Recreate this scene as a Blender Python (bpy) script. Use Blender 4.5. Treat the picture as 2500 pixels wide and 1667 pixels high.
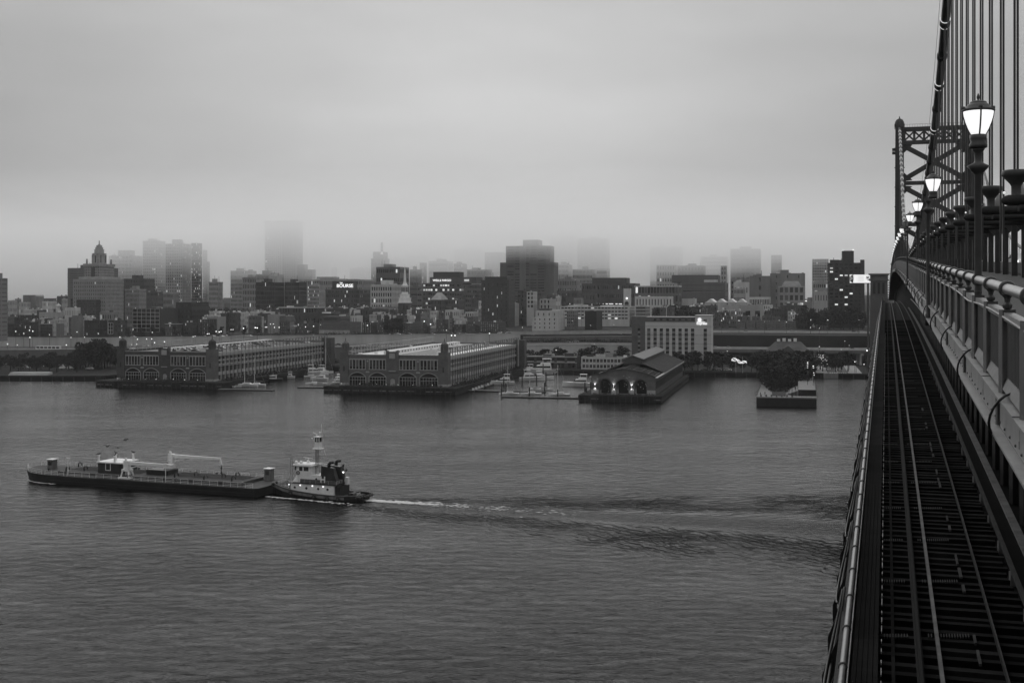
import bpy, math, random
import numpy as np
from math import sin, cos, pi, radians, sqrt, atan2, exp
from mathutils import Vector, Matrix

random.seed(7)
for _o in list(bpy.data.objects):
    bpy.data.objects.remove(_o)
SC = bpy.context.scene
COL = SC.collection

# ---------------------------------------------------------------- camera
H = 48.0                      # eye height above the river, metres
F = 3000.0                    # focal length in photo pixels (2500 wide)
cam = bpy.data.cameras.new('camera')
cam.sensor_width = 36.0
cam.lens = 43.2
cam.shift_y = -113.5 / 2500.0
cam.clip_start = 0.2
cam.clip_end = 20000.0
camo = bpy.data.objects.new('camera', cam)
COL.objects.link(camo)
camo.location = (0, 0, H)
camo.rotation_euler = (radians(90), 0, 0)
SC.camera = camo

# ---------------------------------------------------------------- sky, sun, exposure
SUN_EL, SUN_AZ = 10.0, -1.0          # degrees; azimuth measured from +Y towards +X
world = bpy.data.worlds.new('World')
SC.world = world
world.use_nodes = True
nt = world.node_tree
nt.nodes.clear()
_out = nt.nodes.new('ShaderNodeOutputWorld')
_bg = nt.nodes.new('ShaderNodeBackground')
_sky = nt.nodes.new('ShaderNodeTexSky')
_sky.sky_type = 'NISHITA'
_sky.sun_disc = False
_sky.sun_elevation = radians(SUN_EL)
_sky.sun_rotation = radians(SUN_AZ)
_sky.air_density = 1.0
_sky.dust_density = 6.0
_bw = nt.nodes.new('ShaderNodeRGBToBW')
_tc = nt.nodes.new('ShaderNodeTexCoord')
_dot = nt.nodes.new('ShaderNodeVectorMath'); _dot.operation = 'DOT_PRODUCT'
_sd = (sin(radians(SUN_AZ)) * cos(radians(SUN_EL)), cos(radians(SUN_AZ)) * cos(radians(SUN_EL)), sin(radians(SUN_EL)))
_dot.inputs[1].default_value = _sd
_cl = nt.nodes.new('ShaderNodeMath'); _cl.operation = 'MAXIMUM'; _cl.inputs[1].default_value = 0.0
_pw = nt.nodes.new('ShaderNodeMath'); _pw.operation = 'POWER'; _pw.inputs[1].default_value = 12.0
_m1 = nt.nodes.new('ShaderNodeMath'); _m1.operation = 'MULTIPLY_ADD'     # overcast: even grey with a broad brighter area round the hidden sun
_m1.inputs[1].default_value = 0.8
_m2 = nt.nodes.new('ShaderNodeMath'); _m2.operation = 'MULTIPLY_ADD'     # a little of the clear sky above the cloud
_m2.inputs[1].default_value = 0.025
nt.links.new(_sky.outputs[0], _bw.inputs[0])
nt.links.new(_tc.outputs['Generated'], _dot.inputs[0])
nt.links.new(_dot.outputs['Value'], _cl.inputs[0])
nt.links.new(_cl.outputs[0], _pw.inputs[0])
_sz = nt.nodes.new('ShaderNodeSeparateXYZ'); nt.links.new(_tc.outputs['Generated'], _sz.inputs[0])
_zc = nt.nodes.new('ShaderNodeMath'); _zc.operation = 'MAXIMUM'; _zc.inputs[1].default_value = 0.0; nt.links.new(_sz.outputs[2], _zc.inputs[0])
_cie = nt.nodes.new('ShaderNodeMath'); _cie.operation = 'MULTIPLY_ADD'   # standard overcast sky: zenith about three times the horizon
_cie.inputs[1].default_value = 5.6; _cie.inputs[2].default_value = 1.6; nt.links.new(_zc.outputs[0], _cie.inputs[0])
nt.links.new(_pw.outputs[0], _m1.inputs[0])
nt.links.new(_cie.outputs[0], _m1.inputs[2])
nt.links.new(_bw.outputs[0], _m2.inputs[0])
nt.links.new(_m1.outputs[0], _m2.inputs[2])
_mp = nt.nodes.new('ShaderNodeMapping'); _mp.inputs['Scale'].default_value = (1.2, 1.2, 5.0); nt.links.new(_tc.outputs['Generated'], _mp.inputs[0])
_nz = nt.nodes.new('ShaderNodeTexNoise'); _nz.inputs['Scale'].default_value = 2.2; _nz.inputs['Detail'].default_value = 5; nt.links.new(_mp.outputs[0], _nz.inputs['Vector'])
_mr = nt.nodes.new('ShaderNodeMapRange'); _mr.inputs[1].default_value = .25; _mr.inputs[2].default_value = .75; _mr.inputs[3].default_value = .84; _mr.inputs[4].default_value = 1.16; nt.links.new(_nz.outputs['Fac'], _mr.inputs[0])
_m3 = nt.nodes.new('ShaderNodeMath'); _m3.operation = 'MULTIPLY'; nt.links.new(_m2.outputs[0], _m3.inputs[0]); nt.links.new(_mr.outputs[0], _m3.inputs[1])   # faint texture of the cloud sheet
nt.links.new(_m3.outputs[0], _bg.inputs['Color'])
_bg.inputs['Strength'].default_value = 0.10
nt.links.new(_bg.outputs[0], _out.inputs[0])

sun = bpy.data.lights.new('sun', 'SUN')
sun.energy = 1.05
sun.angle = radians(75)
sun.color = (1, 1, 1)
suno = bpy.data.objects.new('sun', sun)
COL.objects.link(suno)
suno.rotation_euler = (radians(-(90 - SUN_EL)), 0, radians(-SUN_AZ))
SC.view_settings.view_transform = 'Standard'
SC.view_settings.look = 'None'
SC.view_settings.exposure = 0.22
SC.view_settings.gamma = 1.0
SC.view_settings.use_curve_mapping = False
SC.cycles.max_bounces = 6
SC.cycles.diffuse_bounces = 2
SC.cycles.glossy_bounces = 2
SC.cycles.transmission_bounces = 2
SC.cycles.transparent_max_bounces = 4
SC.cycles.volume_bounces = 4
SC.cycles.caustics_reflective = False
SC.cycles.caustics_refractive = False
SC.cycles.use_denoising = True
SC.cycles.sample_clamp_indirect = 4.0

# ---------------------------------------------------------------- helpers
def PX(u, Y):
    return (u - 1250.0) / F * Y
def PZ(v, Y):
    return H + (720.0 - v) / F * Y
def WY(v, z=0.0):             # distance of a point at height z that shows at row v
    return F * (H - z) / (v - 720.0)

class MB:
    def __init__(s):
        s.v = []; s.f = []
    def q(s, *pts):
        n = len(s.v); s.v.extend(pts); s.f.append(tuple(range(n, n + len(pts))))
    def box(s, x0, x1, y0, y1, z0, z1):
        n = len(s.v)
        s.v += [(x0, y0, z0), (x1, y0, z0), (x1, y1, z0), (x0, y1, z0), (x0, y0, z1), (x1, y0, z1), (x1, y1, z1), (x0, y1, z1)]
        s.f += [(n, n+3, n+2, n+1), (n+4, n+5, n+6, n+7), (n, n+1, n+5, n+4), (n+1, n+2, n+6, n+5), (n+2, n+3, n+7, n+6), (n+3, n, n+4, n+7)]
        return s
    def hexa(s, b, t):        # bottom and top quads (4 points each, counter-clockwise from above)
        n = len(s.v); s.v += list(b) + list(t)
        s.f += [(n, n+3, n+2, n+1), (n+4, n+5, n+6, n+7), (n, n+1, n+5, n+4), (n+1, n+2, n+6, n+5), (n+2, n+3, n+7, n+6), (n+3, n, n+4, n+7)]
        return s
    def taper(s, x0, x1, y0, y1, z0, z1, ix, iy):
        return s.hexa([(x0, y0, z0), (x1, y0, z0), (x1, y1, z0), (x0, y1, z0)], [(x0+ix, y0+iy, z1), (x1-ix, y0+iy, z1), (x1-ix, y1-iy, z1), (x0+ix, y1-iy, z1)])
    def prism(s, poly, z0, z1):   # vertical prism over a CCW polygon
        n = len(s.v); k = len(poly)
        s.v += [(p[0], p[1], z0) for p in poly] + [(p[0], p[1], z1) for p in poly]
        s.f.append(tuple(range(n + k - 1, n - 1, -1))); s.f.append(tuple(range(n + k, n + 2*k)))
        for i in range(k):
            j = (i + 1) % k
            s.f.append((n+i, n+j, n+k+j, n+k+i))
        return s
    def bar(s, p, q, w, h=None, up=(0, 0, 1)):
        h = h or w
        p = Vector(p); q = Vector(q); d = (q - p)
        if d.length < 1e-6: return s
        d.normalize(); up = Vector(up)
        if abs(d.dot(up)) > .97: up = Vector((0, 1, 0)) if abs(d.y) < .9 else Vector((1, 0, 0))
        a = d.cross(up).normalized() * (w / 2); b = a.normalized().cross(d).normalized() * (h / 2)
        n = len(s.v)
        for c in (p, q):
            s.v += [tuple(c - a - b), tuple(c + a - b), tuple(c + a + b), tuple(c - a + b)]
        s.f += [(n, n+3, n+2, n+1), (n+4, n+5, n+6, n+7), (n, n+1, n+5, n+4), (n+1, n+2, n+6, n+5), (n+2, n+3, n+7, n+6), (n+3, n, n+4, n+7)]
        return s
    def tube(s, pts, r, n=6, caps=True):
        P = [Vector(p) for p in pts]; m = len(P)
        R = r if isinstance(r, (list, tuple)) else [r] * m
        base = len(s.v)
        ref = None
        for i in range(m):
            t = (P[min(i+1, m-1)] - P[max(i-1, 0)])
            if t.length < 1e-9: t = Vector((0, 0, 1))
            t.normalize()
            if ref is None:
                ref = Vector((0, 0, 1)) if abs(t.z) < .9 else Vector((1, 0, 0))
            a = t.cross(ref)
            if a.length < 1e-4:
                ref = Vector((1, 0, 0)) if abs(t.x) < .9 else Vector((0, 1, 0)); a = t.cross(ref)
            a.normalize(); b = a.cross(t).normalized()
            for k in range(n):
                g = 2*pi*k/n
                s.v.append(tuple(P[i] + a*(R[i]*cos(g)) + b*(R[i]*sin(g))))
        for i in range(m - 1):
            for k in range(n):
                k2 = (k + 1) % n
                s.f.append((base + i*n + k, base + (i+1)*n + k, base + (i+1)*n + k2, base + i*n + k2))
        if caps:
            s.f.append(tuple(base + k for k in range(n)))
            s.f.append(tuple(base + (m-1)*n + k for k in range(n - 1, -1, -1)))
        return s
    def lathe(s, prof, n=12, c=(0, 0, 0), rot=0.0):
        base = len(s.v); m = len(prof)
        for (r, z) in prof:
            for k in range(n):
                g = 2*pi*k/n + rot
                s.v.append((c[0] + r*cos(g), c[1] + r*sin(g), c[2] + z))
        for i in range(m - 1):
            for k in range(n):
                k2 = (k + 1) % n
                s.f.append((base + i*n + k, base + i*n + k2, base + (i+1)*n + k2, base + (i+1)*n + k))
        s.f.append(tuple(base + k for k in range(n - 1, -1, -1)))
        s.f.append(tuple(base + (m-1)*n + k for k in range(n)))
        return s
    def torus(s, c, axis, R, r, n=14, m=6):
        ax = Vector(axis).normalized(); ref = Vector((0, 0, 1)) if abs(ax.z) < .9 else Vector((1, 0, 0))
        a = ax.cross(ref).normalized(); b = ax.cross(a).normalized(); base = len(s.v); c = Vector(c)
        for i in range(n):
            g = 2*pi*i/n; d = a*cos(g) + b*sin(g)
            for k in range(m):
                h = 2*pi*k/m
                s.v.append(tuple(c + d*(R + r*cos(h)) + ax*(r*sin(h))))
        for i in range(n):
            for k in range(m):
                i2 = (i+1) % n; k2 = (k+1) % m
                s.f.append((base+i*m+k, base+i2*m+k, base+i2*m+k2, base+i*m+k2))
        return s
    def ball(s, c, r, n=8, m=5, sz=1.0):
        prof = []
        for i in range(m + 1):
            g = -pi/2 + pi*i/m
            prof.append((max(r*cos(g), r*.02), r*sz*sin(g)))
        return s.lathe(prof, n, c)
    def mesh(s, name):
        me = bpy.data.meshes.new(name)
        me.from_pydata(s.v, [], s.f)
        me.update()
        return me
    def build(s, name, mat, parent=None, smooth=False, loc=None, rz=None):
        me = s.mesh(name)
        if smooth:
            me.shade_smooth()
        me.materials.append(mat)
        return put(name, me, parent, loc, rz)

def put(name, me, parent=None, loc=None, rz=None):
    o = bpy.data.objects.new(name, me)
    COL.objects.link(o)
    if parent is not None: o.parent = parent
    if loc is not None: o.location = loc
    if rz is not None: o.rotation_euler = (0, 0, rz)
    return o
def tag(o, label=None, cat=None, group=None, kind=None):
    if label: o['label'] = label
    if cat: o['category'] = cat
    if group: o['group'] = group
    if kind: o['kind'] = kind
    return o
def thing(name, label, cat, loc=(0, 0, 0), rz=0.0, group=None):
    o = put(name, None, None, loc, rz)
    return tag(o, label, cat, group)
def stuff(o):
    o['kind'] = 'stuff'; return o
KIDS = {}
def kids(o):
    return [c for c in COL.objects if c.parent is o]
def copy_tree(o, ch=None, parent=None):
    c = o.copy(); COL.objects.link(c)
    if parent is not None: c.parent = parent
    for k in (ch if ch is not None else []):
        k2 = k[0].copy(); COL.objects.link(k2); k2.parent = c
        for g in k[1]:
            g2 = g.copy(); COL.objects.link(g2); g2.parent = k2
    return c
def tree_of(o):
    al = list(COL.objects)
    return [(k, [g for g in al if g.parent is k]) for k in al if k.parent is o]
ORD = ['first', 'second', 'third', 'fourth', 'fifth', 'sixth', 'seventh', 'eighth', 'ninth', 'tenth', 'eleventh', 'twelfth', 'thirteenth', 'fourteenth', 'fifteenth', 'sixteenth', 'seventeenth', 'eighteenth', 'nineteenth', 'twentieth']
_T = ['twenty', 'thirty', 'forty', 'fifty', 'sixty', 'seventy', 'eighty', 'ninety']
def ordn(i):                  # 0 -> first
    if i < 20: return ORD[i]
    t, r = divmod(i + 1, 10)
    if r == 0: return _T[t-2][:-1] + 'ieth'
    return _T[t-2] + '-' + ORD[r-1]

# ---------------------------------------------------------------- materials
MATS = {}
def mat(name, col, rough=.75, metal=0.0, var=.25, scale=.5, bump=0.0, bscale=8.0, spec=.4, streak=False, island=0.0):
    if name in MATS: return MATS[name]
    m = bpy.data.materials.new(name); MATS[name] = m
    m.use_nodes = True
    t = m.node_tree; b = t.nodes['Principled BSDF']
    b.inputs['Roughness'].default_value = rough
    b.inputs['Metallic'].default_value = metal
    b.inputs['Specular IOR Level'].default_value = spec
    b.inputs['Base Color'].default_value = (col, col, col, 1)
    if var > 0:
        tc = t.nodes.new('ShaderNodeTexCoord')
        src = tc.outputs['Object']
        if streak:
            mp = t.nodes.new('ShaderNodeMapping'); mp.inputs['Scale'].default_value = (1, 1, .12)
            t.links.new(src, mp.inputs[0]); src = mp.outputs[0]
        nz = t.nodes.new('ShaderNodeTexNoise'); nz.inputs['Scale'].default_value = scale; nz.inputs['Detail'].default_value = 5; nz.inputs['Roughness'].default_value = .65
        t.links.new(src, nz.inputs['Vector'])
        mr = t.nodes.new('ShaderNodeMapRange'); mr.inputs[1].default_value = .25; mr.inputs[2].default_value = .75
        mr.inputs[3].default_value = col*(1-var); mr.inputs[4].default_value = min(col*(1+var), .95)
        t.links.new(nz.outputs['Fac'], mr.inputs[0])
        last = mr.outputs[0]
        if island > 0:
            ge = t.nodes.new('ShaderNodeNewGeometry')
            m2 = t.nodes.new('ShaderNodeMapRange'); m2.inputs[3].default_value = 1-island; m2.inputs[4].default_value = 1+island
            t.links.new(ge.outputs['Random Per Island'], m2.inputs[0])
            mu = t.nodes.new('ShaderNodeMath'); mu.operation = 'MULTIPLY'
            t.links.new(last, mu.inputs[0]); t.links.new(m2.outputs[0], mu.inputs[1]); last = mu.outputs[0]
        t.links.new(last, b.inputs['Base Color'])
        if bump > 0:
            n2 = t.nodes.new('ShaderNodeTexNoise'); n2.inputs['Scale'].default_value = bscale; n2.inputs['Detail'].default_value = 4
            t.links.new(tc.outputs['Object'], n2.inputs['Vector'])
            bp = t.nodes.new('ShaderNodeBump'); bp.inputs['Strength'].default_value = bump; bp.inputs['Distance'].default_value = .05
            t.links.new(n2.outputs['Fac'], bp.inputs['Height']); t.links.new(bp.outputs[0], b.inputs['Normal'])
    return m
def emit(name, s, sample=True):
    if name in MATS: return MATS[name]
    m = bpy.data.materials.new(name); MATS[name] = m
    m.use_nodes = True
    b = m.node_tree.nodes['Principled BSDF']
    b.inputs['Base Color'].default_value = (.8, .8, .8, 1)
    b.inputs['Emission Color'].default_value = (1, 1, 1, 1)
    b.inputs['Emission Strength'].default_value = s
    if not sample: m.cycles.emission_sampling = 'NONE'
    return m
def glassmat(name, lo, hi, rough=.08):
    if name in MATS: return MATS[name]
    m = bpy.data.materials.new(name); MATS[name] = m
    m.use_nodes = True
    t = m.node_tree; b = t.nodes['Principled BSDF']
    ge = t.nodes.new('ShaderNodeNewGeometry')
    oi = t.nodes.new('ShaderNodeObjectInfo')
    ad = t.nodes.new('ShaderNodeMath'); ad.operation = 'ADD'
    fr = t.nodes.new('ShaderNodeMath'); fr.operation = 'FRACT'
    pw = t.nodes.new('ShaderNodeMath'); pw.operation = 'POWER'; pw.inputs[1].default_value = 4.0
    mr = t.nodes.new('ShaderNodeMapRange'); mr.inputs[3].default_value = lo; mr.inputs[4].default_value = hi
    t.links.new(ge.outputs['Random Per Island'], ad.inputs[0]); t.links.new(oi.outputs['Random'], ad.inputs[1])
    t.links.new(ad.outputs[0], fr.inputs[0]); t.links.new(fr.outputs[0], pw.inputs[0]); t.links.new(pw.outputs[0], mr.inputs[0])
    t.links.new(mr.outputs[0], b.inputs['Base Color'])
    b.inputs['Roughness'].default_value = rough
    b.inputs['Specular IOR Level'].default_value = .5
    return m
M_GLASS = glassmat('window_glass', .008, .14)
M_GLASSD = glassmat('dark_glass', .006, .05)
M_LITW = emit('lit_window', .6, False)
M_LITW2 = emit('dim_lit_window', .28, False)
M_BULB = emit('lamp_glow', 1.9, False)
M_WHITE = mat('white_paint', .72, .5, var=.12, scale=1.2)
M_DKSTEEL = mat('dark_steel', .045, .55, var=.35, scale=1.5)
M_BLACK = mat('black_paint', .018, .5, var=.4, scale=1.0)
# ---------------------------------------------------------------- city frame: the street grid lies 12.9 degrees off the view axis
CA = radians(12.93)
EX = (cos(CA), -sin(CA))      # along the river bank, to the right
PY = (sin(CA), cos(CA))       # inland
def E(x0, y0, s, t, z=0.0):   # s along the bank, t inland
    return (x0 + EX[0]*s + PY[0]*t, y0 + EX[1]*s + PY[1]*t, z)
def shoreY(X): return 751.0 - .2296*(X - 4.7)
def upz(X): return min(max(14.6 + (X + 300)*.0165, 14.0), 20.8)     # level of the upper town

# ---------------------------------------------------------------- water
def water_material():
    m = bpy.data.materials.new('river_water'); m.use_nodes = True
    t = m.node_tree; N = t.nodes; L = t.links; b = N['Principled BSDF']
    b.inputs['Base Color'].default_value = (.004, .004, .004, 1)
    b.inputs['Roughness'].default_value = .10
    b.inputs['IOR'].default_value = 1.33
    b.inputs['Specular IOR Level'].default_value = .06
    geo = N.new('ShaderNodeNewGeometry')
    def noise(scale, detail, rough, sx=1.0, sy=1.0, dist=0.0, rot=0.0):
        mp = N.new('ShaderNodeMapping'); mp.inputs['Scale'].default_value = (sx, sy, 1); mp.inputs['Rotation'].default_value = (0, 0, rot)
        L.new(geo.outputs['Position'], mp.inputs[0])
        n = N.new('ShaderNodeTexNoise'); n.inputs['Scale'].default_value = scale; n.inputs['Detail'].default_value = detail
        n.inputs['Roughness'].default_value = rough; n.inputs['Distortion'].default_value = dist
        L.new(mp.outputs[0], n.inputs['Vector']); return n.outputs['Fac']
    def math_(op, a, b_=None, c=None):
        n = N.new('ShaderNodeMath'); n.operation = op
        for i, x in enumerate((a, b_, c)):
            if x is None: continue
            if isinstance(x, (int, float)): n.inputs[i].default_value = x
            else: L.new(x, n.inputs[i])
        return n.outputs[0]
    def rng(x, a, b_, c, d, smooth=True):
        n = N.new('ShaderNodeMapRange'); n.interpolation_type = 'SMOOTHSTEP' if smooth else 'LINEAR'
        for i, k in enumerate((a, b_, c, d)): n.inputs[i+1].default_value = k
        L.new(x, n.inputs[0]); return n.outputs[0]
    patches = noise(.010, 4, .6, .45, 1.0, .6)              # wind patches
    patches2 = noise(.045, 4, .6, .35, 1.0, .8)
    amp = math_('MULTIPLY', rng(patches, .32, .66, .75, 1.12), rng(patches2, .28, .72, .75, 1.15))
    swell = noise(.07, 2, .5, .6, 1.0, .3, radians(12))
    chop = noise(.42, 5, .58, .55, 1.0, .35, radians(14))
    fine = noise(1.15, 3, .6, .6, 1.0, .2, radians(-8))
    # wake of the tug: straight trail with diverging crests
    wm = N.new('ShaderNodeMapping'); wm.vector_type = 'TEXTURE'
    wm.inputs['Location'].default_value = WAKE0 + (0,)
    wm.inputs['Rotation'].default_value = (0, 0, WAKEA)
    L.new(geo.outputs['Position'], wm.inputs[0])
    sp = N.new('ShaderNodeSeparateXYZ'); L.new(wm.outputs[0], sp.inputs[0])
    a = sp.outputs[0]; lat = math_('ABSOLUTE', sp.outputs[1])
    half = math_('MULTIPLY_ADD', a, .20, 4.0)
    rel = math_('DIVIDE', lat, math_('MAXIMUM', half, 1.0))
    ina = math_('MULTIPLY', rng(a, -4, 12, 0, 1), rng(a, 120, 300, 1, .6))
    arm = math_('MULTIPLY', math_('MULTIPLY', rng(rel, .2, .9, .05, 1), rng(rel, .9, 2.3, 1, 0)), ina)
    core = math_('MULTIPLY', rng(rel, .10, .55, 1, 0), ina)
    ph = math_('ADD', math_('MULTIPLY', a, 1.35), math_('MULTIPLY', lat, -2.1))
    ph = math_('ADD', ph, math_('MULTIPLY', noise(.07, 4, .6), 26.0))
    crest = math_('SINE', ph)
    edge_ = math_('MULTIPLY', math_('MULTIPLY', rng(rel, .62, .95, 0, 1), rng(rel, 1.0, 1.5, 1, 0)), ina)
    slick = math_('MULTIPLY', rng(rel, .45, .8, 1, 0), math_('MULTIPLY', rng(a, 25, 70, 0, 1), rng(noise(.03, 3, .6, 1, 1), .3, .6, .5, 1.0)))
    amp = math_('MULTIPLY', amp, math_('ADD', math_('MULTIPLY_ADD', edge_, .6, 1.0), math_('MULTIPLY', slick, -.62)))
    wake = math_('ADD', math_('MULTIPLY', math_('MULTIPLY', math_('MULTIPLY', crest, arm), rng(noise(.035, 3, .6), .35, .65, .25, 1.0)), .36), math_('MULTIPLY', math_('MULTIPLY', noise(.7, 5, .7, 1, 1, .8), core), .30))
    h = math_('ADD', math_('MULTIPLY', swell, .20), math_('MULTIPLY', math_('MULTIPLY', chop, amp), .58))
    h = math_('ADD', h, math_('MULTIPLY', math_('MULTIPLY', fine, amp), .085))
    h = math_('ADD', h, wake)
    bp = N.new('ShaderNodeBump'); bp.inputs['Strength'].default_value = 1.0; bp.inputs['Distance'].default_value = 1.0
    L.new(h, bp.inputs['Height']); L.new(bp.outputs[0], b.inputs['Normal'])
    return m
WAKE0 = (-37.0, 284.0); WAKEA = atan2(-.31, 1.0)
w = MB(); w.q((-7000, -600, 0), (7000, -600, 0), (7000, 1400, 0), (-7000, 1400, 0))
tag(w.build('water', water_material()), kind='structure')

# ---------------------------------------------------------------- land
M_GROUND = mat('dark_ground', .022, .95, var=.5, scale=.05, spec=.1)
M_TOWN = mat('town_ground', .035, .95, var=.5, scale=.03, spec=.1)
M_QUAY = mat('quay_wall', .030, .85, var=.5, scale=.3, streak=True)
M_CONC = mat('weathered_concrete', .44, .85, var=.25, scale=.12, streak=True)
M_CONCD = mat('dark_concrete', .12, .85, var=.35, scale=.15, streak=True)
M_ROAD = mat('asphalt', .055, .85, var=.25, scale=.2)
GZ = 2.6
g = MB()
poly = [(-7000, 690), (-231, 690), (-224, 700), (-212, shoreY(-212)), (4.7, shoreY(4.7)), (400, shoreY(400)), (7000, 640), (7000, 1500), (-7000, 1500)]
g.prism(poly, -1.5, GZ)
tag(g.build('ground', M_GROUND), kind='structure')
q = MB()
for i in range(len(poly) - 3):                       # quay wall with capping beam along the water's edge
    (xa, ya), (xb, yb) = poly[i], poly[i+1]
    if i == 0: xa = -900
    if i == 5: xb, yb = 900, shoreY(400) - 20
    q.bar((xa, ya - .25, GZ - .2), (xb, yb - .25, GZ - .2), .9, .8)
    n = int(sqrt((xb-xa)**2 + (yb-ya)**2) / 6)
    for k in range(n):
        f = (k + .5) / max(n, 1)
        q.box(xa + (xb-xa)*f - .25, xa + (xb-xa)*f + .25, ya + (yb-ya)*f - .55, ya + (yb-ya)*f, -1, GZ - .7)
tag(q.build('quay_wall', M_QUAY), 'long dark quay wall with capping beam along the city shore', 'wall')

# upper town, held up by the expressway walls
def lineY(X, off): return shoreY(X) + off
W2 = 118.0
up = MB(); pts = []
XS = [-6000, -700, -300, -100, 0, 80, 200, 400, 6000]
for X in XS: pts.append((X, lineY(X, W2) if abs(X) < 900 else lineY(math.copysign(700, X), W2)))
for i in range(len(XS) - 1):
    (xa, ya), (xb, yb) = pts[i], pts[i+1]
    za, zb = upz(xa), upz(xb)
    up.q((xa, ya, za), (xb, yb, zb), (xb, 13000, zb), (xa, 13000, za))
    up.q((xa, ya, 0), (xb, yb, 0), (xb, yb, zb), (xa, ya, za))
tag(up.build('terrain', M_TOWN), kind='structure')

def strip(name, off0, off1, za_f, x0, x1, m, label=None, cat=None, thick=.6, n=14, kind=None):
    b = MB()
    for i in range(n):
        xa = x0 + (x1-x0)*i/n; xb = x0 + (x1-x0)*(i+1)/n
        A = (xa, lineY(xa, off0)); B = (xb, lineY(xb, off0)); C = (xb, lineY(xb, off1)); D = (xa, lineY(xa, off1))
        za, zb = za_f(xa), za_f(xb)
        b.hexa([A + (za-thick,), B + (zb-thick,), C + (zb-thick,), D + (za-thick,)], [A + (za,), B + (zb,), C + (zb,), D + (za,)])
    o = b.build(name, m)
    if kind: tag(o, kind=kind)
    if label: tag(o, label, cat)
    return o
def wallrow(name, off, z0f, z1f, x0, x1, m, label, cat='wall', th=.7, cap=.25, n=24):
    root = thing(name, label, cat, (0, 0, 0))
    b = MB(); c = MB(); pil = MB()
    for i in range(n):
        xa = x0 + (x1-x0)*i/n; xb = x0 + (x1-x0)*(i+1)/n - .06
        A = (xa, lineY(xa, off)); B = (xb, lineY(xb, off)); C = (xb, lineY(xb, off) + th); D = (xa, lineY(xa, off) + th)
        b.hexa([A + (z0f(xa),), B + (z0f(xb),), C + (z0f(xb),), D + (z0f(xa),)], [A + (z1f(xa),), B + (z1f(xb),), C + (z1f(xb),), D + (z1f(xa),)])
        c.bar((xa, A[1] + .2, z1f(xa) + cap/2 + .003), (xb, B[1] + .2, z1f(xb) + cap/2 + .003), th + .35, cap)
        pil.box(xa - .2, xa + .2, A[1] - .12, A[1] + .1, z0f(xa), z1f(xa))
    b.build('wall_panel', m, root); c.build('coping', M_CONC, root); pil.build('pilaster', m, root)
    return root
zA = lambda X: min(max(8.8 + (X + 300)*.0185, 7.5), 15.2)
strip('road', 46, 117.9, zA, -900, 118, M_ROAD, kind='structure')
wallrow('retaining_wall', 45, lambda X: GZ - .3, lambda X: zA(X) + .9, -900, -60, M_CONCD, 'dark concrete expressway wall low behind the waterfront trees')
wallrow('retaining_wall', 45, lambda X: GZ - .3, lambda X: zA(X) + .9, -40, 108, M_CONC, 'pale concrete expressway wall behind the low brick shops')
wallrow('retaining_wall', W2 - 1.0, lambda X: zA(X) - .5, lambda X: upz(X) + .9, -900, 6, M_CONC, 'long pale retaining wall under the old brick town')
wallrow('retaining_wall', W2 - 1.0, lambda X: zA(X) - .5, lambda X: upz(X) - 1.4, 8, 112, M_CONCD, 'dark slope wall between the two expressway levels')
zB = lambda X: upz(X) - 1.2
strip('road', W2 + 1.5, W2 + 34, lambda X: upz(X) + .25, -330, 4, mat('worn_road', .075, .85, var=.2, scale=.2), kind='structure', thick=.25, n=24)
strip('road', W2 - .5, W2 + 16, zB, 8, 116, mat('pale_road', .16, .85, var=.2, scale=.2), kind='structure', thick=1.2)
wallrow('retaining_wall', W2 + 16.5, zB, lambda X: upz(X) + 1.8, -4, 112, M_CONC, 'topmost pale wall beside the upper expressway lanes')
# viaducts beside the bridge
def viaduct(off, wd, z, x0, x1, label, cols, lower=0.0):
    root = thing('viaduct', label, 'bridge', (0, 0, 0))
    d = MB(); p1 = MB(); n = 10
    for i in range(n):
        xa = x0 + (x1-x0)*i/n; xb = x0 + (x1-x0)*(i+1)/n
        ya, yb = lineY(xa, off), lineY(xb, off)
        d.hexa([(xa, ya, z-1.9), (xb, yb, z-1.9), (xb, yb+wd, z-1.9), (xa, ya+wd, z-1.9)], [(xa, ya, z), (xb, yb, z), (xb, yb+wd, z), (xa, ya+wd, z)])
        for k, yy in enumerate((0, wd - .4)):
            p1.hexa([(xa, ya+yy-.03, z+.003), (xb, yb+yy-.03, z+.003), (xb, yb+yy+.4, z+.003), (xa, ya+yy+.4, z+.003)], [(xa, ya+yy-.03, z+1.1), (xb, yb+yy-.03, z+1.1), (xb, yb+yy+.4, z+1.1), (xa, ya+yy+.4, z+1.1)])
    d.build('deck', M_CONCD, root); p1.build('parapet', M_CONC, root)
    for X in cols:
        c = MB(); yy = lineY(X, off)
        c.lathe([(.9, GZ - .2), (.8, z - 3.4)], 10, (X, yy + wd*.3, 0)); c.lathe([(.9, GZ - .2), (.8, z - 3.4)], 10, (X, yy + wd*.75, 0))
        c.box(X - 1.0, X + 1.0, yy + .6, yy + wd - .6, z - 3.4, z - 1.9)
        c.build('column', M_CONC, root)
    return root
viaduct(150, 15, 21.4, 128, 330, 'upper concrete highway viaduct beside the bridge pylon', (146, 172, 203, 232, 262))
viaduct(92, 15, 12.2, 118, 330, 'lower concrete highway viaduct behind the gabled house', (140, 168, 196, 226))
strip('road', 108, 149.5, lambda X: 5.5, 120, 330, M_ROAD, kind='structure', thick=4)
wallrow('retaining_wall', 106, lambda X: GZ - .3, lambda X: 9.0, 118, 260, M_CONCD, 'grey wall in the shade under the lower viaduct')
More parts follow.
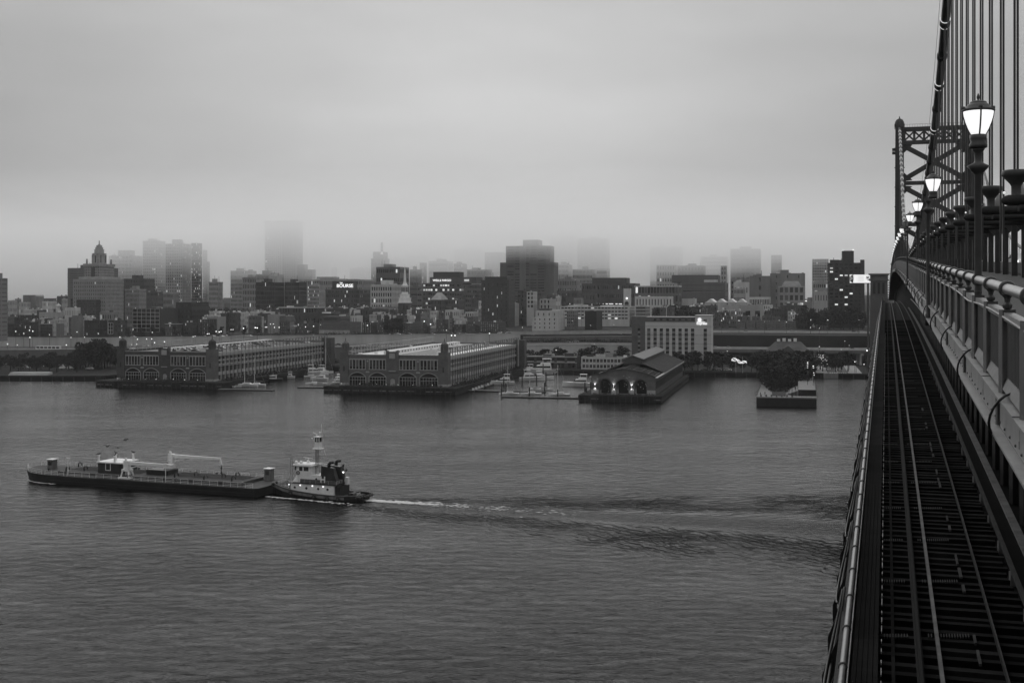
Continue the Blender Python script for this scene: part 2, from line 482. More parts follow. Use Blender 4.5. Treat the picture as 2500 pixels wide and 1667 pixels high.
# street running inland beside the bridge
st = MB(); xs0 = 183
A = [E(xs0, shoreY(xs0), s, t, GZ + .02) for s, t in ((0, 6), (11, 6), (11, 88), (0, 88))]
st.q(*A)
tag(st.build('road', mat('street_asphalt', .09, .8, var=.25, scale=.3)), kind='structure')
pv = MB()
for s in (-8, 11.2):
    A = [E(xs0, shoreY(xs0), s + a, t) for a, t in ((0, 5), (7.6, 5), (7.6, 86), (0, 86))]
    pv.hexa([(p[0], p[1], GZ - .1) for p in A], [(p[0], p[1], GZ + .14) for p in A])
tag(pv.build('pavement', mat('pale_paving', .28, .85, var=.3, scale=.3)), kind='structure')
ln = MB()
for k in range(7):
    A = [E(xs0, shoreY(xs0), 5.35 + a, 12 + k*11 + t, GZ + .026) for a, t in ((0, 0), (.3, 0), (.3, 5), (0, 5))]
    ln.q(*A)
for k in range(8):
    A = [E(xs0, shoreY(xs0), .8 + k*1.25 + a, 7.2 + t, GZ + .026) for a, t in ((0, 0), (.6, 0), (.6, 3), (0, 3))]
    ln.q(*A)
tag(ln.build('road_markings', M_WHITE), kind='structure')
# ---------------------------------------------------------------- the suspension bridge the camera stands on
TH = math.atan(.3045); ST, CT = sin(TH), cos(TH)
_n = [0, 1.04, 2.04, 3.04, 4.04, 6.04, 8.04, 10.04, 12.04, 14.04, 16.04, 18.04, 20.04, 22.04, 24.04, 27.04, 31]
_h = [333, 445, 553, 660, 765, 954, 1118, 1248, 1351, 1418, 1447, 1450, 1419, 1353, 1274, 1098, 830]
_pf = np.polyfit(_n, _h, 5)
def rise(Y):
    n = Y / 16.6
    if n < 0: return n * 110 * .005533
    if n > 31: return (np.polyval(_pf, 31) - 333 - (n - 31) * 75) * .005533
    return float(np.polyval(_pf, n) - 333) * .005533
def BP(x0, Y, z):             # x0: offset from the camera along X at Y = 0; z: height over the camera before the camber
    return (x0 + Y * .3045, Y, H + z + rise(Y))
M_BR = mat('bridge_paint', .055, .5, var=.4, scale=1.5, bump=.2, bscale=20)
M_BRD = mat('bridge_paint_dark', .014, .75, var=.5, scale=1.2, bump=.3, bscale=15)  # bridge paint in a much darker tone throughout
M_BRL = mat('bridge_paint_pale', .24, .5, var=.25, scale=2.0, bump=.15, bscale=25)
M_RAIL = mat('handrail_paint', .19, .38, var=.25, scale=3.0, bump=.1, bscale=30)
M_CAST = mat('cast_iron_paint', .06, .45, var=.3, scale=4.0)
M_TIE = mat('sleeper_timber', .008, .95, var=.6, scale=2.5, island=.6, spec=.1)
M_TOWER = mat('tower_paint', .022, .6, var=.3, scale=.3)
M_BED = mat('track_bed_dark', .006, .95, var=.4, scale=.8, spec=.1)
M_TIMB = mat('worn_pale_timber', .12, .8, var=.55, scale=2.0)
M_CABLE = mat('cable_wrap', .028, .5, var=.4, scale=.8)
bridge = thing('suspension_bridge', 'dark steel suspension bridge with railing, railway track, cable and tower along the frame edge', 'bridge')
def bpart(name, mb, m, parent=None, smooth=False): return mb.build(name, m, parent or bridge, smooth)
def yl(a, b, step):
    out = [a]
    while out[-1] + step < b: out.append(out[-1] + step)
    return out + [b]
YS = yl(-6, 60, 2.0) + yl(62, 300, 6.0) + yl(306, 660, 12.0)
def runbox(mb, xa, xb, za, zb, ys=YS):        # a longitudinal member with rectangular section following the camber
    for i in range(len(ys) - 1):
        Y0, Y1 = ys[i], ys[i+1]
        mb.hexa([BP(xa, Y0, za), BP(xb, Y0, za), BP(xb, Y1, za), BP(xa, Y1, za)], [BP(xa, Y0, zb), BP(xb, Y0, zb), BP(xb, Y1, zb), BP(xa, Y1, zb)])
    return mb
def runtube(mb, x0, z, r, ys=YS, n=8): return mb.tube([BP(x0, Y, z) for Y in ys], r, n)
BAY = 16.6 / 8
DV = Vector((.3045, 1, 0)).normalized()

# walkway slab and roadway
b = MB(); runbox(b, 1.24, 9.3, -1.95, -1.62); wk = bpart('walkway', b, M_BRD)
b = MB(); runbox(b, 9.6, 31.0, -2.2, -1.5); bpart('roadway', b, M_ROAD)
b = MB(); runbox(b, 9.6, 9.9, -1.497, -.75); bpart('road_barrier', b, M_CONCD)
# walkway railing
wr = MB(); runtube(wr, 1.293, -.41, .058, [y for y in YS if y <= 520], 12)
RAILING = bpart('walkway_railing', wr, M_RAIL, None, True)
b = MB(); runbox(b, 1.25, 1.36, -.74, -.66, [y for y in YS if y <= 420]); bpart('mid_rail', b, M_RAIL, RAILING)
ring = MB(); ring.torus((0, 0, 0), DV, .067, .026, 16, 8); ring_me = ring.mesh('rail_ring'); ring_me.shade_smooth(); ring_me.materials.append(M_CAST)
ba = MB()                      # cast baluster head under each ring
ba.lathe([(.03, -.22), (.05, -.20), (.055, -.17), (.03, -.14), (.035, -.10), (.065, -.06), (.06, -.03)], 8)
ba.box(-.07, .07, -.05, .05, -.30, -.22)
ba_me = ba.mesh('baluster'); ba_me.materials.append(M_CAST)
po = MB(); po.box(-.045, .045, -.012, .012, -1.30, -.30); po.box(-.075, -.045, -.05, .05, -1.34, -.30); po.box(.045, .06, -.05, .05, -1.34, -.30)
po.box(-.075, .075, -.07, .07, -1.38, -1.31)
po_me = po.mesh('post'); po_me.materials.append(mat('post_paint', .10, .5, var=.3, scale=3))
pa = MB()
for k in range(15):
    t = .12 + k * .132
    pa.bar((.3045*t, t, -.34), (.3045*t, t, -.93), .024, .024)
pa_me = pa.mesh('picket_panel'); pa_me.materials.append(mat('picket_paint', .05, .6, var=.3, scale=3))
sl = MB(); sl.hexa([(-.02, .05, -1.06), (.10, .05, -1.06), (.10 + .3045*(BAY-.05), BAY - .05, -1.06), (-.02 + .3045*(BAY-.05), BAY-.05, -1.06)],
                  [(.03, .05, -.94), (.06, .05, -.94), (.06 + .3045*(BAY-.05), BAY-.05, -.94), (.03 + .3045*(BAY-.05), BAY-.05, -.94)])
sl_me = sl.mesh('sill'); sl_me.materials.append(mat('sill_paint', .10, .6, var=.4, scale=3))
TILT = {}
def place(me, name, x0, Y, z, parent, shear=False):
    o = put(name, me, parent)
    p = BP(x0, Y, z); o.location = p
    if shear:                  # tilt about the transverse axis to follow the grade
        gr = (rise(Y + 1) - rise(Y - 1)) / 2
        o.rotation_euler = Matrix.Rotation(math.atan(gr / 1.0453), 3, Vector((cos(TH), -sin(TH), 0))).to_euler()
    return o
k = 0; farr = MB(); fari = MB(); farp = MB()
for i in range(-3, 150):
    Y = 17.26 + i * BAY
    if Y < 3: continue
    if Y < 150:
        place(ring_me, 'rail_ring', 1.293, Y, -.41, RAILING)
        place(ba_me, 'baluster', 1.293, Y, -.41, RAILING)
        place(po_me, 'post', 1.293, Y, -.41, RAILING)
        place(pa_me, 'picket_panel', 1.293, Y, -.41, RAILING, True)
        place(sl_me, 'sill', 1.255, Y, -.41, RAILING, True)
    else:
        c = BP(1.293, Y, -.41); fari.torus(c, DV, .067, .026, 8, 4)
        farp.bar((c[0], c[1], c[2] - .1), (c[0], c[1], c[2] - 1.35), .08)
        for kk in range(7):
            t = .2 + kk*.27; farp.bar(BP(1.293, Y + t, -1.1), BP(1.293, Y + t, -1.75), .03)
stuff(bpart('far_rings', fari, M_CAST, RAILING)); stuff(bpart('far_posts', farp, M_BR, RAILING))
b = MB(); pts = []
for i, Y in enumerate(yl(4, 140, .8)):
    wob = .012 * sin(Y * .76) + .03 * max(0, sin(Y * .379 + .9)) ** 8
    pts.append(BP(1.235 - .008 * sin(Y * .38), Y, -.71 - wob))
b.tube(pts, .014, 6); bpart('conduit_pipe', b, M_BRL, RAILING, True)

# riveted channel girder under the railing, with cable hoops
GY = [y for y in YS if y <= 300]
b = MB(); runbox(b, 1.15, 1.27, -1.545, -1.52, GY); runbox(b, 1.205, 1.225, -1.86, -1.546, GY); runbox(b, 1.09, 1.204, -1.885, -1.862, GY)
GIRD = bpart('channel_girder', b, M_BRL)
rv = MB(); sp_ = MB()
for i in range(160):
    Y = 6 + i * .52
    for (x, z) in ((1.203, -1.59), (1.203, -1.81)):
        if i % 3 == 2 and z > -1.7: continue
        c = BP(x, Y + (.2 if z < -1.7 else 0), z); rv.ball(c, .016, 6, 4)
    if i % 7 == 3:
        sp_.hexa([BP(1.145, Y, -1.5195), BP(1.27, Y, -1.5195), BP(1.27, Y+.9, -1.5195), BP(1.145, Y+.9, -1.5195)], [BP(1.145, Y, -1.508), BP(1.27, Y, -1.508), BP(1.27, Y+.9, -1.508), BP(1.145, Y+.9, -1.508)])
stuff(bpart('rivets', rv, M_CAST, GIRD)); stuff(bpart('splice_plates', sp_, M_BRL, GIRD))
for i in range(26):
    Y = 12.5 + i * 5.55 * (1 if i % 2 else .985)
    c = BP(1.2, Y, -1.7)
    b = MB()
    for s in ((0, .03) if i % 3 == 0 else (0,)):
        pts = []
        for j in range(13):
            g = radians(60) + radians(235) * j / 12
            rx, rz = .19 - s, .25 - s*.5
            pts.append((c[0] + rx*cos(g) + .045 + .3*s, c[1] + (s*3) - .18*sin(g), c[2] + rz*sin(g) + .02))
        b.tube(pts, .014, 6)
    bpart('cable_hoop', b, M_BLACK, GIRD, True)
    b = MB(); c = BP(1.195, Y + .55, -1.7); b.bar((c[0], c[1], c[2] + .14), (c[0] + .0, c[1], c[2] - .15), .05, .05); bpart('bracket_angle', b, M_CAST, GIRD)

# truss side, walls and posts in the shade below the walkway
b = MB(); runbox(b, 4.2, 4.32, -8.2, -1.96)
TRW = bpart('dark_web_plate', b, M_BED)  # near-black plate; the shade below the walkway is put into its colour
for i in range(44):
    Y = 8 + i * 6.27 / 2
    b = MB(); b.bar(BP(4.1, Y, -8.1), BP(4.1, Y, -1.97), .22, .3); b.bar(BP(4.0, Y, -3.4), BP(1.5, Y, -1.98), .16, .2)
    bpart('web_post', b, M_BRD, TRW)
b = MB(); runbox(b, 3.40, 3.62, -7.55, -7.48, [y for y in YS if y < 200]); bpart('cover_board', b, M_TIMB, TRW)
b = MB(); runtube(b, 3.9, -6.2, .07, [y for y in YS if y < 200]); runtube(b, 3.9, -5.0, .04, [y for y in YS if y < 200]); bpart('service_pipe', b, M_BR, TRW, True)

# railway track
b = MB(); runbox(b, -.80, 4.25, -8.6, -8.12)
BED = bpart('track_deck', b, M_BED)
ti = MB(); ti.box(-1.52, 1.52, -.12, .12, -.2, 0)
ti_me = ti.mesh('tie'); ti_me.materials.append(M_TIE)
TM = []
for j in range(4):
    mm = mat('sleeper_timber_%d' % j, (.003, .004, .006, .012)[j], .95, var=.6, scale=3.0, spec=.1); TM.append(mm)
for i in range(250):
    Y = 15 + i * .56 + random.uniform(-.05, .05)
    o = put('tie', ti_me, BED); o.location = BP(1.43 + random.uniform(-.07, .07), Y, -7.95 - random.uniform(0, .03)); o.rotation_euler = (random.uniform(-.03, .03), random.uniform(-.008, .008), -TH + random.uniform(-.03, .03))
    o.material_slots[0].link = 'OBJECT'; o.material_slots[0].material = random.choice(TM)
TY = yl(10, 60, 2.0) + yl(62, 300, 6.0)
def railsec(x, m, name, w_=.07, h_=.16, base=True):
    b = MB(); runbox(b, x - w_/2, x + w_/2, -7.949, -7.949 + h_, TY)
    if base: runbox(b, x - .075, x + .075, -7.9495, -7.925, TY)
    return bpart(name, b, m, BED)
railsec(.647, mat('rail_rust', .006, .8, var=.4, scale=2, spec=.15), 'running_rail'); railsec(2.23, mat('rail_shine', .05, .5, 0.3, var=.4, scale=2, spec=.3), 'running_rail', .03, .15, False)
railsec(1.036, M_TIMB, 'guard_rail', .075, .10, False)
b = MB()
for i in range(40):
    Y = 16 + i * 1.25
    if (i*7) % 5 in (1, 3) or random.random() < .25: continue
    runbox(b, 1.78, 1.86 - random.uniform(0, .03), -7.949, -7.90, [Y, Y + random.uniform(.5, 1.2)])
stuff(bpart('broken_guard_boards', b, mat('grey_old_timber', .06, .9, var=.6, scale=3, spec=.1), BED))
b = MB(); runbox(b, 3.0, 3.09, -7.75, -7.62, TY); bpart('third_rail', b, mat('third_rail_steel', .03, .7, var=.5, scale=2, spec=.2), BED)
for i in range(24):
    b = MB(); Y = 14 + i*6.27/2; b.bar(BP(3.045, Y, -8.1), BP(3.045, Y, -7.75), .12); bpart('insulator', b, M_TIMB, BED)
b = MB(); runbox(b, .10, .17, -7.949, -7.92, TY); bpart('centre_plate', b, M_TIE, BED)
for i in range(18):            # slotted drain gratings across the deck
    Y = 21.0 + i * 6.27/1.5
    for (xa, xb) in ((-.05, .48), (.86, .98), (1.12, 1.74)):
        b = MB(); n = max(2, int((xb - xa) / .055))
        for j in range(n):
            x = xa + (xb-xa)*j/n
            b.hexa([BP(x, Y, -7.95), BP(x+.025, Y, -7.95), BP(x+.025, Y+.22, -7.95), BP(x, Y+.22, -7.95)], [BP(x, Y, -7.915), BP(x+.025, Y, -7.915), BP(x+.025, Y+.22, -7.915), BP(x, Y+.22, -7.915)])
        bpart('drain_grating', b, mat('grating_steel', .03, .8, var=.5, scale=4, spec=.2), BED)
for j in range(5):
    b = MB(); x = -.63 + j*.098; runbox(b, x, x + .085, -7.62, -7.58, TY); bpart('catwalk_plank', b, M_TIE, BED)
b = MB()
for i in range(170):
    Y = 12 + i*.62
    runbox(b, -.10, -.085, -7.60, -7.56, [Y, Y + random.uniform(.12, .5)])
bpart('catwalk_edge', b, M_BRL, BED)
# outer railing and fascia
b = MB(); runtube(b, -.70, -6.70, .052, [y for y in YS if y < 420], 10)
OUT = bpart('outer_railing', b, M_RAIL, None, True)
o2 = MB(); o2.torus((0, 0, 0), DV, .06, .022, 12, 6); o2_me = o2.mesh('rail_ring'); o2_me.shade_smooth(); o2_me.materials.append(M_CAST)
p2 = MB(); p2.box(-.03, .03, -.03, .03, -1.0, -.05); p2_me = p2.mesh('post'); p2_me.materials.append(M_BR)
fr = MB()
for i in range(130):
    Y = 10 + i * 1.96
    if Y < 170:
        place(o2_me, 'rail_ring', -.70, Y, -6.70, OUT); place(p2_me, 'post', -.70, Y, -6.70, OUT)
    else: fr.torus(BP(-.70, Y, -6.7), DV, .06, .022, 6, 4)
stuff(bpart('far_rings', fr, M_CAST, OUT))
b = MB(); runbox(b, -.665, -.645, -7.25, -7.17, [y for y in YS if y < 200]); bpart('lower_rail', b, M_RAIL, OUT)
b = MB(); runbox(b, -.90, -.82, -9.2, -7.35); FAS = bpart('fascia_girder', b, M_BRD)
for i in range(60):
    Y = 12 + i * 2.35
    b = MB(); b.hexa([BP(-1.24, Y, -8.6), BP(-.90, Y, -9.0), BP(-.90, Y+.06, -9.0), BP(-1.24, Y+.06, -8.6)], [BP(-1.24, Y, -8.2), BP(-.90, Y, -7.4), BP(-.90, Y+.06, -7.4), BP(-1.24, Y+.06, -8.2)])
    bpart('bracket_fin', b, M_BRD, FAS)
for i in range(22):
    Y = 13 + i * 6.27
    for s_, r_ in ((0, .03), (.12, .022)):
        b = MB(); pts = []
        for j in range(15):
            f = j/14; sag = 1 - (2*f - 1)**2
            pts.append(BP(-.86 - .24*sag - s_*.4, Y + 6.27*f, -7.0 - .35*s_ - (1.15 - s_*2)*sag**.8))
        b.tube(pts, r_, 6); bpart('sagging_cable', b, M_BLACK, FAS, True)

# cable planes, suspenders, outriggers
CABLE = [(40, 58), (70, 42.5), (95, 32), (111, 26.6), (127, 21.8), (147, 17.4), (165, 15.0), (185, 12.8), (215, 10.4), (250, 9.3), (285, 9.6), (320, 12.6), (350, 17.2), (379, 23.6), (405, 32), (432, 42.0), (470, 56.5), (507, 69.5)]
def cz(Y):
    P = CABLE
    for i in range(len(P) - 1):
        if P[i][0] <= Y <= P[i+1][0]:
            p0 = P[max(i-1, 0)]; p1_ = P[i]; p2_ = P[i+1]; p3 = P[min(i+2, len(P)-1)]
            m1 = (p2_[1]-p0[1])/(p2_[0]-p0[0]); m2 = (p3[1]-p1_[1])/(p3[0]-p1_[0]); h = p2_[0]-p1_[0]; t = (Y-p1_[0])/h
            return (2*t**3-3*t*t+1)*p1_[1] + (t**3-2*t*t+t)*h*m1 + (-2*t**3+3*t*t)*p2_[1] + (t**3-t*t)*h*m2
    return P[0][1] if Y < P[0][0] else P[-1][1]
XC = 5.5
def CP(x0, Y): return (x0 + Y*.3045, Y, H + cz(Y))
PAN = 6.27
M_CGLOW = emit('band_glow', .42, False)
for side, xc in ((0, XC), (1, XC + 29.3)):
    dyy = -8.0 if side else 0.0
    b = MB(); b.tube([CP(xc, Y) for Y in np.arange(44, 507.1, 4.0)], .40, 14)
    mc = bpart('main_cable', b, M_CABLE, None, True)
    if side == 0:
        for s in (-.55, .55):
            b = MB(); b.tube([(CP(xc, Y)[0] + s, Y, H + cz(Y) + 1.15) for Y in np.arange(44, 507.1, 5.0)], .018, 4); bpart('hand_rope', b, M_CABLE, mc)
    kk = 0
    for i in range(74):
        Y = 45.75 + i * PAN
        if Y > 500: break
        if side and Y < 280: continue
        c = Vector(CP(xc, Y)); bot = BP(xc, Y, 3.3 if i % 2 == 1 else -.5)
        if c.z - bot[2] > .8:
            for s in ((-.16, .16) if side == 0 else (0,)):
                b = MB(); b.tube([(c.x, c.y + s, c.z - .2), (bot[0], bot[1] + s, bot[2])], .05 if Y < 150 else .06, 6); bpart('suspender', b, M_CABLE)
        if side == 0:
            tdir = (Vector(CP(xc, Y + 1)) - Vector(CP(xc, Y - 1))).normalized()
            b = MB(); b.tube([c - tdir*.45, c - tdir*.42, c + tdir*.42, c + tdir*.45], [.40, .455, .455, .40], 14)
            for s in (-.3, 0, .3): b.torus(c + tdir*s, tdir, .46, .03, 14, 4)
            bpart('cable_band', b, M_CABLE, mc)
            if i in (9, 11, 13, 15) or Y > 330:  # rings glow to imitate bright light patches on the cable bands
                b = MB(); up_ = tdir.cross(Vector((1, 0, 0))).normalized(); lt = Vector((-.75, -.55, -.1))
                q0 = c + lt*.47 - tdir*.5
                b.torus(c - tdir*.62, tdir, .40, .07 if Y < 200 else .16, 14, 5); b.torus(c + tdir*.62, tdir, .40, .05 if Y < 200 else .14, 14, 5)
                bpart('glow_ring', b, M_CGLOW if Y < 200 else emit('band_glow_far', .16, False), mc)
for i in range(34):            # outriggers with flared rope sockets
    Y = 52.0 + i * PAN * 2
    if Y > 440: break
    b = MB(); a0 = Vector(BP(4.85, Y, 2.12)); rr = Vector((cos(TH), -sin(TH), 0))
    b.tube([a0, a0 + rr*.10, a0 + rr*.30, a0 + rr*3.9], [.05, .17, .235, .235], 12)
    b.box(a0.x + .5, a0.x + 3.6, a0.y - .9, a0.y - .5, a0.z - .50, a0.z - .24)
    arm = bpart('outrigger_beam', b, M_BRD, None, True)
    c = BP(XC, Y, 2.3)
    b = MB(); b.lathe([(.24, 0), (.20, .08), (.20, .42), (.25, .52), (.50, .80), (.58, .88), (.58, 1.06), (.54, 1.10), (.2, 1.12)], 16, c); bpart('rope_socket', b, M_BR, arm, True)
    c = BP(XC + 1.55, Y, 2.3); b = MB(); b.lathe([(.24, 0), (.24, .95), (.18, 1.02), (.16, 1.25), (.05, 1.3)], 12, c); bpart('bollard_cap', b, mat('pale_cap', .22, .5, var=.2), arm, True)
    c = BP(5.4, Y, 2.42)
    b = MB(); b.ball((c[0] - .45, c[1] - .1, c[2] + .02), .055, 8, 5); bpart('marker_lamp', b, M_LITW, arm)
tp = MB(); tp.box(-.20, .20, -.03, .03, 0, 3.85); tp.box(-.20, -.16, -.17, .17, 0, 3.85); tp.box(.16, .20, -.17, .17, 0, 3.85)
tp.hexa([(.2, -.06, 3.0), (.25, -.06, 3.0), (.25, .06, 3.0), (.2, .06, 3.0)], [(.2, -.06, 3.85), (1.1, -.06, 3.85), (1.1, .06, 3.85), (.2, .06, 3.85)])
tp.hexa([(-.25, -.06, 3.0), (-.2, -.06, 3.0), (-.2, .06, 3.0), (-.25, .06, 3.0)], [(-1.1, -.06, 3.85), (-.2, -.06, 3.85), (-.2, .06, 3.85), (-1.1, .06, 3.85)])
tp_me = tp.mesh('truss_post'); tp_me.materials.append(M_BR)
ft = MB()
for i in range(52):
    Y = 39.5 + i * PAN
    for x in (8.7,):
        if Y < 330:
            o = put('truss_post', tp_me, bridge); o.location = BP(x, Y, -1.62); o.rotation_euler = (0, 0, -TH)
    b = MB()
b = MB(); runbox(b, 8.4, 9.0, 2.22, 2.55, [y for y in YS if 20 <= y <= 500]); bpart('top_chord', b, M_BRD)
b = MB(); runbox(b, 30.4, 31.0, 2.22, 2.7, [y for y in YS if 150 <= y <= 500])
for i in range(50):
    Y = 170 + i*PAN; b.bar(BP(30.7, Y, -1.5), BP(30.7, Y, 2.3), .4)
bpart('far_truss', b, M_BR)

# tower
tw = put('tower', None, bridge); tx, ty_, _ = CP(XC, 507); tw.location = (tx, ty_, 0); tw.rotation_euler = (0, 0, -TH)
def leg(x):
    b = MB()
    b.taper(x - 2.3, x + 2.3, -3.2, 3.2, 0, 30, .3, .3); b.taper(x - 2.0, x + 2.0, -2.9, 2.9, 30, 117.2, .35, .7)
    for s in (-1, 1): b.taper(x + s*.95 - .3, x + s*.95 + .3, -3.15, -2.7, 12, 117, .02, 0)
    for z in range(20, 117, 8): b.box(x - 2.02, x + 2.02, -2.95, -2.6 + .02*0, z, z + .35)
    b.box(x - 2.0, x + 2.0, -2.6, 2.6, 117.2, 118.2); b.lathe([(1.9, 118.2), (1.8, 119.2), (1.3, 120.2), (.3, 120.7), (.15, 121.6)], 12, (x, 0, 0))
    for z in (106, 107.4): b.box(x - 2.9, x - 1.7, -1.2, 1.2, z, z + 1.0)
    return b
leg(0).build('tower_leg', M_TOWER, tw); leg(27).build('tower_leg', M_TOWER, tw)
b = MB(); b.box(1.7, 25.3, -1.2, 1.2, 115.2, 116.9); b.box(1.7, 25.3, -1.2, 1.2, 109.9, 111.4); 
n = 6
for i in range(n + 1):
    x = 1.9 + 23.2*i/n
    b.box(x - .45, x + .45, -1.0, 1.0, 111.4, 115.2)
for i in range(n):
    xa = 1.9 + 23.2*i/n; xb = 1.9 + 23.2*(i+1)/n
    b.bar((xa, 0, 111.4), (xb, 0, 115.2), .6, 1.3, (0, 1, 0)); b.bar((xa, .02, 115.2), (xb, .02, 111.4), .6, 1.26, (0, 1, 0))
    b.lathe([(.9, -.7), (.9, .7)], 10, (0, 0, 0)) if False else None
b.build('cross_girder', M_TOWER, tw)
b = MB()
for i in range(24):
    x = 2 + i; b.box(x - .04, x + .04, -1.1, -1.02, 116.9, 118.0)
b.box(1.7, 25.3, -1.1, -1.02, 118.0, 118.08); b.build('parapet_rail', M_TOWER, tw)
for (za, zb) in ((95.2, 109.6), (78.2, 92.6), (61.2, 75.6), (30, 52), (8, 30)):
    b = MB(); b.bar((1.2, 0, za), (25.8, 0, zb), 1.9, 1.5, (0, 1, 0)); b.bar((1.2, .03, zb), (25.8, .03, za), 1.9, 1.44, (0, 1, 0))
    zc = (za + zb)/2; b.box(11.6, 15.4, -.8, .8, zc - 1.6, zc + 1.6)
    for (x, s) in ((1.6, 1), (25.4, -1)):
        for z, t in ((za, 1), (zb, -1)): b.hexa([(x, -.78, z - .4*t), (x + 3.4*s, -.78, z), (x + 3.4*s, .78, z), (x, .78, z - .4*t)], [(x, -.78, z + 3.0*t), (x + .3*s, -.78, z + 3.0*t), (x + .3*s, .78, z + 3.0*t), (x, .78, z + 3.0*t)])
    b.build('cross_brace', M_TOWER, tw)
for z in (93.2, 76.2, 59.5):
    b = MB(); b.box(1.4, 25.6, -1.1, 1.1, z, z + 1.5); b.build('strut', M_TOWER, tw)
b = MB(); b.box(-9, 36, -11, 11, -2, 7); b.build('stone_footing', M_CONCD, tw)

# lamp posts along the walkway
M_GLOBE = emit('lamp_globe', .8, True)
M_UNLIT = mat('unlit_globe', .35, .3, var=.1)
def lamp_meshes():
    d = {}
    b = MB(); b.lathe([(.085, -1.60), (.085, -1.30), (.06, -1.26), (.052, -1.2), (.0495, -.40), (.0495, 1.20), (.06, 1.22), (.10, 1.26), (.155, 1.32), (.06, 1.37), (.05, 1.40), (.05, 1.50), (.075, 1.54), (.09, 1.56)], 14)
    d['post'] = (b, M_CAST)
    b = MB(); b.lathe([(.07, 1.56), (.12, 1.58), (.125, 1.62), (.10, 1.66), (.115, 1.70), (.115, 1.76), (.098, 1.765)], 14); b.box(.11, .17, -.03, .03, 1.60, 1.72); d['lantern_base'] = (b, M_CAST)
    b = MB(); b.lathe([(.09, 1.766), (.098, 1.77), (.135, 1.84), (.17, 1.93), (.196, 2.02), (.205, 2.085), (.19, 2.088)], 20); d['globe'] = (b, M_GLOBE)
    b = MB(); b.lathe([(.222, 2.09), (.225, 2.115), (.18, 2.125), (.165, 2.16), (.13, 2.195), (.115, 2.20), (.115, 2.215), (.105, 2.225), (.05, 2.24), (.012, 2.25), (.018, 2.27), (.024, 2.29), (.01, 2.33), (.002, 2.345)], 20)
    for k in range(4):
        g = pi/4 + k*pi/2; b.box(.20*cos(g) - .02, .20*cos(g) + .02, .20*sin(g) - .02, .20*sin(g) + .02, 2.11, 2.16)
    d['lantern_cap'] = (b, M_CAST)
    b = MB()
    for k in range(4):
        g = pi/4 + k*pi/2; pr = [(.10, 1.766), (.139, 1.84), (.174, 1.93), (.200, 2.02), (.209, 2.10)]
        b.tube([(r*cos(g), r*sin(g), z) for r, z in pr], .0115, 4)
    d['lantern_rib'] = (b, M_CAST)
    LIFT = .27                 # the lantern sits higher on a longer post
    for k_, (b, m) in d.items():
        b.v = [(x, y, z + LIFT) if z > 1.0 else (x, y, z) for x, y, z in b.v]
    out = {}
    for k_, (b, m) in d.items():
        me = b.mesh(k_); me.materials.append(m)
        if k_ != 'lantern_rib': me.shade_smooth()
        out[k_] = me
    return out
LM = lamp_meshes()
un = LM['globe'].copy(); un.materials.clear(); un.materials.append(M_UNLIT)
for n in range(1, 30):
    Y = (n + .04) * 16.6
    c = BP(1.293, Y, -.41)
    unl = n in (5, 19)
    lab = '%s lamp post along the bridge railing counting from the camera, %s' % (ordn(n-1), 'unlit' if unl else 'glowing white lantern')
    t = thing('lamp_post', lab, 'lamp post', c, .6, 'lanterns along the bridge walkway')
    for k_, me in LM.items():
        o = put(k_, un if (unl and k_ == 'globe') else me, t)
        if k_ == 'post' and n in (2, 4):
            o.location = (-.15, .05, -.06)
            bb = MB(); bb.bar((-.15, .05, 1.35), (.0, 0, 1.5), .08); bb.build('bracket', M_CAST, t)
# ---------------------------------------------------------------- facade tools
def facade(wall, pane, ox, oy, oz, ex, nn, w, h, xs, zs, rec=.22, pick=None):
    """A wall rectangle with real openings. (ox,oy,oz) lower left corner, ex unit along, nn outward normal; xs / zs: lists of (a, b)."""
    def P(x, z, d=0.0): return (ox + ex[0]*x - nn[0]*d, oy + ex[1]*x - nn[1]*d, oz + z)
    zl = 0.0
    for (c, d) in zs:
        if c > zl: wall.q(P(0, zl), P(w, zl), P(w, c), P(0, c))
        xl = 0.0
        for (a, b) in xs:
            wall.q(P(xl, c), P(a, c), P(a, d), P(xl, d)); xl = b
            wall.q(P(a, c), P(b, c), P(b, c, rec), P(a, c, rec)); wall.q(P(a, d, rec), P(b, d, rec), P(b, d), P(a, d))
            wall.q(P(a, c), P(a, c, rec), P(a, d, rec), P(a, d)); wall.q(P(b, c, rec), P(b, c), P(b, d), P(b, d, rec))
            t = pick(a, c) if pick else pane
            t.q(P(a, c, rec), P(b, c, rec), P(b, d, rec), P(a, d, rec))
        wall.q(P(xl, c), P(w, c), P(w, d), P(xl, d))
        zl = d
    if zl < h: wall.q(P(0, zl), P(w, zl), P(w, h), P(0, h))
def cells(total, n, frac, margin=0.0):
    if n <= 0: return []
    c = (total - 2*margin)/n; g = c*(1 - frac)/2
    return [(margin + i*c + g, margin + (i+1)*c - g) for i in range(n)]

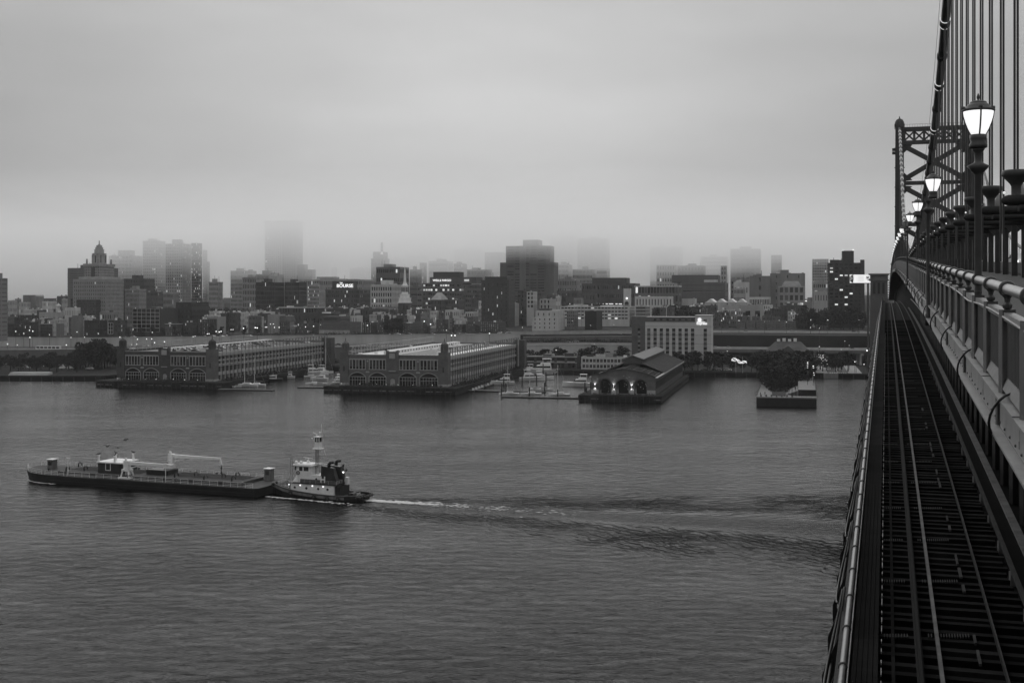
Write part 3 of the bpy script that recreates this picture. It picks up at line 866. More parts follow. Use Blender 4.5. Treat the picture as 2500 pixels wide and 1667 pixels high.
# ---------------------------------------------------------------- trees
M_LEAF = mat('dark_foliage', .028, .9, var=.5, scale=.8, island=.55)
M_LEAF2 = mat('olive_foliage', .040, .9, var=.5, scale=.8, island=.55)
M_BARK = mat('bark', .03, .9, var=.3)
def crown_mesh(seed, nleaf=900, rx=.5, hz=.62, conic=0.0):
    rnd = random.Random(seed); mb = MB()
    lobes = []
    for i in range(11):
        z = rnd.uniform(.30, .92); k = (1 - conic*(z - .3)/.65)
        rr = rx*k*rnd.uniform(.25, .62); g = rnd.uniform(0, 2*pi)
        lobes.append((rr*cos(g), rr*sin(g), z, rnd.uniform(.17, .30)*k*rx/.5))
    for i in range(nleaf):
        l = rnd.choice(lobes); g = rnd.uniform(0, 2*pi); s = rnd.uniform(-1, 1); c = sqrt(1 - s*s); r = l[3]*rnd.uniform(.55, 1.08)
        p = Vector((l[0] + r*c*cos(g), l[1] + r*c*sin(g), l[2] + r*s*.85))
        d = Vector((rnd.gauss(0, 1), rnd.gauss(0, 1), rnd.gauss(0, 1))).normalized(); e = d.cross(Vector((rnd.gauss(0, 1), rnd.gauss(0, 1), rnd.gauss(0, 1)))).normalized()
        a = rnd.uniform(.018, .042)
        mb.q(tuple(p - d*a - e*a*.6), tuple(p + d*a*.2 - e*a), tuple(p + d*a + e*a*.5), tuple(p - d*a*.3 + e*a))
    return mb.mesh('crown')
def trunk_mesh(seed):
    rnd = random.Random(seed); mb = MB()
    mb.tube([(0, 0, -.02), (.005, 0, .2), (.0, .01, .45), (.01, 0, .7)], [.035, .025, .018, .006], 7)
    for i in range(5):
        g = rnd.uniform(0, 2*pi); z = rnd.uniform(.25, .5); L = rnd.uniform(.2, .34)
        mb.tube([(0, 0, z), (L*.5*cos(g), L*.5*sin(g), z + .12), (L*cos(g), L*sin(g), z + .26)], [.014, .009, .003], 5)
    return mb.mesh('trunk')
CROWNS = []
for sd in range(6):
    me = crown_mesh(sd, 1000, .42 + .05*(sd % 3), conic=.25 if sd % 2 else .55); me.materials.append(M_LEAF if sd % 3 else M_LEAF2); CROWNS.append(me)
TRUNKS = [trunk_mesh(s) for s in (1, 2)]
for t in TRUNKS: t.materials.append(M_BARK)
def tree(loc, h, label, group, k=0, wide=1.0, name='tree'):
    t = thing(name, label, 'tree', loc, random.uniform(0, 6.28), group)
    t.scale = (h*wide, h*wide, h)
    put('crown', CROWNS[k % 6], t); put('trunk', TRUNKS[k % 2], t)
    return t

# ---------------------------------------------------------------- the two long pier warehouses turned into flats
M_BRICK1 = mat('dark_brick', .062, .9, var=.35, scale=.6, bump=.4, bscale=5)
M_BRICK2 = mat('grey_brick', .115, .9, var=.3, scale=.5, bump=.4, bscale=5)
M_STONE = mat('pale_stone_trim', .34, .8, var=.25, scale=1.0)
M_SIDE = mat('stucco_band', .38, .85, var=.25, scale=.4, streak=True)
M_ROOFL = mat('pale_roof_membrane', .72, .8, var=.22, scale=.15)
M_ROOFD = mat('gravel_roof', .20, .9, var=.35, scale=.3)
M_FRAME = mat('window_frame_paint', .42, .6, var=.15)
def pier_house(X0, Y0, label, brick, roofm, side_m, W=54.7, D=158.0, z0=3.2):
    root = thing('pier_building', label, 'building', (X0, Y0, z0), -CA)
    h = 15.3
    wall = MB(); pb = MB()
    # front: two storeys of openings between corner towers; bays given in metres
    groups = [(4.2, 12.6), (14.7, 23.2), (30.3, 38.8), (40.9, 49.8)]
    ups = [];
    for (a, b) in groups:
        n = 5; c = (b - a)/n
        for i in range(n): ups.append((a + i*c + .28, a + (i+1)*c - .28))
    door = [(25.4, 28.0)]
    facade(wall, pb, 0, 0, 0, (1, 0), (0, -1), W, h, [], [])
    # replace the plain sheet by strips: lower band with arched openings, upper band with windows
    wall.v.clear(); wall.f.clear()
    def strip_(z0_, z1_, xs):
        x = 0
        for (a, b) in xs + [(W, W)]:
            if a > x: wall.q((x, 0, z0_), (a, 0, z0_), (a, 0, z1_), (x, 0, z1_))
            x = b
    low = sorted(groups + door)
    strip_(0, 4.3, low)
    # segmental arch heads
    zs_ = 4.3; ztop = 7.0
    x = 0
    for (a, b) in low + [(W, W)]:
        if a > x: wall.q((x, 0, zs_), (a, 0, zs_), (a, 0, ztop), (x, 0, ztop))
        if a < W:
            rise_ = 1.9 if b - a > 5 else 1.0; n = 14 if b - a > 5 else 8
            zb = 4.3 if b - a > 5 else 2.6
            if b - a < 5: wall.q((a, 0, zb + rise_ + .01), (b, 0, zb + rise_ + .01), (b, 0, ztop), (a, 0, ztop))
            prev = None
            for i in range(n + 1):
                f = i/n; xx = a + (b-a)*f; zz = zb + rise_*sqrt(max(0, 1 - (2*f - 1)**2)) if b - a < 5 else zb + rise_*(1 - (2*f-1)**2)
                if prev:
                    top = zb + rise_ + .01 if b - a < 5 else ztop
                    wall.q((prev[0], 0, prev[1]), (xx, 0, zz), (xx, 0, top), (prev[0], 0, top))
                    wall.q((prev[0], 0, prev[1]), (prev[0], .7, prev[1]), (xx, .7, zz), (xx, 0, zz))
                prev = (xx, zz)
            wall.q((a, 0, 0), (a, .7, 0), (a, .7, zb), (a, 0, zb)); wall.q((b, .7, 0), (b, 0, 0), (b, 0, zb), (b, .7, zb))
            if b - a < 5:
                strip_z = None
        x = b
    wall.q((0, 0, ztop), (W, 0, ztop), (W, 0, 8.1), (0, 0, 8.1))
    uw = MB()
    facade(uw, pb, 0, 0, 8.1, (1, 0), (0, -1), W, 4.6, ups, [(0, 1.2), (1.4, 4.5)], .35)
    pb.v.clear(); pb.f.clear()
    wall.v += []; off = len(wall.v); wall.v += uw.v; wall.f += [tuple(i + off for i in f) for f in uw.f]
    wall.q((0, 0, 12.7), (W, 0, 12.7), (W, 0, h), (0, 0, h))
    wall.q((0, D, 0), (0, 0, 0), (0, 0, h), (0, D, h)); wall.q((W, D, 0), (0, D, 0), (0, D, h), (W, D, h))
    wall.build('wall', brick, root)
    # panes: each one a part
    for (a, b) in ups:
        for (c, d) in ((8.1, 9.3), (9.5, 12.6)):
            p = MB(); p.q((a, .34, c), (b, .34, c), (b, .34, d), (a, .34, d)); p.build('window', M_GLASS, root)
    tr = MB()
    for (a, b) in groups:
        tr.box(a - .3, b + .3, -.12, .1, 7.75, 8.1); tr.box(a - .2, b + .2, -.08, .1, 12.62, 12.95)
        tr.box(a + .0, b - .0, .1, .33, 9.3, 9.5)
        c = (b - a)/5
        for i in range(6): tr.box(a + i*c - .2, a + i*c + .2, -.06, .3, 8.1, 12.62)
    tr.box(0, W, -.1, .05, 13.0, 13.3); tr.box(0, W, -.14, .3, h - .25, h + .02)
    tr.build('stone_trim', M_STONE, root)
    for (a, b) in groups:       # arched doors: frame, transom, glass
        d = MB(); n = 14; pts = [(a + (b-a)*i/n, 4.3 + 1.9*(1 - (2*i/n - 1)**2)) for i in range(n+1)]
        d.f.append(tuple(range(n + 3))); d.v += [(a, .62, 0), (b, .62, 0)] + [(x_, .62, z_) for x_, z_ in reversed(pts)]
        dd = d.build('archway', M_GLASSD, root)
        t = MB(); t.box(a, b, .45, .61, 4.1, 4.35)
        for i in range(1, 6):
            xx = a + (b-a)*i/6; t.box(xx - .06, xx + .06, .5, .6, 0, 4.1)
        t.box(a, b, .5, .6, 2.6, 2.75); t.build('mullion', M_FRAME, dd)
        t = MB()
        for i in range(n):
            (xa, za), (xb, zb) = pts[i], pts[i+1]; t.bar((xa, -.02, za + .25), (xb, -.02, zb + .25), .3, .45, (0, 1, 0))
        t.box(a - .35, a, -.06, .3, 0, 4.5); t.box(b, b + .35, -.06, .3, 0, 4.5); t.build('surround', M_STONE, dd)
    d = MB(); d.box(25.5, 27.9, .3, .4, 0, 3.6); d.build('door', M_STONE, root)
    for (a, b) in ((13.2, 14.2), (39.3, 40.3)):
        d = MB(); d.box(a - .4, b + .5, -.1, .1, 6.3, 7.0); d.box(a + .1, b - .1, -.08, .1, 11.6, 12.5); d.build('plaque', M_STONE, root)
    # middle bay and corner towers
    c = MB(); c.box(23.7, 29.7, -.5, -.01, 6.9, 16.4); c.box(23.5, 24.8, -.7, .6, 12.9, 17.3); c.box(28.6, 29.9, -.7, .6, 12.9, 17.3); c.box(24.8, 28.6, -.62, .5, 16.41, 16.8)
    cb = c.build('centre_bay', brick, root); c = MB(); c.box(25.2, 28.2, -.66, -.4, 13.4, 16.0); c.box(24.9, 28.5, -.62, -.45, 7.0, 7.5); c.build('plaque', M_STONE, cb)
    for (x, s) in ((-.6, 4.4), (W - 4.2, 4.8)):
        c = MB(); c.box(x, x + s, -.6, s - .6, 0, 16.2); c.box(x - .12, x + s + .12, -.72, s - .48, 11.9, 12.25); c.box(x - .12, x + s + .12, -.72, s - .48, 16.2, 16.6)
        o = c.build('corner_tower', brick if s < 4.5 else M_BRICK2, root)
        cx, cy = x + s/2, s/2 - .6
        t = MB(); t.lathe([(1.9, 16.6), (1.9, 17.2), (1.55, 17.3), (1.5, 20.2), (1.8, 20.4), (1.7, 20.8), (.7, 21.6), (.25, 22.0), (.2, 23.2), (.05, 23.4)], 8, (cx, cy, 0), pi/8)
        for k in range(8):
            g = k*pi/4; t.box(cx + 1.75*cos(g) - .2, cx + 1.75*cos(g) + .2, cy + 1.75*sin(g) - .2, cy + 1.75*sin(g) + .2, 16.6, 20.4)
        t.build('lantern_top', brick, o)
        t = MB(); t.box(x + s/2 - .3, x + s/2 + .3, -.66, -.5, 7.0, 9.4); t.build('slit_window', M_GLASSD, o)
        t = MB(); t.box(x - .1, x + s + .1, -.7, s - .5, 0, 1.1); t.build('plinth', M_STONE, o)
    # long right side
    sw = MB(); sp_ = MB(); nb = 33
    facade(sw, sp_, W, 4.6, 0, (0, 1), (1, 0), D - 4.6, h - 1.2, cells(D - 4.6, nb, .66), [(.3, 2.9), (4.6, 7.4), (8.7, 10.3), (11.0, 12.6)], .8)
    sw.q((W, 4.6, h - 1.2), (W, D, h - 1.2), (W - .4, D, h - 1.2), (W - .4, 4.6, h - 1.2))
    sd = sw.build('side_wall', side_m, root)
    for f in sp_.f:
        p = MB(); p.q(*[sp_.v[i] for i in f]); p.build('side_window', M_GLASS, sd)
    sc = MB(); fr_ = MB(); cw = (D - 4.6)/nb
    col = MB(); col.box(-.2, .12, -.13, .13, 0, 18.6); col_me = col.mesh('column'); col_me.materials.append(M_BRICK2)
    for i in range(nb + 1):
        o = put('column', col_me, sd); o.location = (W + .25, 4.6 + i*cw, 0)
    bd = MB()
    for z in (7.5, 8.3, 12.9): bd.box(W + .003, W + .5, 4.6, D, z, z + .28)
    bd.box(W + .003, W + .35, 4.6, D, 13.4, h - .4); bd.build('band', M_SIDE, sd)
    # skeleton frames left standing on the roof edge
    for xx in (W + .3, .6):
        fr_ = MB()
        for i in range(nb + 1):
            y = 4.6 + i*cw; fr_.bar((xx, y, h - .6), (xx, y, 18.7), .2, .2)
            if i % 3 == 1: fr_.bar((xx, y, h), (xx - (2.2 if xx > 9 else -2.2), y, 18.5), .16)
            if i < nb and i % 2 == 0: fr_.bar((xx, y, 18.6), (xx, y + cw, 16.4), .13)
        for z in (18.7, 16.4): fr_.bar((xx, 4.6, z), (xx, D, z), .24)
        if xx < 9: fr_.bar((xx, 4.6, h + .4), (xx, D, h + .4), .3)
        fr_.build('roof_frame', M_SIDE if xx < 9 else M_BRICK2, root)
    r = MB(); r.box(.35, W - .4, .35, D - .3, h - 1.4, h - .9); rf = r.build('roof', roofm, root)
    m = MB(); m.box(16, 19.5, 18, D - 6, h - .897, h + .9); m.build('roof_monitor', M_ROOFL, rf)
    for i in range(26):
        q_ = MB(); y = 22 + i*5; q_.box(19.51, 19.58, y, y + 1.3, h - .4, h + .5); q_.build('monitor_window', M_GLASSD, rf)
    rows = MB()
    for i in range(11): rows.box(23 + i*2.05, 24.3 + i*2.05, 20, D - 10, h - .897, h - .72)
    stuff(rows.build('roof_ribs', mat('ribbed_array', .30, .8, var=.3, scale=.4) if roofm is M_ROOFL else M_ROOFD, rf))
    for i in range(18):
        u_ = MB(); xx = random.uniform(3, W - 6); yy = random.uniform(6, D - 10); s = random.uniform(.8, 2.2)
        u_.box(xx, xx + s, yy, yy + s*1.3, h - .897, h - .9 + random.uniform(.6, 1.8)); u_.build('rooftop_unit', random.choice((M_SIDE, M_ROOFL, M_BRICK1)), rf)
    # stair pylon at the landward end
    e = MB(); e.box(W - 1, W + 5.5, D - 6, D, 0, 17.4); e.build('stair_tower', M_BRICK1, root)
    e = MB(); e.box(W - 1.1, W - .1, D - 6.2, D - 5.2, 17.41, 18.2); e.box(W + 1.2, W + 2.0, D - 6.5, D - 6.01, 1, 17.6); e.build('stair_fin', M_STONE, root)
    return root
def corner(uR, Yr, w):         # left front corner of a bank-parallel front whose right corner shows at uR
    return (PX(uR, Yr) - EX[0]*w, Yr - EX[1]*w)
P5 = corner(1091.5, 600, 54.7); P3 = corner(522, 637, 54.7)
pier_house(P5[0], P5[1], 'long brick pier building with pale flat roof, corner towers and arched front', M_BRICK2, M_ROOFL, M_SIDE)
pier_house(P3[0], P3[1], 'darker brick pier building with cars and crates on its roof', M_BRICK1, M_ROOFD, M_SIDE)
def pier_deck(P, w, d, l, r, f, label, z=3.2, name='pier_deck'):
    root = thing(name, label, 'pier', (P[0], P[1], 0), -CA)
    b = MB(); b.box(-l, w + r, -f, d, 1.6, z - .004); b.build('deck', mat('pier_planking', .028, .95, var=.5, scale=.4, spec=.1), root)
    b = MB(); b.box(-l + .3, w + r - .3, -f + .4, d, -1.0, 1.6); b.build('under_wall', mat('tarred_timber', .015, .9, var=.4, scale=.5), root)
    n = int((w + l + r)/2.4)
    for i in range(n):
        x = -l + .4 + (w + l + r - .8)*i/(n-1); p = MB(); p.lathe([(.2, -1), (.2, 2.3 + .5*random.random())], 7, (x, -f - .02, 0)); p.build('fender_pile', mat('pile_timber', .03, .9, var=.5), root)
    pn = MB()
    for i in range(0, n, 2):
        x = -l + .8 + (w + l + r - 2)*i/n
        if random.random() < .7: pn.box(x, x + 3.6, -f + .12, -f + .38, 1.0 + .2*random.random(), 2.4)
    stuff(pn.build('fender_boards', mat('scuffed_board', .14, .9, var=.5, scale=.7, streak=True), root))
    rl = MB()
    for i in range(int((w + l + r)/2)): rl.bar((-l + .3 + i*2, -f + .25, z), (-l + .3 + i*2, -f + .25, z + 1.1), .06)
    for zz in (.55, 1.1): rl.bar((-l + .3, -f + .25, z + zz), (w + r - .3, -f + .25, z + zz), .06)
    for i in range(int(d/2.5)): rl.bar((w + r - .3, -f + i*2.5, z), (w + r - .3, -f + i*2.5, z + 1.1), .07)
    rl.bar((w + r - .3, -f, z + 1.1), (w + r - .3, d, z + 1.1), .06)
    rl.build('railing', M_DKSTEEL, root)
    return root
pier_deck(P5, 54.7, 160, 6, 7, 9, 'timber pier deck with promenade under the pale-roofed pier building')
pier_deck(P3, 54.7, 160, 8, 9, 9, 'timber pier deck with promenade under the darker pier building')
# hedges and shrubs on the promenades
def shrubs(name, P, label, pts, s0, s1, seed, z=3.2):
    rnd = random.Random(seed); mb = MB()
    for (x, y, n) in pts:
        for i in range(n):
            s = rnd.uniform(s0, s1); px, py = x + rnd.uniform(-1.2, 1.2), y + rnd.uniform(-1.6, 1.6)
            for j in range(26):
                d = Vector((rnd.gauss(0, .5), rnd.gauss(0, .5), abs(rnd.gauss(.4, .4))))*s; a = s*.22
                e1 = Vector((rnd.gauss(0, 1), rnd.gauss(0, 1), rnd.gauss(0, 1))).normalized()*a; e2 = e1.cross(Vector((rnd.gauss(0, 1), rnd.gauss(0, 1), 1))).normalized()*a
                c = Vector((px, py, z)) + d; mb.q(tuple(c - e1), tuple(c - e2), tuple(c + e1), tuple(c + e2))
    o = mb.build(name, M_LEAF, None, False, (P[0], P[1], 0), -CA)
    return tag(o, label, 'shrubs', kind='stuff')
shrubs('shrubs', P5, 'dark shrubs along the promenade beside the pale-roofed pier building', [(58.5, 4 + 3*i, 2) for i in range(50)] + [(2 + 3*i, -4, 1) for i in range(18)], .6, 1.9, 3)
shrubs('shrubs', P3, 'dark shrubs along the promenade beside the darker pier building', [(59, 4 + 3*i, 2) for i in range(50)] + [(4 + 3.2*i, -3.5, 2) for i in range(15)], .7, 2.0, 4)
# little path lights on the pier fronts
for (P, lab) in ((P5, 'pale-roofed'), (P3, 'darker')):
    for i in range(7):
        x = 3 + i*7.6 + random.uniform(-3, 3); c = E(P[0], P[1], x, -6.5 + random.uniform(-1, 1.5), 3.2)
        t = thing('path_light', '%s small path light from the left before the %s pier building' % (ordn(i), lab), 'lamp', c, 0, 'path lights on the pier fronts')
        b = MB(); b.lathe([(.06, 0), (.05, 1.0)], 6); b.build('post', M_DKSTEEL, t); b = MB(); b.ball((0, 0, 1.15), random.uniform(.07, .14), 8, 5); b.build('bulb', M_BULB, t)

# ---------------------------------------------------------------- market pier with three arches
P9 = corner(1600.5, 552, 29.2)
def market_pier():
    root = thing('market_pier', 'gabled brick pier shed with three big arches and raised roof monitor', 'building', (P9[0], P9[1], 3.0), -CA)
    W, D = 29.2, 138.0; ze, za = 8.0, 11.2
    arches = [(3.7, 8.9), (11.7, 16.9), (19.9, 25.1)]
    wall = MB(); zsp = 4.2; R = 2.6
    def top(x):                # gable with rounded shoulders
        f = abs(x - W/2)/(W/2); return ze + (za - ze)*(1 - f**1.7)
    x = 0
    def solid(a, b, z0_):
        n = max(1, int((b - a)/.8))
        for i in range(n):
            xa, xb = a + (b-a)*i/n, a + (b-a)*(i+1)/n
            wall.q((xa, 0, z0_), (xb, 0, z0_), (xb, 0, top(xb)), (xa, 0, top(xa)))
    for (a, b) in arches:
        solid(x, a, 0); c = (a + b)/2; prev = None
        for i in range(17):
            g = pi - pi*i/16; xx = c + R*cos(g); zz = zsp + R*sin(g)
            if prev:
                wall.q((prev[0], 0, prev[1]), (xx, 0, zz), (xx, 0, top(xx)), (prev[0], 0, top(prev[0])))
                wall.q((prev[0], 0, prev[1]), (prev[0], 1.1, prev[1]), (xx, 1.1, zz), (xx, 0, zz))
            prev = (xx, zz)
        wall.q((a, 0, 0), (a, 1.1, 0), (a, 1.1, zsp), (a, 0, zsp)); wall.q((b, 1.1, 0), (b, 0, 0), (b, 0, zsp), (b, 1.1, zsp)); x = b
    solid(x, W, 0)
    wall.build('front_wall', M_BRICK2, root)
    for (a, b) in arches:
        c = (a + b)/2; t = MB()
        for i in range(16):
            g0 = pi - pi*i/16; g1 = pi - pi*(i+1)/16
            t.bar((c + 2.9*cos(g0), -.05, zsp + 2.9*sin(g0)), (c + 2.9*cos(g1), -.05, zsp + 2.9*sin(g1)), .25, .55, (0, 1, 0))
        t.build('arch_surround', M_BRICK1, root)
        t = MB(); t.box(a, b, 6, 6.2, 0, 6.8); t.build('archway', mat('interior_shade', .006, .9, var=0), root)  # black sheet across the arch; the hall's inner shade is put into its colour
        t = MB()
        for j in range(8):
            p = (random.uniform(a + .3, b - .3), random.uniform(3, 5.9), random.uniform(1.0, 6)); t.ball(p, random.uniform(.05, .12), 6, 4)
        stuff(t.build('hall_lights', M_LITW2, root))
    cp = MB(); n = 36
    for i in range(n):
        xa, xb = W*i/n, W*(i+1)/n; cp.bar((xa - .03, -.05, top(xa) + .2), (xb + .03, -.05, top(xb) + .2), .8, .45, (0, 0, 1))
    cp.build('coping', M_BRICK1, root)
    for (a, b) in ((0, 3.4), (9.2, 11.4), (17.2, 19.6), (25.4, W)):
        t = MB(); t.box(a + .05, b - .05, -.25, .2, 0, 2.1); t.build('stone_base', M_STONE, root)
    sm = mat('brick_stain', .24, .9, var=.5, scale=1.2)
    for i in range(12):
        x_ = random.uniform(2, 27); z_ = random.uniform(6.6, 8.6) if random.random() < .6 else random.uniform(4.5, 6.5)
        if any(a - .6 < x_ < b + .6 for a, b in arches) and z_ < 7.3: continue
        t = MB(); k = random.randint(7, 11)
        pts = []
        for j in range(k):
            g = 2*pi*j/k; r = random.uniform(.15, .5); pts.append((x_ + r*cos(g)*1.4, -.012, z_ + r*sin(g)*random.uniform(.4, 1.2)))
        t.q(*pts); t.build('plaster_patch', sm, root)
    for x_ in (1.75, 10.3, 18.4):     # up-and-down wall lights, lit
        t = MB(); t.lathe([(.10, 3.3), (.16, 3.45), (.16, 3.75), (.10, 3.9)], 10, (x_, -.35, 0)); sc_ = t.build('wall_light', M_CAST, root)
        t = MB(); t.lathe([(.02, 3.28), (.11, 3.29)], 10, (x_, -.35, 0)); t.lathe([(.11, 3.905), (.02, 3.915)], 10, (x_, -.35, 0)); t.build('lens', emit('wall_light_lens', 16, False), sc_)
        for zz, dr in ((3.95, 1), (3.25, -1)):
            L = bpy.data.lights.new('wall_light_beam', 'SPOT'); L.energy = 420; L.spot_size = radians(75); L.spot_blend = .6; L.shadow_soft_size = .08
            lo = bpy.data.objects.new('wall_light_beam', L); COL.objects.link(lo); lo.parent = sc_; lo.location = (x_, -.30, zz)
            lo.rotation_euler = (radians(180 - 12) if dr > 0 else radians(12), 0, 0)
    # sides
    for (xx, nx) in ((W, 1), (0, -1)):
        s = MB(); p = MB()
        if nx > 0: facade(s, p, W, 0, 0, (0, 1), (1, 0), D, 7.4, cells(D, 27, .72, 1.5), [(2.4, 5.9)], .5)
        else: s.q((0, D, 0), (0, 0, 0), (0, 0, 7.4), (0, D, 7.4))
        so = s.build('side_wall', M_BRICK1, root)
        for i, f in enumerate(p.f):
            q_ = MB(); q_.q(*[p.v[j] for j in f]); q_.build('shutter', mat('grey_shutter', .17, .7, var=.4, scale=1.5) if (i*7) % 5 in (0, 3) or 4 < i < 8 else M_GLASSD, so)
        e = MB(); e.box(xx - .2 if nx > 0 else xx - .9, xx + .9 if nx > 0 else xx + .2, 0, D, 7.5, 7.85); e.build('eave', M_SIDE, so)
    b = MB(); b.q((W, D, 0), (0, D, 0), (0, D, ze), (W/2, D, za), (W, D, ze)); b.build('end_wall', M_BRICK1, root)
    RF = mat('ribbed_roof', .10, .65, var=.2, scale=.4); RFD = mat('dark_slope_roof', .05, .8, var=.35, scale=.4)  # RFD: darker tone for the left slopes
    yb = 34.0
    r = MB(); r.hexa([(W/2 + 4.5, yb, 12.2), (W + .6, yb, 7.9), (W + .6, D, 7.9), (W/2 + 4.5, D, 12.2)], [(W/2 + 4.5, yb, 12.45), (W + .6, yb, 8.15), (W + .6, D, 8.15), (W/2 + 4.5, D, 12.45)])
    ro = r.build('roof', RF, root)
    rb = MB()
    for i in range(90):
        y = yb + .5 + i*(D - yb - 1)/90; rb.hexa([(W/2 + 4.5, y, 12.451), (W + .6, y, 8.151), (W + .6, y + .18, 8.151), (W/2 + 4.5, y + .18, 12.451)], [(W/2 + 4.5, y, 12.55), (W + .6, y, 8.25), (W + .6, y + .18, 8.25), (W/2 + 4.5, y + .18, 12.55)])
    stuff(rb.build('roof_ribs', RF, ro))
    r = MB(); r.hexa([(-.6, yb, 7.9), (W/2 - 4.5, yb, 12.2), (W/2 - 4.5, D, 12.2), (-.6, D, 7.9)], [(-.6, yb, 8.15), (W/2 - 4.5, yb, 12.45), (W/2 - 4.5, D, 12.45), (-.6, D, 8.15)]); r.build('roof', RFD, root)
    m = MB(); m.box(W/2 - 4.5, W/2 + 4.5, yb + .1, D, 12.0, 14.2); mo = m.build('monitor', M_BRICK1, root)
    m = MB(); m.hexa([(W/2, yb - .4, 15.9), (W/2 + 5.2, yb - .4, 14.1), (W/2 + 5.2, D, 14.1), (W/2, D, 15.9)], [(W/2, yb - .4, 16.15), (W/2 + 5.2, yb - .4, 14.35), (W/2 + 5.2, D, 14.35), (W/2, D, 16.15)]); m.build('monitor_roof', RF, mo)
    m = MB(); m.hexa([(W/2 - 5.2, yb - .4, 14.1), (W/2, yb - .4, 15.9), (W/2, D, 15.9), (W/2 - 5.2, D, 14.1)], [(W/2 - 5.2, yb - .4, 14.35), (W/2, yb - .4, 16.15), (W/2, D, 16.15), (W/2 - 5.2, D, 14.35)]); m.build('monitor_roof', RFD, mo)
    m = MB(); m.q((W/2 - 4.5, yb + .1, 14.2), (W/2 + 4.5, yb + .1, 14.2), (W/2, yb + .1, 15.8)); m.build('monitor_gable', M_BRICK1, mo)
    # open steel frame over the front court
    for i in range(9):
        y = 1.5 + i*4.0; t = MB()
        t.bar((.5, y, 7.6), (W/2, y, 11.6), .3, .4); t.bar((W/2, y, 11.6), (W - .5, y, 7.6), .3, .4); t.bar((.5, y, 7.4), (W - .5, y, 7.4), .2, .3)
        for k in range(1, 6):
            xx = W*k/6; t.bar((xx, y, 7.4), (xx, y, 11.6 - abs(xx - W/2)*.277), .14)
        t.build('roof_truss', M_DKSTEEL, root)
    for k in range(9):
        xx = 1.5 + k*(W - 3)/8; t = MB(); z_ = 11.7 - abs(xx - W/2)*.277; t.bar((xx, 1.2, z_), (xx, 34, z_), .16); t.build('purlin', M_DKSTEEL, root)
    t = MB()
    for i in range(70):
        xx = W/2 + random.uniform(2.5, 10.5); yy = 18 + (xx - W/2)*.9 + random.gauss(0, 3.2); z_ = 6.6 + random.uniform(-.4, .6)
        t.ball((xx, yy, z_), random.uniform(.10, .30), 6, 4)
    stuff(t.build('string_lights', emit('string_light', 2.2, False), root))
    f = MB(); f.box(.3, W - .3, .3, D - .3, -.05, .03); f.build('floor', M_CONCD, root)
market_pier()
pier_deck(P9, 29.2, 140, 5, 3.5, 6, 'timber pier deck under the arched market shed', 3.0)
shrubs('shrubs', P9, 'low weeds along the edge before the three arches', [(1 + 2.2*i, -3.2, 2) for i in range(13)], .4, 1.0, 5, 3.0)

# ---------------------------------------------------------------- park pier beside the bridge
PR = corner(1993.4, 524, 25.1)
def park_pier():
    root = thing('park_pier', 'concrete park pier with sloping lawn, steps and raised terrace', 'pier', (PR[0], PR[1], 0), -CA)
    W, D = 25.1, 182.0; z = 4.2
    PAVE = mat('park_paving', .21, .85, var=.2, scale=.6)
    b = MB(); b.box(0, W, 0, D, -1, z - .5); b.build('base', mat('black_sheet_piling', .014, .8, var=.4, scale=.6), root)
    b = MB(); b.box(-.2, W + .2, -.2, D, z - .49, z); b.build('deck', PAVE, root)
    b = MB(); b.hexa([(6.6, 6, z + .004), (12.2, 5.2, z + .004), (12.2, 60, z + .004), (5.0, 60, z + .004)], [(6.6, 6, z + .25), (12.2, 5.2, z + .25), (12.2, 60, z + 1.2), (5.0, 60, z + 1.2)]); b.build('lawn', mat('dark_grass', .018, .95, var=.4, scale=1.5), root)
    # raised terrace climbing inland on the right, stepped seating on its left
    b = MB(); b.hexa([(17.6, 9, z), (W, 9, z), (W, 90, z), (17.6, 90, z)], [(17.6, 9, z + 2.6), (W, 9, z + 2.6), (W, 90, z + 3.4), (17.6, 90, z + 3.4)]); b.build('terrace', PAVE, root)
    b = MB(); b.box(17.5, W + .02, 8.93, 9.0, z, z + 2.62); te = b.build('terrace_front', mat('dark_boards', .02, .8, var=.4), root)
    for i in range(6):
        b = MB(); b.box(17.5, W, 8.86, 8.93, z + .1 + i*.42, z + .38 + i*.42); b.build('plank', M_BRD, te)
    for i in range(7):
        zz = z + 2.6*(1 - (i + 1)/7.5); xa = 17.6 - (i + 1)*.75
        b = MB(); b.hexa([(xa, 10 + i*1.1 - 3, z), (xa + .74, 10 + i*1.1 - 3 + .8, z), (xa + .74, 36, z), (xa, 36, z)], [(xa, 10 + i*1.1 - 3, zz), (xa + .74, 10 + i*1.1 - 3 + .8, zz), (xa + .74, 36, zz), (xa, 36, zz)])
        b.build('step', PAVE if i % 2 == 0 else M_CONCD, root)
    b = MB()
    for i in range(13): b.bar((i*2.08 + .1, .1, z), (i*2.08 + .1, .1, z + 1.1), .06)
    for i in range(36): b.bar((.1, i*2.5, z), (.1, i*2.5, z + 1.1), .06); b.bar((W - .1, 9 + i*2.5, z + 2.6), (W - .1, 9 + i*2.5, z + 3.8), .07)
    for zz in (.6, 1.1): b.bar((.1, .1, z + zz), (W - .1, .1, z + zz), .05); b.bar((.1, .1, z + zz), (.1, 90, z + zz), .05)
    b.bar((W - .1, 9, z + 3.75), (W - .1, 97, z + 4.2), .06)
    b.build('railing', M_DKSTEEL, root)
    for i in range(7):
        b = MB(); x = 1.5 + i*2.2; b.box(x, x + .7, 1.2 + .5*(i % 3), 1.9 + .5*(i % 3), z, z + .7); b.build('seat_block', M_CONCD, root)
park_pier()
k = 0; rnd = random.Random(17)
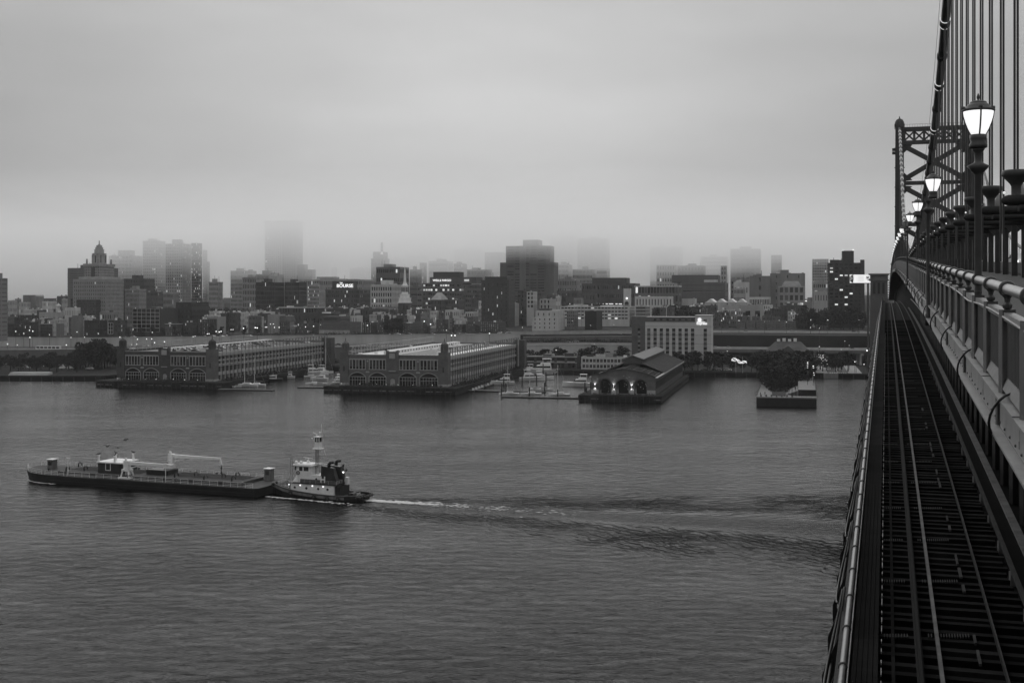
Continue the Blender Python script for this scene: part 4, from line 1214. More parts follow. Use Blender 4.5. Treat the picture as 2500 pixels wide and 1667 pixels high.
for row in range(13):
    t_ = 30 + row*11.0
    for s_ in ((7.2, 10.4) if row < 1 else ((6.0, 9.5, 13.0) if row < 3 else (4.2, 9.6, 14.8, 20.2))):
        hh = min(15, 6.2 + row*1.5) + rnd.uniform(-2.2, 1.8)
        o = tree(E(PR[0], PR[1], s_ + rnd.uniform(-.8, .8), t_ + rnd.uniform(-2, 2), 4.2 - hh*.16), hh, '%s dark tree from the river end on the park pier' % ordn(k), 'trees on the park pier', k, 1.1 if row > 1 else .85); k += 1
shrubs('shrubs', PR, 'dark planting under the trees of the park pier', [(6.5 + 1.6*(i % 5), 24 + 2.6*(i//5), 1) for i in range(70)], .6, 1.5, 8, 4.5)
for i, (u, v) in enumerate([(1971.6, 885), (1971.8, 889), (1971.8, 893), (1971.6, 897.5), (1971.5, 906.7), (1985.4, 893.6), (1985.8, 897.5), (1986.5, 910), (1987.2, 915.6)]):
    Y = 560 + i*8 if i < 5 else 556 + (i-5)*9
    base = (PX(u, Y), Y, 4.2); zt = PZ(v, Y)
    t = thing('pier_lamp', '%s bright lamp in the column of lights on the park pier' % ordn(i), 'lamp', base, 0, 'lamps on the park pier')
    b = MB(); b.lathe([(.09, 0), (.07, zt - 4.2)], 6); b.build('post', M_DKSTEEL, t)
    b = MB(); b.lathe([(.08, zt - 4.3), (.26, zt - 4.25), (.26, zt - 4.12), (.08, zt - 4.05)], 10); b.build('lamp_head', M_BULB, t)
# ---------------------------------------------------------------- tug pushing a tank barge
M_HULL = mat('hull_black', .014, .5, var=.5, scale=.6)
M_DECK = mat('barge_deck', .045, .8, var=.4, scale=.5)
M_BWHITE = mat('boat_white', .76, .45, var=.15, scale=1.0)
M_HGREY = mat('hull_grey_band', .13, .7, var=.45, scale=.8, streak=True)
BD = Vector((-.9346, .355, 0)).normalized()          # heading
BR = atan2(BD.y, BD.x)
# local frame: +x forward (towards the bow), +y to port; the near side is the port side
barge = thing('tank_barge', 'long black tank barge with white cranes pushed ahead of the tug', 'barge', (0, 0, 0))
L_, B_ = 73.0, 15.0; dk = 2.05
near_st = Vector((PX(626, 291.5), 291.5, 0)); nrm = Vector((-BD.y, BD.x, 0))     # port side normal
port = nrm if nrm.dot(-near_st) > 0 else -nrm
barge.location = near_st - port * (B_/2)
SG = 1 if Vector((-sin(BR), cos(BR), 0)).dot(port) > 0 else -1                    # local +y is the near side when SG = 1
barge.rotation_euler = (0, 0, BR)
def yy(y): return y * SG
def bb(x0, x1, y0, y1, z0, z1, mb):
    a, b = sorted((yy(y0), yy(y1))); mb.box(x0, x1, a, b, z0, z1); return mb
def plan(x):
    if x > L_ - 9: return B_/2 * sqrt(max(0, 1 - ((x - (L_ - 9))/9.2)**2)) * .98 + .02
    if x < 1.0: return B_/2 * (.93 + .07*x)
    return B_/2
xs = [0, .5, 1, 5, 15, 25, 35, 45, 55, L_ - 9, L_ - 7, L_ - 5, L_ - 3.2, L_ - 1.8, L_ - .9, L_ - .3, L_]
hb = MB()
for i, x in enumerate(xs):
    w_ = plan(x); sh = .7 * max(0, (x - (L_ - 16))/16)**2
    rk = -1.2 if x > L_ - 9 else 0
    hb.v += [(x + rk*.8, -w_*.96, -1.2), (x, -w_, dk + sh), (x, w_, dk + sh), (x + rk*.8, w_*.96, -1.2)]
for i in range(len(xs) - 1):
    a = i*4; c = a + 4
    hb.f += [(a, c, c+1, a+1), (a+1, c+1, c+2, a+2), (a+2, c+2, c+3, a+3)]
hb.f += [(0, 1, 2, 3), tuple(len(hb.v) - 4 + k for k in (3, 2, 1, 0))]
hull = hb.build('hull', M_HULL, barge)
d = MB(); n = []
for x in xs: n.append((x - .25, -plan(x) + .3, dk + .7*max(0, (x - (L_-16))/16)**2 + .02))
for x in reversed(xs): n.append((x - .25, plan(x) - .3, dk + .7*max(0, (x - (L_-16))/16)**2 + .02))
d.q(*n); d.build('deck', M_DECK, barge)
g = MB(); g.box(.6, L_ - 12, -B_/2 - .12, -B_/2 - .001, dk - .5, dk - .2); g.box(.6, L_ - 12, B_/2 + .001, B_/2 + .12, dk - .5, dk - .2); g.box(.6, L_ - 12, B_/2 + .001, B_/2 + .08, .7, .85); g.build('rub_rail', M_HULL, barge)
tk = MB(); bb(6, L_ - 13, -B_/2 + 2.2, B_/2 - 2.2, dk + .022, dk + .75, tk); trunk = tk.build('trunk_deck', M_DECK, barge)
def railing(parent, pts, m=M_BWHITE, h=1.1, step=2.0, name='railing', r=.04):
    b = MB()
    for i in range(len(pts) - 1):
        p = Vector(pts[i]); q = Vector(pts[i+1]); k = max(1, int((q - p).length/step))
        for z in (h, h*.66, h*.33): b.bar(p + Vector((0, 0, z)), q + Vector((0, 0, z)), r)
        for j in range(k + 1):
            c = p.lerp(q, j/k); b.bar(c, c + Vector((0, 0, h)), r*1.2)
    return b.build(name, m, parent)
def edge(x, s): return (x, yy(s*(plan(x) - .3)), dk + .7*max(0, (x - (L_-16))/16)**2 + .02)
for (a, b) in ((1.2, 9.5), (11, 18), (19.5, 26), (27, 37.5), (40, 47), (49, 56), (57, 63)):
    railing(barge, [edge(a, 1), edge(b, 1)]); railing(barge, [edge(a + .5, -1), edge(b, -1)])
railing(barge, [edge(x, 1) for x in (64, 66, 68, 70, 71.5, 72.6)]); railing(barge, [edge(x, -1) for x in (63.5, 66, 68, 70, 71.5, 72.6)])
# deckhouse amidships with posts on its roof
dh = MB(); bb(42.5, 49.5, -3.2, 3.4, dk + .02, dk + 3.3, dh); dho = dh.build('deckhouse', mat('deckhouse_paint', .03, .6, var=.3), barge)
t = MB(); bb(42.2, 49.8, -3.5, 3.7, dk + 3.31, dk + 3.6, t); t.build('roof', M_BWHITE, dho)
for (x, y) in ((49.4, 3.2), (44.4, 3.2), (47.0, -.4), (43.2, -2.6)):
    t = MB(); t.lathe([(.28, dk + 3.6), (.26, dk + 5.0), (.4, dk + 5.1), (.4, dk + 5.2)], 8, (x, yy(y), 0)); t.build('vent_post', M_BWHITE, dho)
t = MB(); t.box(45.6, 47.0, yy(3.42) - .04, yy(3.42) + .04, dk + 1.6, dk + 3.2); wn = t.build('door', M_BLACK, dho)
t = MB(); 
for (xa, xb, za, zb) in ((45.5, 45.65, 1.5, 3.3), (46.95, 47.1, 1.5, 3.3), (45.5, 47.1, 3.2, 3.35), (45.5, 47.1, 1.45, 1.6)): t.box(xa, xb, yy(3.44) - .07, yy(3.44) + .07, dk + za, dk + zb)
t.build('door_frame', M_BWHITE, wn)
t = MB()
for i in range(9): t.bar((41.6 - .25*i, yy(3.5), dk + 3.2 - .32*i), (41.6 - .25*i, yy(2.4), dk + 3.2 - .32*i), .2, .06)
for y in (3.5, 2.4): t.bar((41.9, yy(y), dk + 3.6), (39.4, yy(y), dk + .8), .09); t.bar((41.9, yy(y), dk + 4.4), (39.4, yy(y), dk + 1.7), .06)
t.build('stair', M_BWHITE, barge)
# two white cranes
def crane(x, y, zb, zp, blen, label_hook):
    r = MB(); c = (x, yy(y))
    if label_hook: r.lathe([(.9, zb), (.7, zb + 1.0), (.7, zp - 1.2), (.9, zp - .9)], 10, (c[0], c[1], 0))
    else:
        for (sx, sy) in ((-1, -1), (-1, 1), (1, -1), (1, 1)): r.bar((c[0] + sx*1.3, c[1] + sy*1.1, zb), (c[0] + sx*.8, c[1] + sy*.7, zp - 1.6), .35)
        r.box(c[0] - 1.8, c[0] + 1.8, c[1] - 1.4, c[1] + 1.4, zb, zb + .45); r.box(c[0] - 1.1, c[0] + 1.1, c[1] - .9, c[1] + .9, zp - 1.9, zp - 1.4)
    cr = r.build('crane', M_BWHITE, barge)
    t = MB(); t.box(c[0] - .7, c[0] + .7, c[1] - .6, c[1] + .6, zp - 1.3, zp + .7); t.ball((c[0] + .4, c[1], zp + 1.0), .35, 8, 5); t.build('turret', M_BWHITE, cr)
    t = MB(); t.hexa([(c[0] + .5, c[1] - .35, zp - .35), (c[0] + .5, c[1] + .35, zp - .35), (c[0] - blen, c[1] + .22, zp - .2), (c[0] - blen, c[1] - .22, zp - .2)][::-1], [(c[0] + .5, c[1] - .35, zp + .55), (c[0] + .5, c[1] + .35, zp + .55), (c[0] - blen, c[1] + .22, zp + .35), (c[0] - blen, c[1] - .22, zp + .35)][::-1])
    bo = t.build('boom', M_BWHITE, cr)
    t = MB(); t.bar((c[0] - .6, c[1], zp - 1.2), (c[0] - blen*.34, c[1], zp - .2), .28); t.build('ram', M_BWHITE, bo)
    if label_hook:
        t = MB(); t.bar((c[0] - blen, c[1], zp + .3), (c[0] - blen - .5, c[1], zp - 1.4), .35); t.build('boom_tip', M_BWHITE, bo)
        t = MB(); t.tube([(c[0] - blen - .45, c[1], zp - 1.4), (c[0] - blen - .45, c[1], zp - 3.0)], .06, 5); t.ball((c[0] - blen - .45, c[1], zp - 2.2), .22, 6, 4, 2.2); t.ball((c[0] - blen - .45, c[1], zp - 3.4), .28, 6, 4, 1.6); t.build('hook', M_BLACK, bo)
crane(39.0, 5.2, dk + .03, 5.9, 12.5, False)
crane(32.5, -4.0, dk + .8, 6.8, 14.5, True)
# manifold house and deck gear
t = MB(); bb(29.5, 36, -2.6, 1.6, dk + .751, dk + 2.0, t); t.build('manifold', M_BLACK, barge)
t = MB(); bb(30.6, 32.8, -3.0, -1.2, dk + 2.01, dk + 3.0, t); t.build('pump_house', M_BWHITE, barge)
for (x, y) in ((55, 2), (51, -3), (58.5, 4.6), (22, 1.0), (17, 4.2), (12, -2), (9.5, 3.5), (14, 1), (26, 3.6), (61, -3)):
    t = MB(); c = (x, yy(y), dk + .75); t.tube([(c[0], c[1], c[2]), (c[0], c[1], c[2] + .8), (c[0] - .2, c[1], c[2] + 1.15), (c[0] - .6, c[1], c[2] + 1.25), (c[0] - 1.0, c[1], c[2] + 1.0), (c[0] - 1.1, c[1], c[2] + .5)], .17, 7); t.build('gooseneck_vent', M_BLACK, barge, True)
for (x, y) in ((5, 5.8), (5.4, 5.2), (24, 5.9), (24.7, 5.9), (38, 6.2), (60, 5.6), (65, 3.5), (20, -5.6), (44, -5.8)):
    t = MB(); t.lathe([(.25, dk + .02), (.25, dk + .9), (.38, dk + .95), (.38, dk + 1.1)], 8, (x, yy(y), 0)); t.build('bollard', M_BLACK, barge)
for k, y in enumerate((-2.6, -1.2, .4, 1.9)):
    t = MB(); t.tube([(7, yy(y), dk + 1.05), (28.4, yy(y), dk + 1.05)], .12, 6); t.tube([(37.1, yy(y), dk + 1.05), (59, yy(y), dk + 1.05)], .12, 6); t.build('cargo_pipe', mat('pipe_grey', .09, .6, var=.3), barge, True)
for (x, y, w_) in ((66.5, .5, 1.7), (4.2, -4.8, 1.7)):
    t = MB(); bb(x - w_/2, x + w_/2, y - .9, y + .9, dk + .05, dk + 2.9, t); o = t.build('lookout_booth', M_HGREY, barge)
    t = MB(); bb(x - w_/2 - .2, x + w_/2 + .2, y - 1.1, y + 1.1, dk + 2.91, dk + 3.1, t); t.build('roof', M_BWHITE, o)
    t = MB(); bb(x - .5, x + .5, y + .9, y + .93, dk + 1.5, dk + 2.5, t); t.build('window', M_GLASSD, o)
for (x, y) in ((56.8, 5.9), (27, 5.9)):
    t = MB(); t.bar((x, yy(y), dk + .02), (x, yy(y), dk + 4.2), .12); t.bar((x - .5, yy(y), dk + 4.3), (x + .5, yy(y), dk + 4.3), .3); t.build('light_mast', M_BWHITE, barge)
t = MB(); t.bar((18, yy(1), dk + .8), (23, yy(2.5), dk + 2.6), .12); t.build('boarding_ladder', M_HGREY, barge)
# gulls: on the posts and above
def gull(p, spread, label, rz=0.0):
    t = thing('gull', label, 'bird', p, rz, 'birds round the barge deckhouse')
    b = MB(); b.tube([(-.34, 0, .16), (-.2, 0, .18), (.05, 0, .2), (.2, 0, .26), (.28, 0, .34), (.36, 0, .34), (.44, 0, .31)], [.02, .07, .11, .08, .06, .055, .01], 8)
    for s in (-1, 1):
        if spread:
            b.hexa([(-.1, s*.05, .2), (.12, s*.05, .2), (.06, s*.45, .34), (-.08, s*.45, .34)], [(-.1, s*.05, .25), (.12, s*.05, .25), (.06, s*.45, .38), (-.08, s*.45, .38)]); b.hexa([(-.08, s*.45, .34), (.06, s*.45, .34), (-.1, s*.9, .22), (-.16, s*.9, .22)], [(-.08, s*.45, .38), (.06, s*.45, .38), (-.1, s*.9, .25), (-.16, s*.9, .25)])
        else: b.tube([(.1, s*.09, .22), (-.15, s*.10, .2), (-.45, s*.03, .16)], [.05, .06, .01], 6)
    b.build('body', mat('bird_dark', .03, .8, var=.2), t, True)
    if not spread:
        b = MB(); b.bar((0, .04, 0), (0, .04, .14), .02); b.bar((0, -.04, 0), (0, -.04, .14), .02); b.build('legs', M_STONE, t)
    t.scale = (1.7, 1.7, 1.7)
    return t
def bw(x, y, z):
    m = Matrix.Rotation(BR, 3, 'Z') @ Vector((x, yy(y), 0)); return (barge.location.x + m.x, barge.location.y + m.y, z)
for i, (x, y, w_) in enumerate(((49.4, 3.2, 'front post nearest the bow'), (44.4, 3.2, 'front post nearest the stair'), (47.0, -.4, 'middle post'), (43.2, -2.6, 'rearmost post'))):
    gull(bw(x, y, dk + 5.2), False, 'dark bird perched on the %s of the barge deckhouse' % w_, i*1.3)
gull(bw(44.9, -1.5, 10.4), True, 'dark bird flying highest above the barge deckhouse', .4)
gull(bw(45.2, 1.0, 8.6), True, 'dark bird flying low over the deckhouse roof', 2.0)
gull(bw(48.0, 1.5, 9.0), True, 'dark bird hovering over the bow end of the deckhouse', 1.1)

# ------------------------------------------------ tug
tug = thing('tugboat', 'black and white harbour tug with tall lookout mast and letter H funnel', 'tugboat', (0, 0, 0))
TL = 26.5
st_ = Vector((PX(878, 284.2), 284.2, 0)) - port*1.2
tug.location = st_ - port*2.6; tug.rotation_euler = (0, 0, BR - .02); tug.scale = (.97, .97, .85)
def tplan(f):
    if f < .16: return 3.9*sqrt(max(0, 1 - ((.16 - f)/.165)**2))
    if f > .62: return 3.9*max(0, 1 - ((f - .62)/.40)**2.2) + .05
    return 3.9
def sheer(f): return 1.35 + 2.0*max(0, (f - .30)/.7)**1.7 + .35*max(0, (.2 - f)/.2)**2
FS = [0, .01, .03, .06, .10, .16, .25, .35, .45, .55, .65, .75, .83, .9, .95, .985, 1.0]
hb = MB(); bw_ = MB(); gb = MB()
for f in FS:
    x = f*TL; w_ = tplan(f); s = sheer(f); und = .86 if f < .9 else .6
    hb.v += [(x - .4*(1-f) + .6*(.5-f), -w_*und, -1.0), (x, -w_, s - .9), (x, -w_, s), (x, w_, s), (x, w_, s - .9), (x - .4*(1-f) + .6*(.5-f), w_*und, -1.0)]
for i in range(len(FS) - 1):
    a = i*6; c = a + 6
    hb.f += [(a+k, c+k, c+k+1, a+k+1) for k in (0, 1, 3, 4)]
hb.f += [(0, 1, 2, 3, 4, 5), tuple(len(hb.v) - 6 + k for k in (5, 4, 3, 2, 1, 0))]
hb.build('hull', M_HULL, tug)
dm = MB(); dm.q(*[(f*TL, -tplan(f) + .02, sheer(f) - .55) for f in FS], *[(f*TL, tplan(f) - .02, sheer(f) - .55) for f in reversed(FS)]); dm.build('deck', M_DECK, tug)
for s in (-1, 1):
    gb = MB()
    for i in range(3, len(FS) - 2):
        f, f2 = FS[i], FS[i+1]
        if f < .14: continue
        P = lambda ff, o, dz: (ff*TL, s*(tplan(ff) + o), sheer(ff) + dz)
        gb.hexa([P(f, .0, -1.0), P(f2, .0, -1.0), P(f2, .05, -1.0), P(f, .05, -1.0)], [P(f, .0, -.28), P(f2, .0, -.28), P(f2, .05, -.28), P(f, .05, -.28)])
    gb.build('hull_band', M_HGREY, tug)
    gb = MB()
    for i in range(1, len(FS) - 1):
        f, f2 = FS[i], FS[i+1]
        gb.bar((f*TL, s*(tplan(f) + .02), sheer(f) + .06), (f2*TL, s*(tplan(f2) + .02), sheer(f2) + .06), .22, .14)
    gb.build('gunwale', M_HGREY if s*SG > 0 else M_HULL, tug)
    for f in (.22, .33, .47, .72):
        t = MB(); t.torus((f*TL, s*(tplan(f) + .16), sheer(f) - .75), (0, 1, 0), .42, .17, 12, 6); t.build('tyre_fender', M_BLACK, tug, True)
t = MB()
for k in range(9):
    g = radians(-70 + 140*k/8); t.ball((TL*.955 + .9*cos(g), 1.0*sin(g)*1.4, sheer(.97) - .2), .5, 8, 5)
t.build('bow_fender', M_BLACK, tug, True)
t = MB()
for k in range(10):
    f = .0 + .012*k; g = pi/2 + pi*k/9; t.ball((.9 + 1.3*cos(g), 3.3*sin(g), sheer(.03) - .45), .42, 8, 5)
t.build('stern_fender', M_BLACK, tug, True)
# lower deckhouse (white, rounded front), boat deck, wheelhouse
def rbox(x0, x1, w_, z0, z1, mb, rf=1.2, ins=0.0):
    pl = [(x0, -w_), (x1 - rf, -w_)] + [(x1 - rf + rf*sin(radians(a)), -w_ + rf - rf*cos(radians(a))) for a in (30, 60, 90)] + [(x1 - rf + rf*sin(radians(a)), w_ - rf + rf*cos(radians(a))) for a in (90, 60, 30)] + [(x1 - rf, w_), (x0, w_)]
    mb.prism(pl, z0, z1); return mb
z1_, z2_, z3_ = 1.0, 3.9, 6.0
t = MB(); rbox(7.6, 20.5, 2.75, z1_, z2_, t, 1.6); lo_ = t.build('lower_house', M_BWHITE, tug)
for i, x in enumerate((9.4, 12.0, 15.3, 18.6)):
    for s in (-1, 1):
        t = MB(); t.torus((x, s*2.77, 2.75), (0, 1, 0), .24, .06, 12, 5); t.lathe([(.01, 0), (.22, .001)], 10, (0, 0, 0)); t = MB().torus((x, s*2.77, 2.75), (0, 1, 0), .17, .17, 12, 4); t.build('porthole', M_BLACK, lo_)
for x in (10.6, 13.6, 17.0, 20.2):
    t = MB(); t.ball((x, yy(2.85), 3.45), .16, 8, 5); t.build('deck_light', emit('deck_light', 1.5, False), lo_)
t = MB(); rbox(6.9, 20.9, 3.0, z2_, z2_ + .18, t, 1.7); t.build('boat_deck', M_BLACK, tug)
t = MB(); t.box(6.2, 7.59, -2.3, 2.3, z1_, z2_ - .3); t.build('engine_casing', M_BLACK, tug)
t = MB(); t.box(7.0, 17.4, -2.2, 2.2, z2_ + .18, z2_ + 1.2); t.build('upper_house', M_BLACK, tug)
t = MB(); rbox(11.8, 19.0, 1.95, z2_ + .19, z3_ + .3, t, 1.1); uh = t.build('cabin', M_BWHITE, tug)
t = MB(); t.hexa([(17.5, -2.0, z2_ + .19), (19.9, -1.7, z2_ + .19), (19.9, 1.7, z2_ + .19), (17.5, 2.0, z2_ + .19)], [(17.3, -1.6, z3_ + .2), (18.8, -1.3, z3_ + .2), (18.8, 1.3, z3_ + .2), (17.3, 1.6, z3_ + .2)]); t.build('front_apron', M_BWHITE, uh)
for x in (13.0,):
    for s in (-1, 1): t = MB().torus((x, s*1.97, z2_ + 1.4), (0, 1, 0), .15, .15, 12, 4); t.build('porthole', M_BLACK, uh)
t = MB(); rbox(14.6, 19.2, 2.0, z3_ + .301, z3_ + 2.7, t, 1.2); wh = t.build('wheelhouse', M_BWHITE, tug)
t = MB(); rbox(14.0, 19.9, 2.4, z3_ + 2.701, z3_ + 2.95, t, 1.3); t.prism([(14.5, -2.0), (19.2, -2.0), (19.2, 2.0), (14.5, 2.0)], z3_ + 2.95, z3_ + 3.2); t.build('wheelhouse_roof', M_BWHITE, wh)
for (x0, x1) in ((15.2, 16.5), (16.9, 17.8)):
    for s in (-1, 1):
        t = MB(); a, b = sorted((s*2.0, s*2.04)); t.box(x0, x1, a, b, z3_ + 1.35, z3_ + 2.45); t.build('window', M_GLASSD, wh)
for k in range(4):
    t = MB(); y = -1.35 + .9*k; t.box(19.19, 19.25, y - .36, y + .36, z3_ + 1.35, z3_ + 2.45); t.build('window', M_GLASSD, wh)
t = MB().torus((18.1, yy(2.06), z3_ + .75), (0, 1, 0), .42, .12, 14, 6); t.build('life_ring', M_BLACK, wh, True)
for (x, y, r) in ((19.0, 1.2, .38), (18.0, .6, .36), (17.0, -1.0, .3)):
    t = MB(); t.tube([(x - .4, yy(y), z3_ + 3.5), (x + .1, yy(y), z3_ + 3.55), (x + .35, yy(y), z3_ + 3.6)], [r*.6, r, r], 10); t.bar((x, yy(y), z3_ + 2.95), (x, yy(y), z3_ + 3.4), .12); t.build('searchlight', M_BWHITE, wh, True)
# funnels with letter
for s in (-1, 1):
    t = MB(); t.hexa([(6.9, s*1.75 - .75, z2_ + .19), (11.6, s*1.75 - .75, z2_ + .19), (11.6, s*1.75 + .75, z2_ + .19), (6.9, s*1.75 + .75, z2_ + .19)], [(8.2, s*1.7 - .6, z3_ + 2.6), (11.4, s*1.7 - .6, z3_ + 3.1), (11.4, s*1.7 + .6, z3_ + 3.1), (8.2, s*1.7 + .6, z3_ + 2.6)])
    fu = t.build('funnel', M_BLACK, tug)
    t = MB(); t.tube([(9.6, s*1.7, z3_ + 2.7), (9.6, s*1.7, z3_ + 3.5), (9.2, s*1.7, z3_ + 4.0), (8.4, s*1.7, z3_ + 4.1)], .42, 10); t.build('exhaust', M_BLACK, fu, True)
    if s*SG > 0:               # white H on the near funnel
        yf = s*2.52
        for (x0, x1, za, zb) in ((10.2, 10.5, 0, 1.75), (11.2, 11.5, 0, 1.75), (10.5, 11.2, .72, 1.02)):
            t = MB(); t.hexa([(x0, yf - .03, z2_ + .6 + za), (x1, yf - .03, z2_ + .6 + za), (x1, yf + .05, z2_ + .6 + za), (x0, yf + .05, z2_ + .6 + za)], [(x0, yf - .06, z2_ + .6 + zb), (x1, yf - .06, z2_ + .6 + zb), (x1, yf + .03, z2_ + .6 + zb), (x0, yf + .03, z2_ + .6 + zb)]); t.build('letter_stroke', M_BWHITE, fu)
# mast with upper lookout
t = MB()
for (sx, sy) in ((-.36, -.28), (-.36, .28), (.36, -.28), (.36, .28)): t.bar((13.9 + sx, sy, z3_ + .3), (13.9 + sx*.8, sy*.8, 13.4), .11)
for z in (8.2, 9.6, 11, 12.4): t.bar((13.55, .26, z), (14.25, .26, z + .9), .07); t.bar((13.55, .26, z), (14.25, .26, z), .07)
ma = t.build('mast', mat('mast_grey', .16, .6, var=.3), tug)
t = MB(); t.box(12.5, 14.7, -1.05, 1.05, 13.4, 13.55); t.build('lookout_floor', M_BWHITE, ma)
t = MB(); t.box(12.95, 14.3, -.7, .7, 13.55, 15.3); t.build('lookout_cabin', M_BWHITE, ma)
t = MB()
for x in (13.0, 13.6, 14.25):
    for y in (-.66, .66): t.bar((x, y, 15.3), (x, y, 16.7), .16)
for y in (-.66, .66): t.bar((13.0, y, 16.0), (14.25, y, 16.0), .05)
t.build('lookout_post', M_BWHITE, ma)
t = MB(); t.box(13.05, 14.2, -.6, .6, 15.35, 16.68); t.build('lookout_window', M_GLASSD, ma)
t = MB(); t.box(12.8, 14.5, -.85, .85, 16.7, 16.85); t.bar((13.1, 0, 16.85), (13.1, 0, 17.9), .14); t.bar((14.2, 0, 16.85), (14.2, 0, 17.5), .14); t.bar((13.3, yy(.9), 17.5), (15.2, yy(-.2), 17.8), .12, .2); t.lathe([(.35, 17.9), (.3, 18.05)], 8, (13.1, 0, 0)); t.bar((12.4, .6, 16.8), (12.3, .6, 20.4), .05); t.ball((14.75, yy(1.0), 16.3), .28, 6, 4); t.build('radar', M_BWHITE, ma)
t = MB(); t.bar((13.6, .2, 9.5), (7.5, .2, z3_ + 2.8), .13); t.bar((12.0, 0, 13.4), (11.5, 0, 11.6), .08); t.bar((15.2, 0, 10.6), (17.8, 0, 10.8), .08); t.bar((14.0, 0, 8.2), (16.4, 0, z3_ + 3.1), .1); t.bar((14.6, .5, 8.6), (16.6, .6, z3_ + 3.1), .1); t.build('stay', M_BWHITE, ma)
t = MB(); t.bar((16.3, 0, z3_ + 3.2), (16.3, 0, z3_ + 4.5), .1); t.bar((15.4, -.4, z3_ + 4.55), (17.2, .4, z3_ + 4.55), .12, .16); t.build('radar_scanner', M_BWHITE, wh)
for (x, y) in ((20.9, 1.0), (20.3, 1.0)):
    t = MB(); t.bar((x, yy(y), 2.2), (x, yy(y), 11.0), .07); t.build('whip_pole', mat('mast_grey', .16), tug)
t = MB(); t.bar((6.6, 0, z2_ - 1), (6.6, 0, z3_ + 3.4), .22); t.bar((5.7, 0, z3_ + 1.9), (7.6, 0, z3_ + 1.9), .1)
for (x, z) in ((6.6, 3.2), (7.5, 2.4), (5.8, 1.9), (6.6, -.2)): t.ball((x, 0, z3_ + z), .3, 7, 4, 1.3)
t.build('signal_mast', M_BLACK, tug)
t = MB(); t.ball((6.5, yy(.2), z3_ + 1.3), .22, 8, 5); t.build('stern_light', M_BULB, tug)
railing(tug, [(7.2, yy(2.85), z2_ + .18), (11, yy(2.85), z2_ + .18), (17.5, yy(2.85), z2_ + .18)], M_FRAME, 1.0, 1.6); railing(tug, [(7.2, yy(-2.85), z2_ + .18), (17.5, yy(-2.85), z2_ + .18)], M_FRAME, 1.0, 1.6)
railing(tug, [(7.0, yy(2.6), z2_ + .18), (7.0, yy(-2.6), z2_ + .18)], M_BWHITE, 1.0, 1.2)
railing(tug, [(20.8, 2.1, 2.4), (23, 1.7, 2.7), (24.6, .9, 2.8), (24.6, -.9, 2.8), (23, -1.7, 2.7), (20.8, -2.1, 2.4)], M_BWHITE, 1.0, 1.0)
t = MB(); t.box(6.2, 7.0, yy(-1.9) - .5, yy(-1.9) + .5, z2_ - .3, z2_ + 1.7); t.build('locker', M_BWHITE, tug)
t = MB(); t.tube([(3.9, -1.1, 1.3), (3.9, 1.1, 1.3)], .55, 12); t.box(3.2, 4.6, -1.4, -1.1, .7, 1.9); t.box(3.2, 4.6, 1.1, 1.4, .7, 1.9); t.build('tow_winch', M_BLACK, tug)
t = MB(); t.bar((2.4, -.8, 1.6), (2.4, .8, 1.6), .22); t.bar((2.4, -.6, .8), (2.4, -.6, 1.9), .24); t.bar((2.4, .6, .8), (2.4, .6, 1.9), .24); t.build('tow_bitt', M_FRAME, tug)
# foam: bow wave along the tug, wash astern, ripple at the barge bow
rnd = random.Random(11); fm = MB()
def blob(c, r, el=1.0, rot=0.0):
    k = rnd.randint(6, 9); pts = []
    for j in range(k):
        g = 2*pi*j/k; rr = r*rnd.uniform(.5, 1.2); x = rr*cos(g)*el; y = rr*sin(g)
        pts.append((c[0] + x*cos(rot) - y*sin(rot), c[1] + x*sin(rot) + y*cos(rot), .05))
    n = len(fm.v); fm.v += pts + [(c[0], c[1], .05 + .12*r)]
    for j in range(k): fm.f.append((n + j, n + (j+1) % k, n + k))
tl = tug.location; f2 = BD; p2_ = port
for i in range(330):
    s = rnd.random(); a = 24.5 - 24*s; lat = 4.1 + 2.6*s**1.1 + rnd.gauss(0, .18 + .35*s)
    if rnd.random() < .75*s: continue
    c = tl + f2*a + p2_*lat; blob((c.x, c.y), rnd.uniform(.08, .34), rnd.uniform(1.2, 3.0), BR)
for i in range(900):
    a = -rnd.random()**1.6*52 - .3; lat = rnd.gauss(0, .55 + .035*abs(a)) - .3*sin(a*.3)
    if rnd.random() < abs(a)/56: continue
    c = tl + f2*a + p2_*lat; blob((c.x, c.y), rnd.uniform(.07, .30)*(1.5 if a > -18 else 1.0), rnd.uniform(1.2, 3.2), BR)
bl = barge.location
for i in range(130):
    s = rnd.random(); a = L_ - 2 - 12*s; lat = plan(L_ - 1 - 9*s) + .2 + rnd.gauss(.35, .25)
    c = bl + f2*a + p2_*lat; blob((c.x, c.y), rnd.uniform(.06, .24), rnd.uniform(1.5, 3.5), BR)
tag(fm.build('foam', mat('foam_white', .60, .9, var=.3, scale=2)), 'white foam along the tug side, its wash and the barge bow', 'foam', kind='stuff')

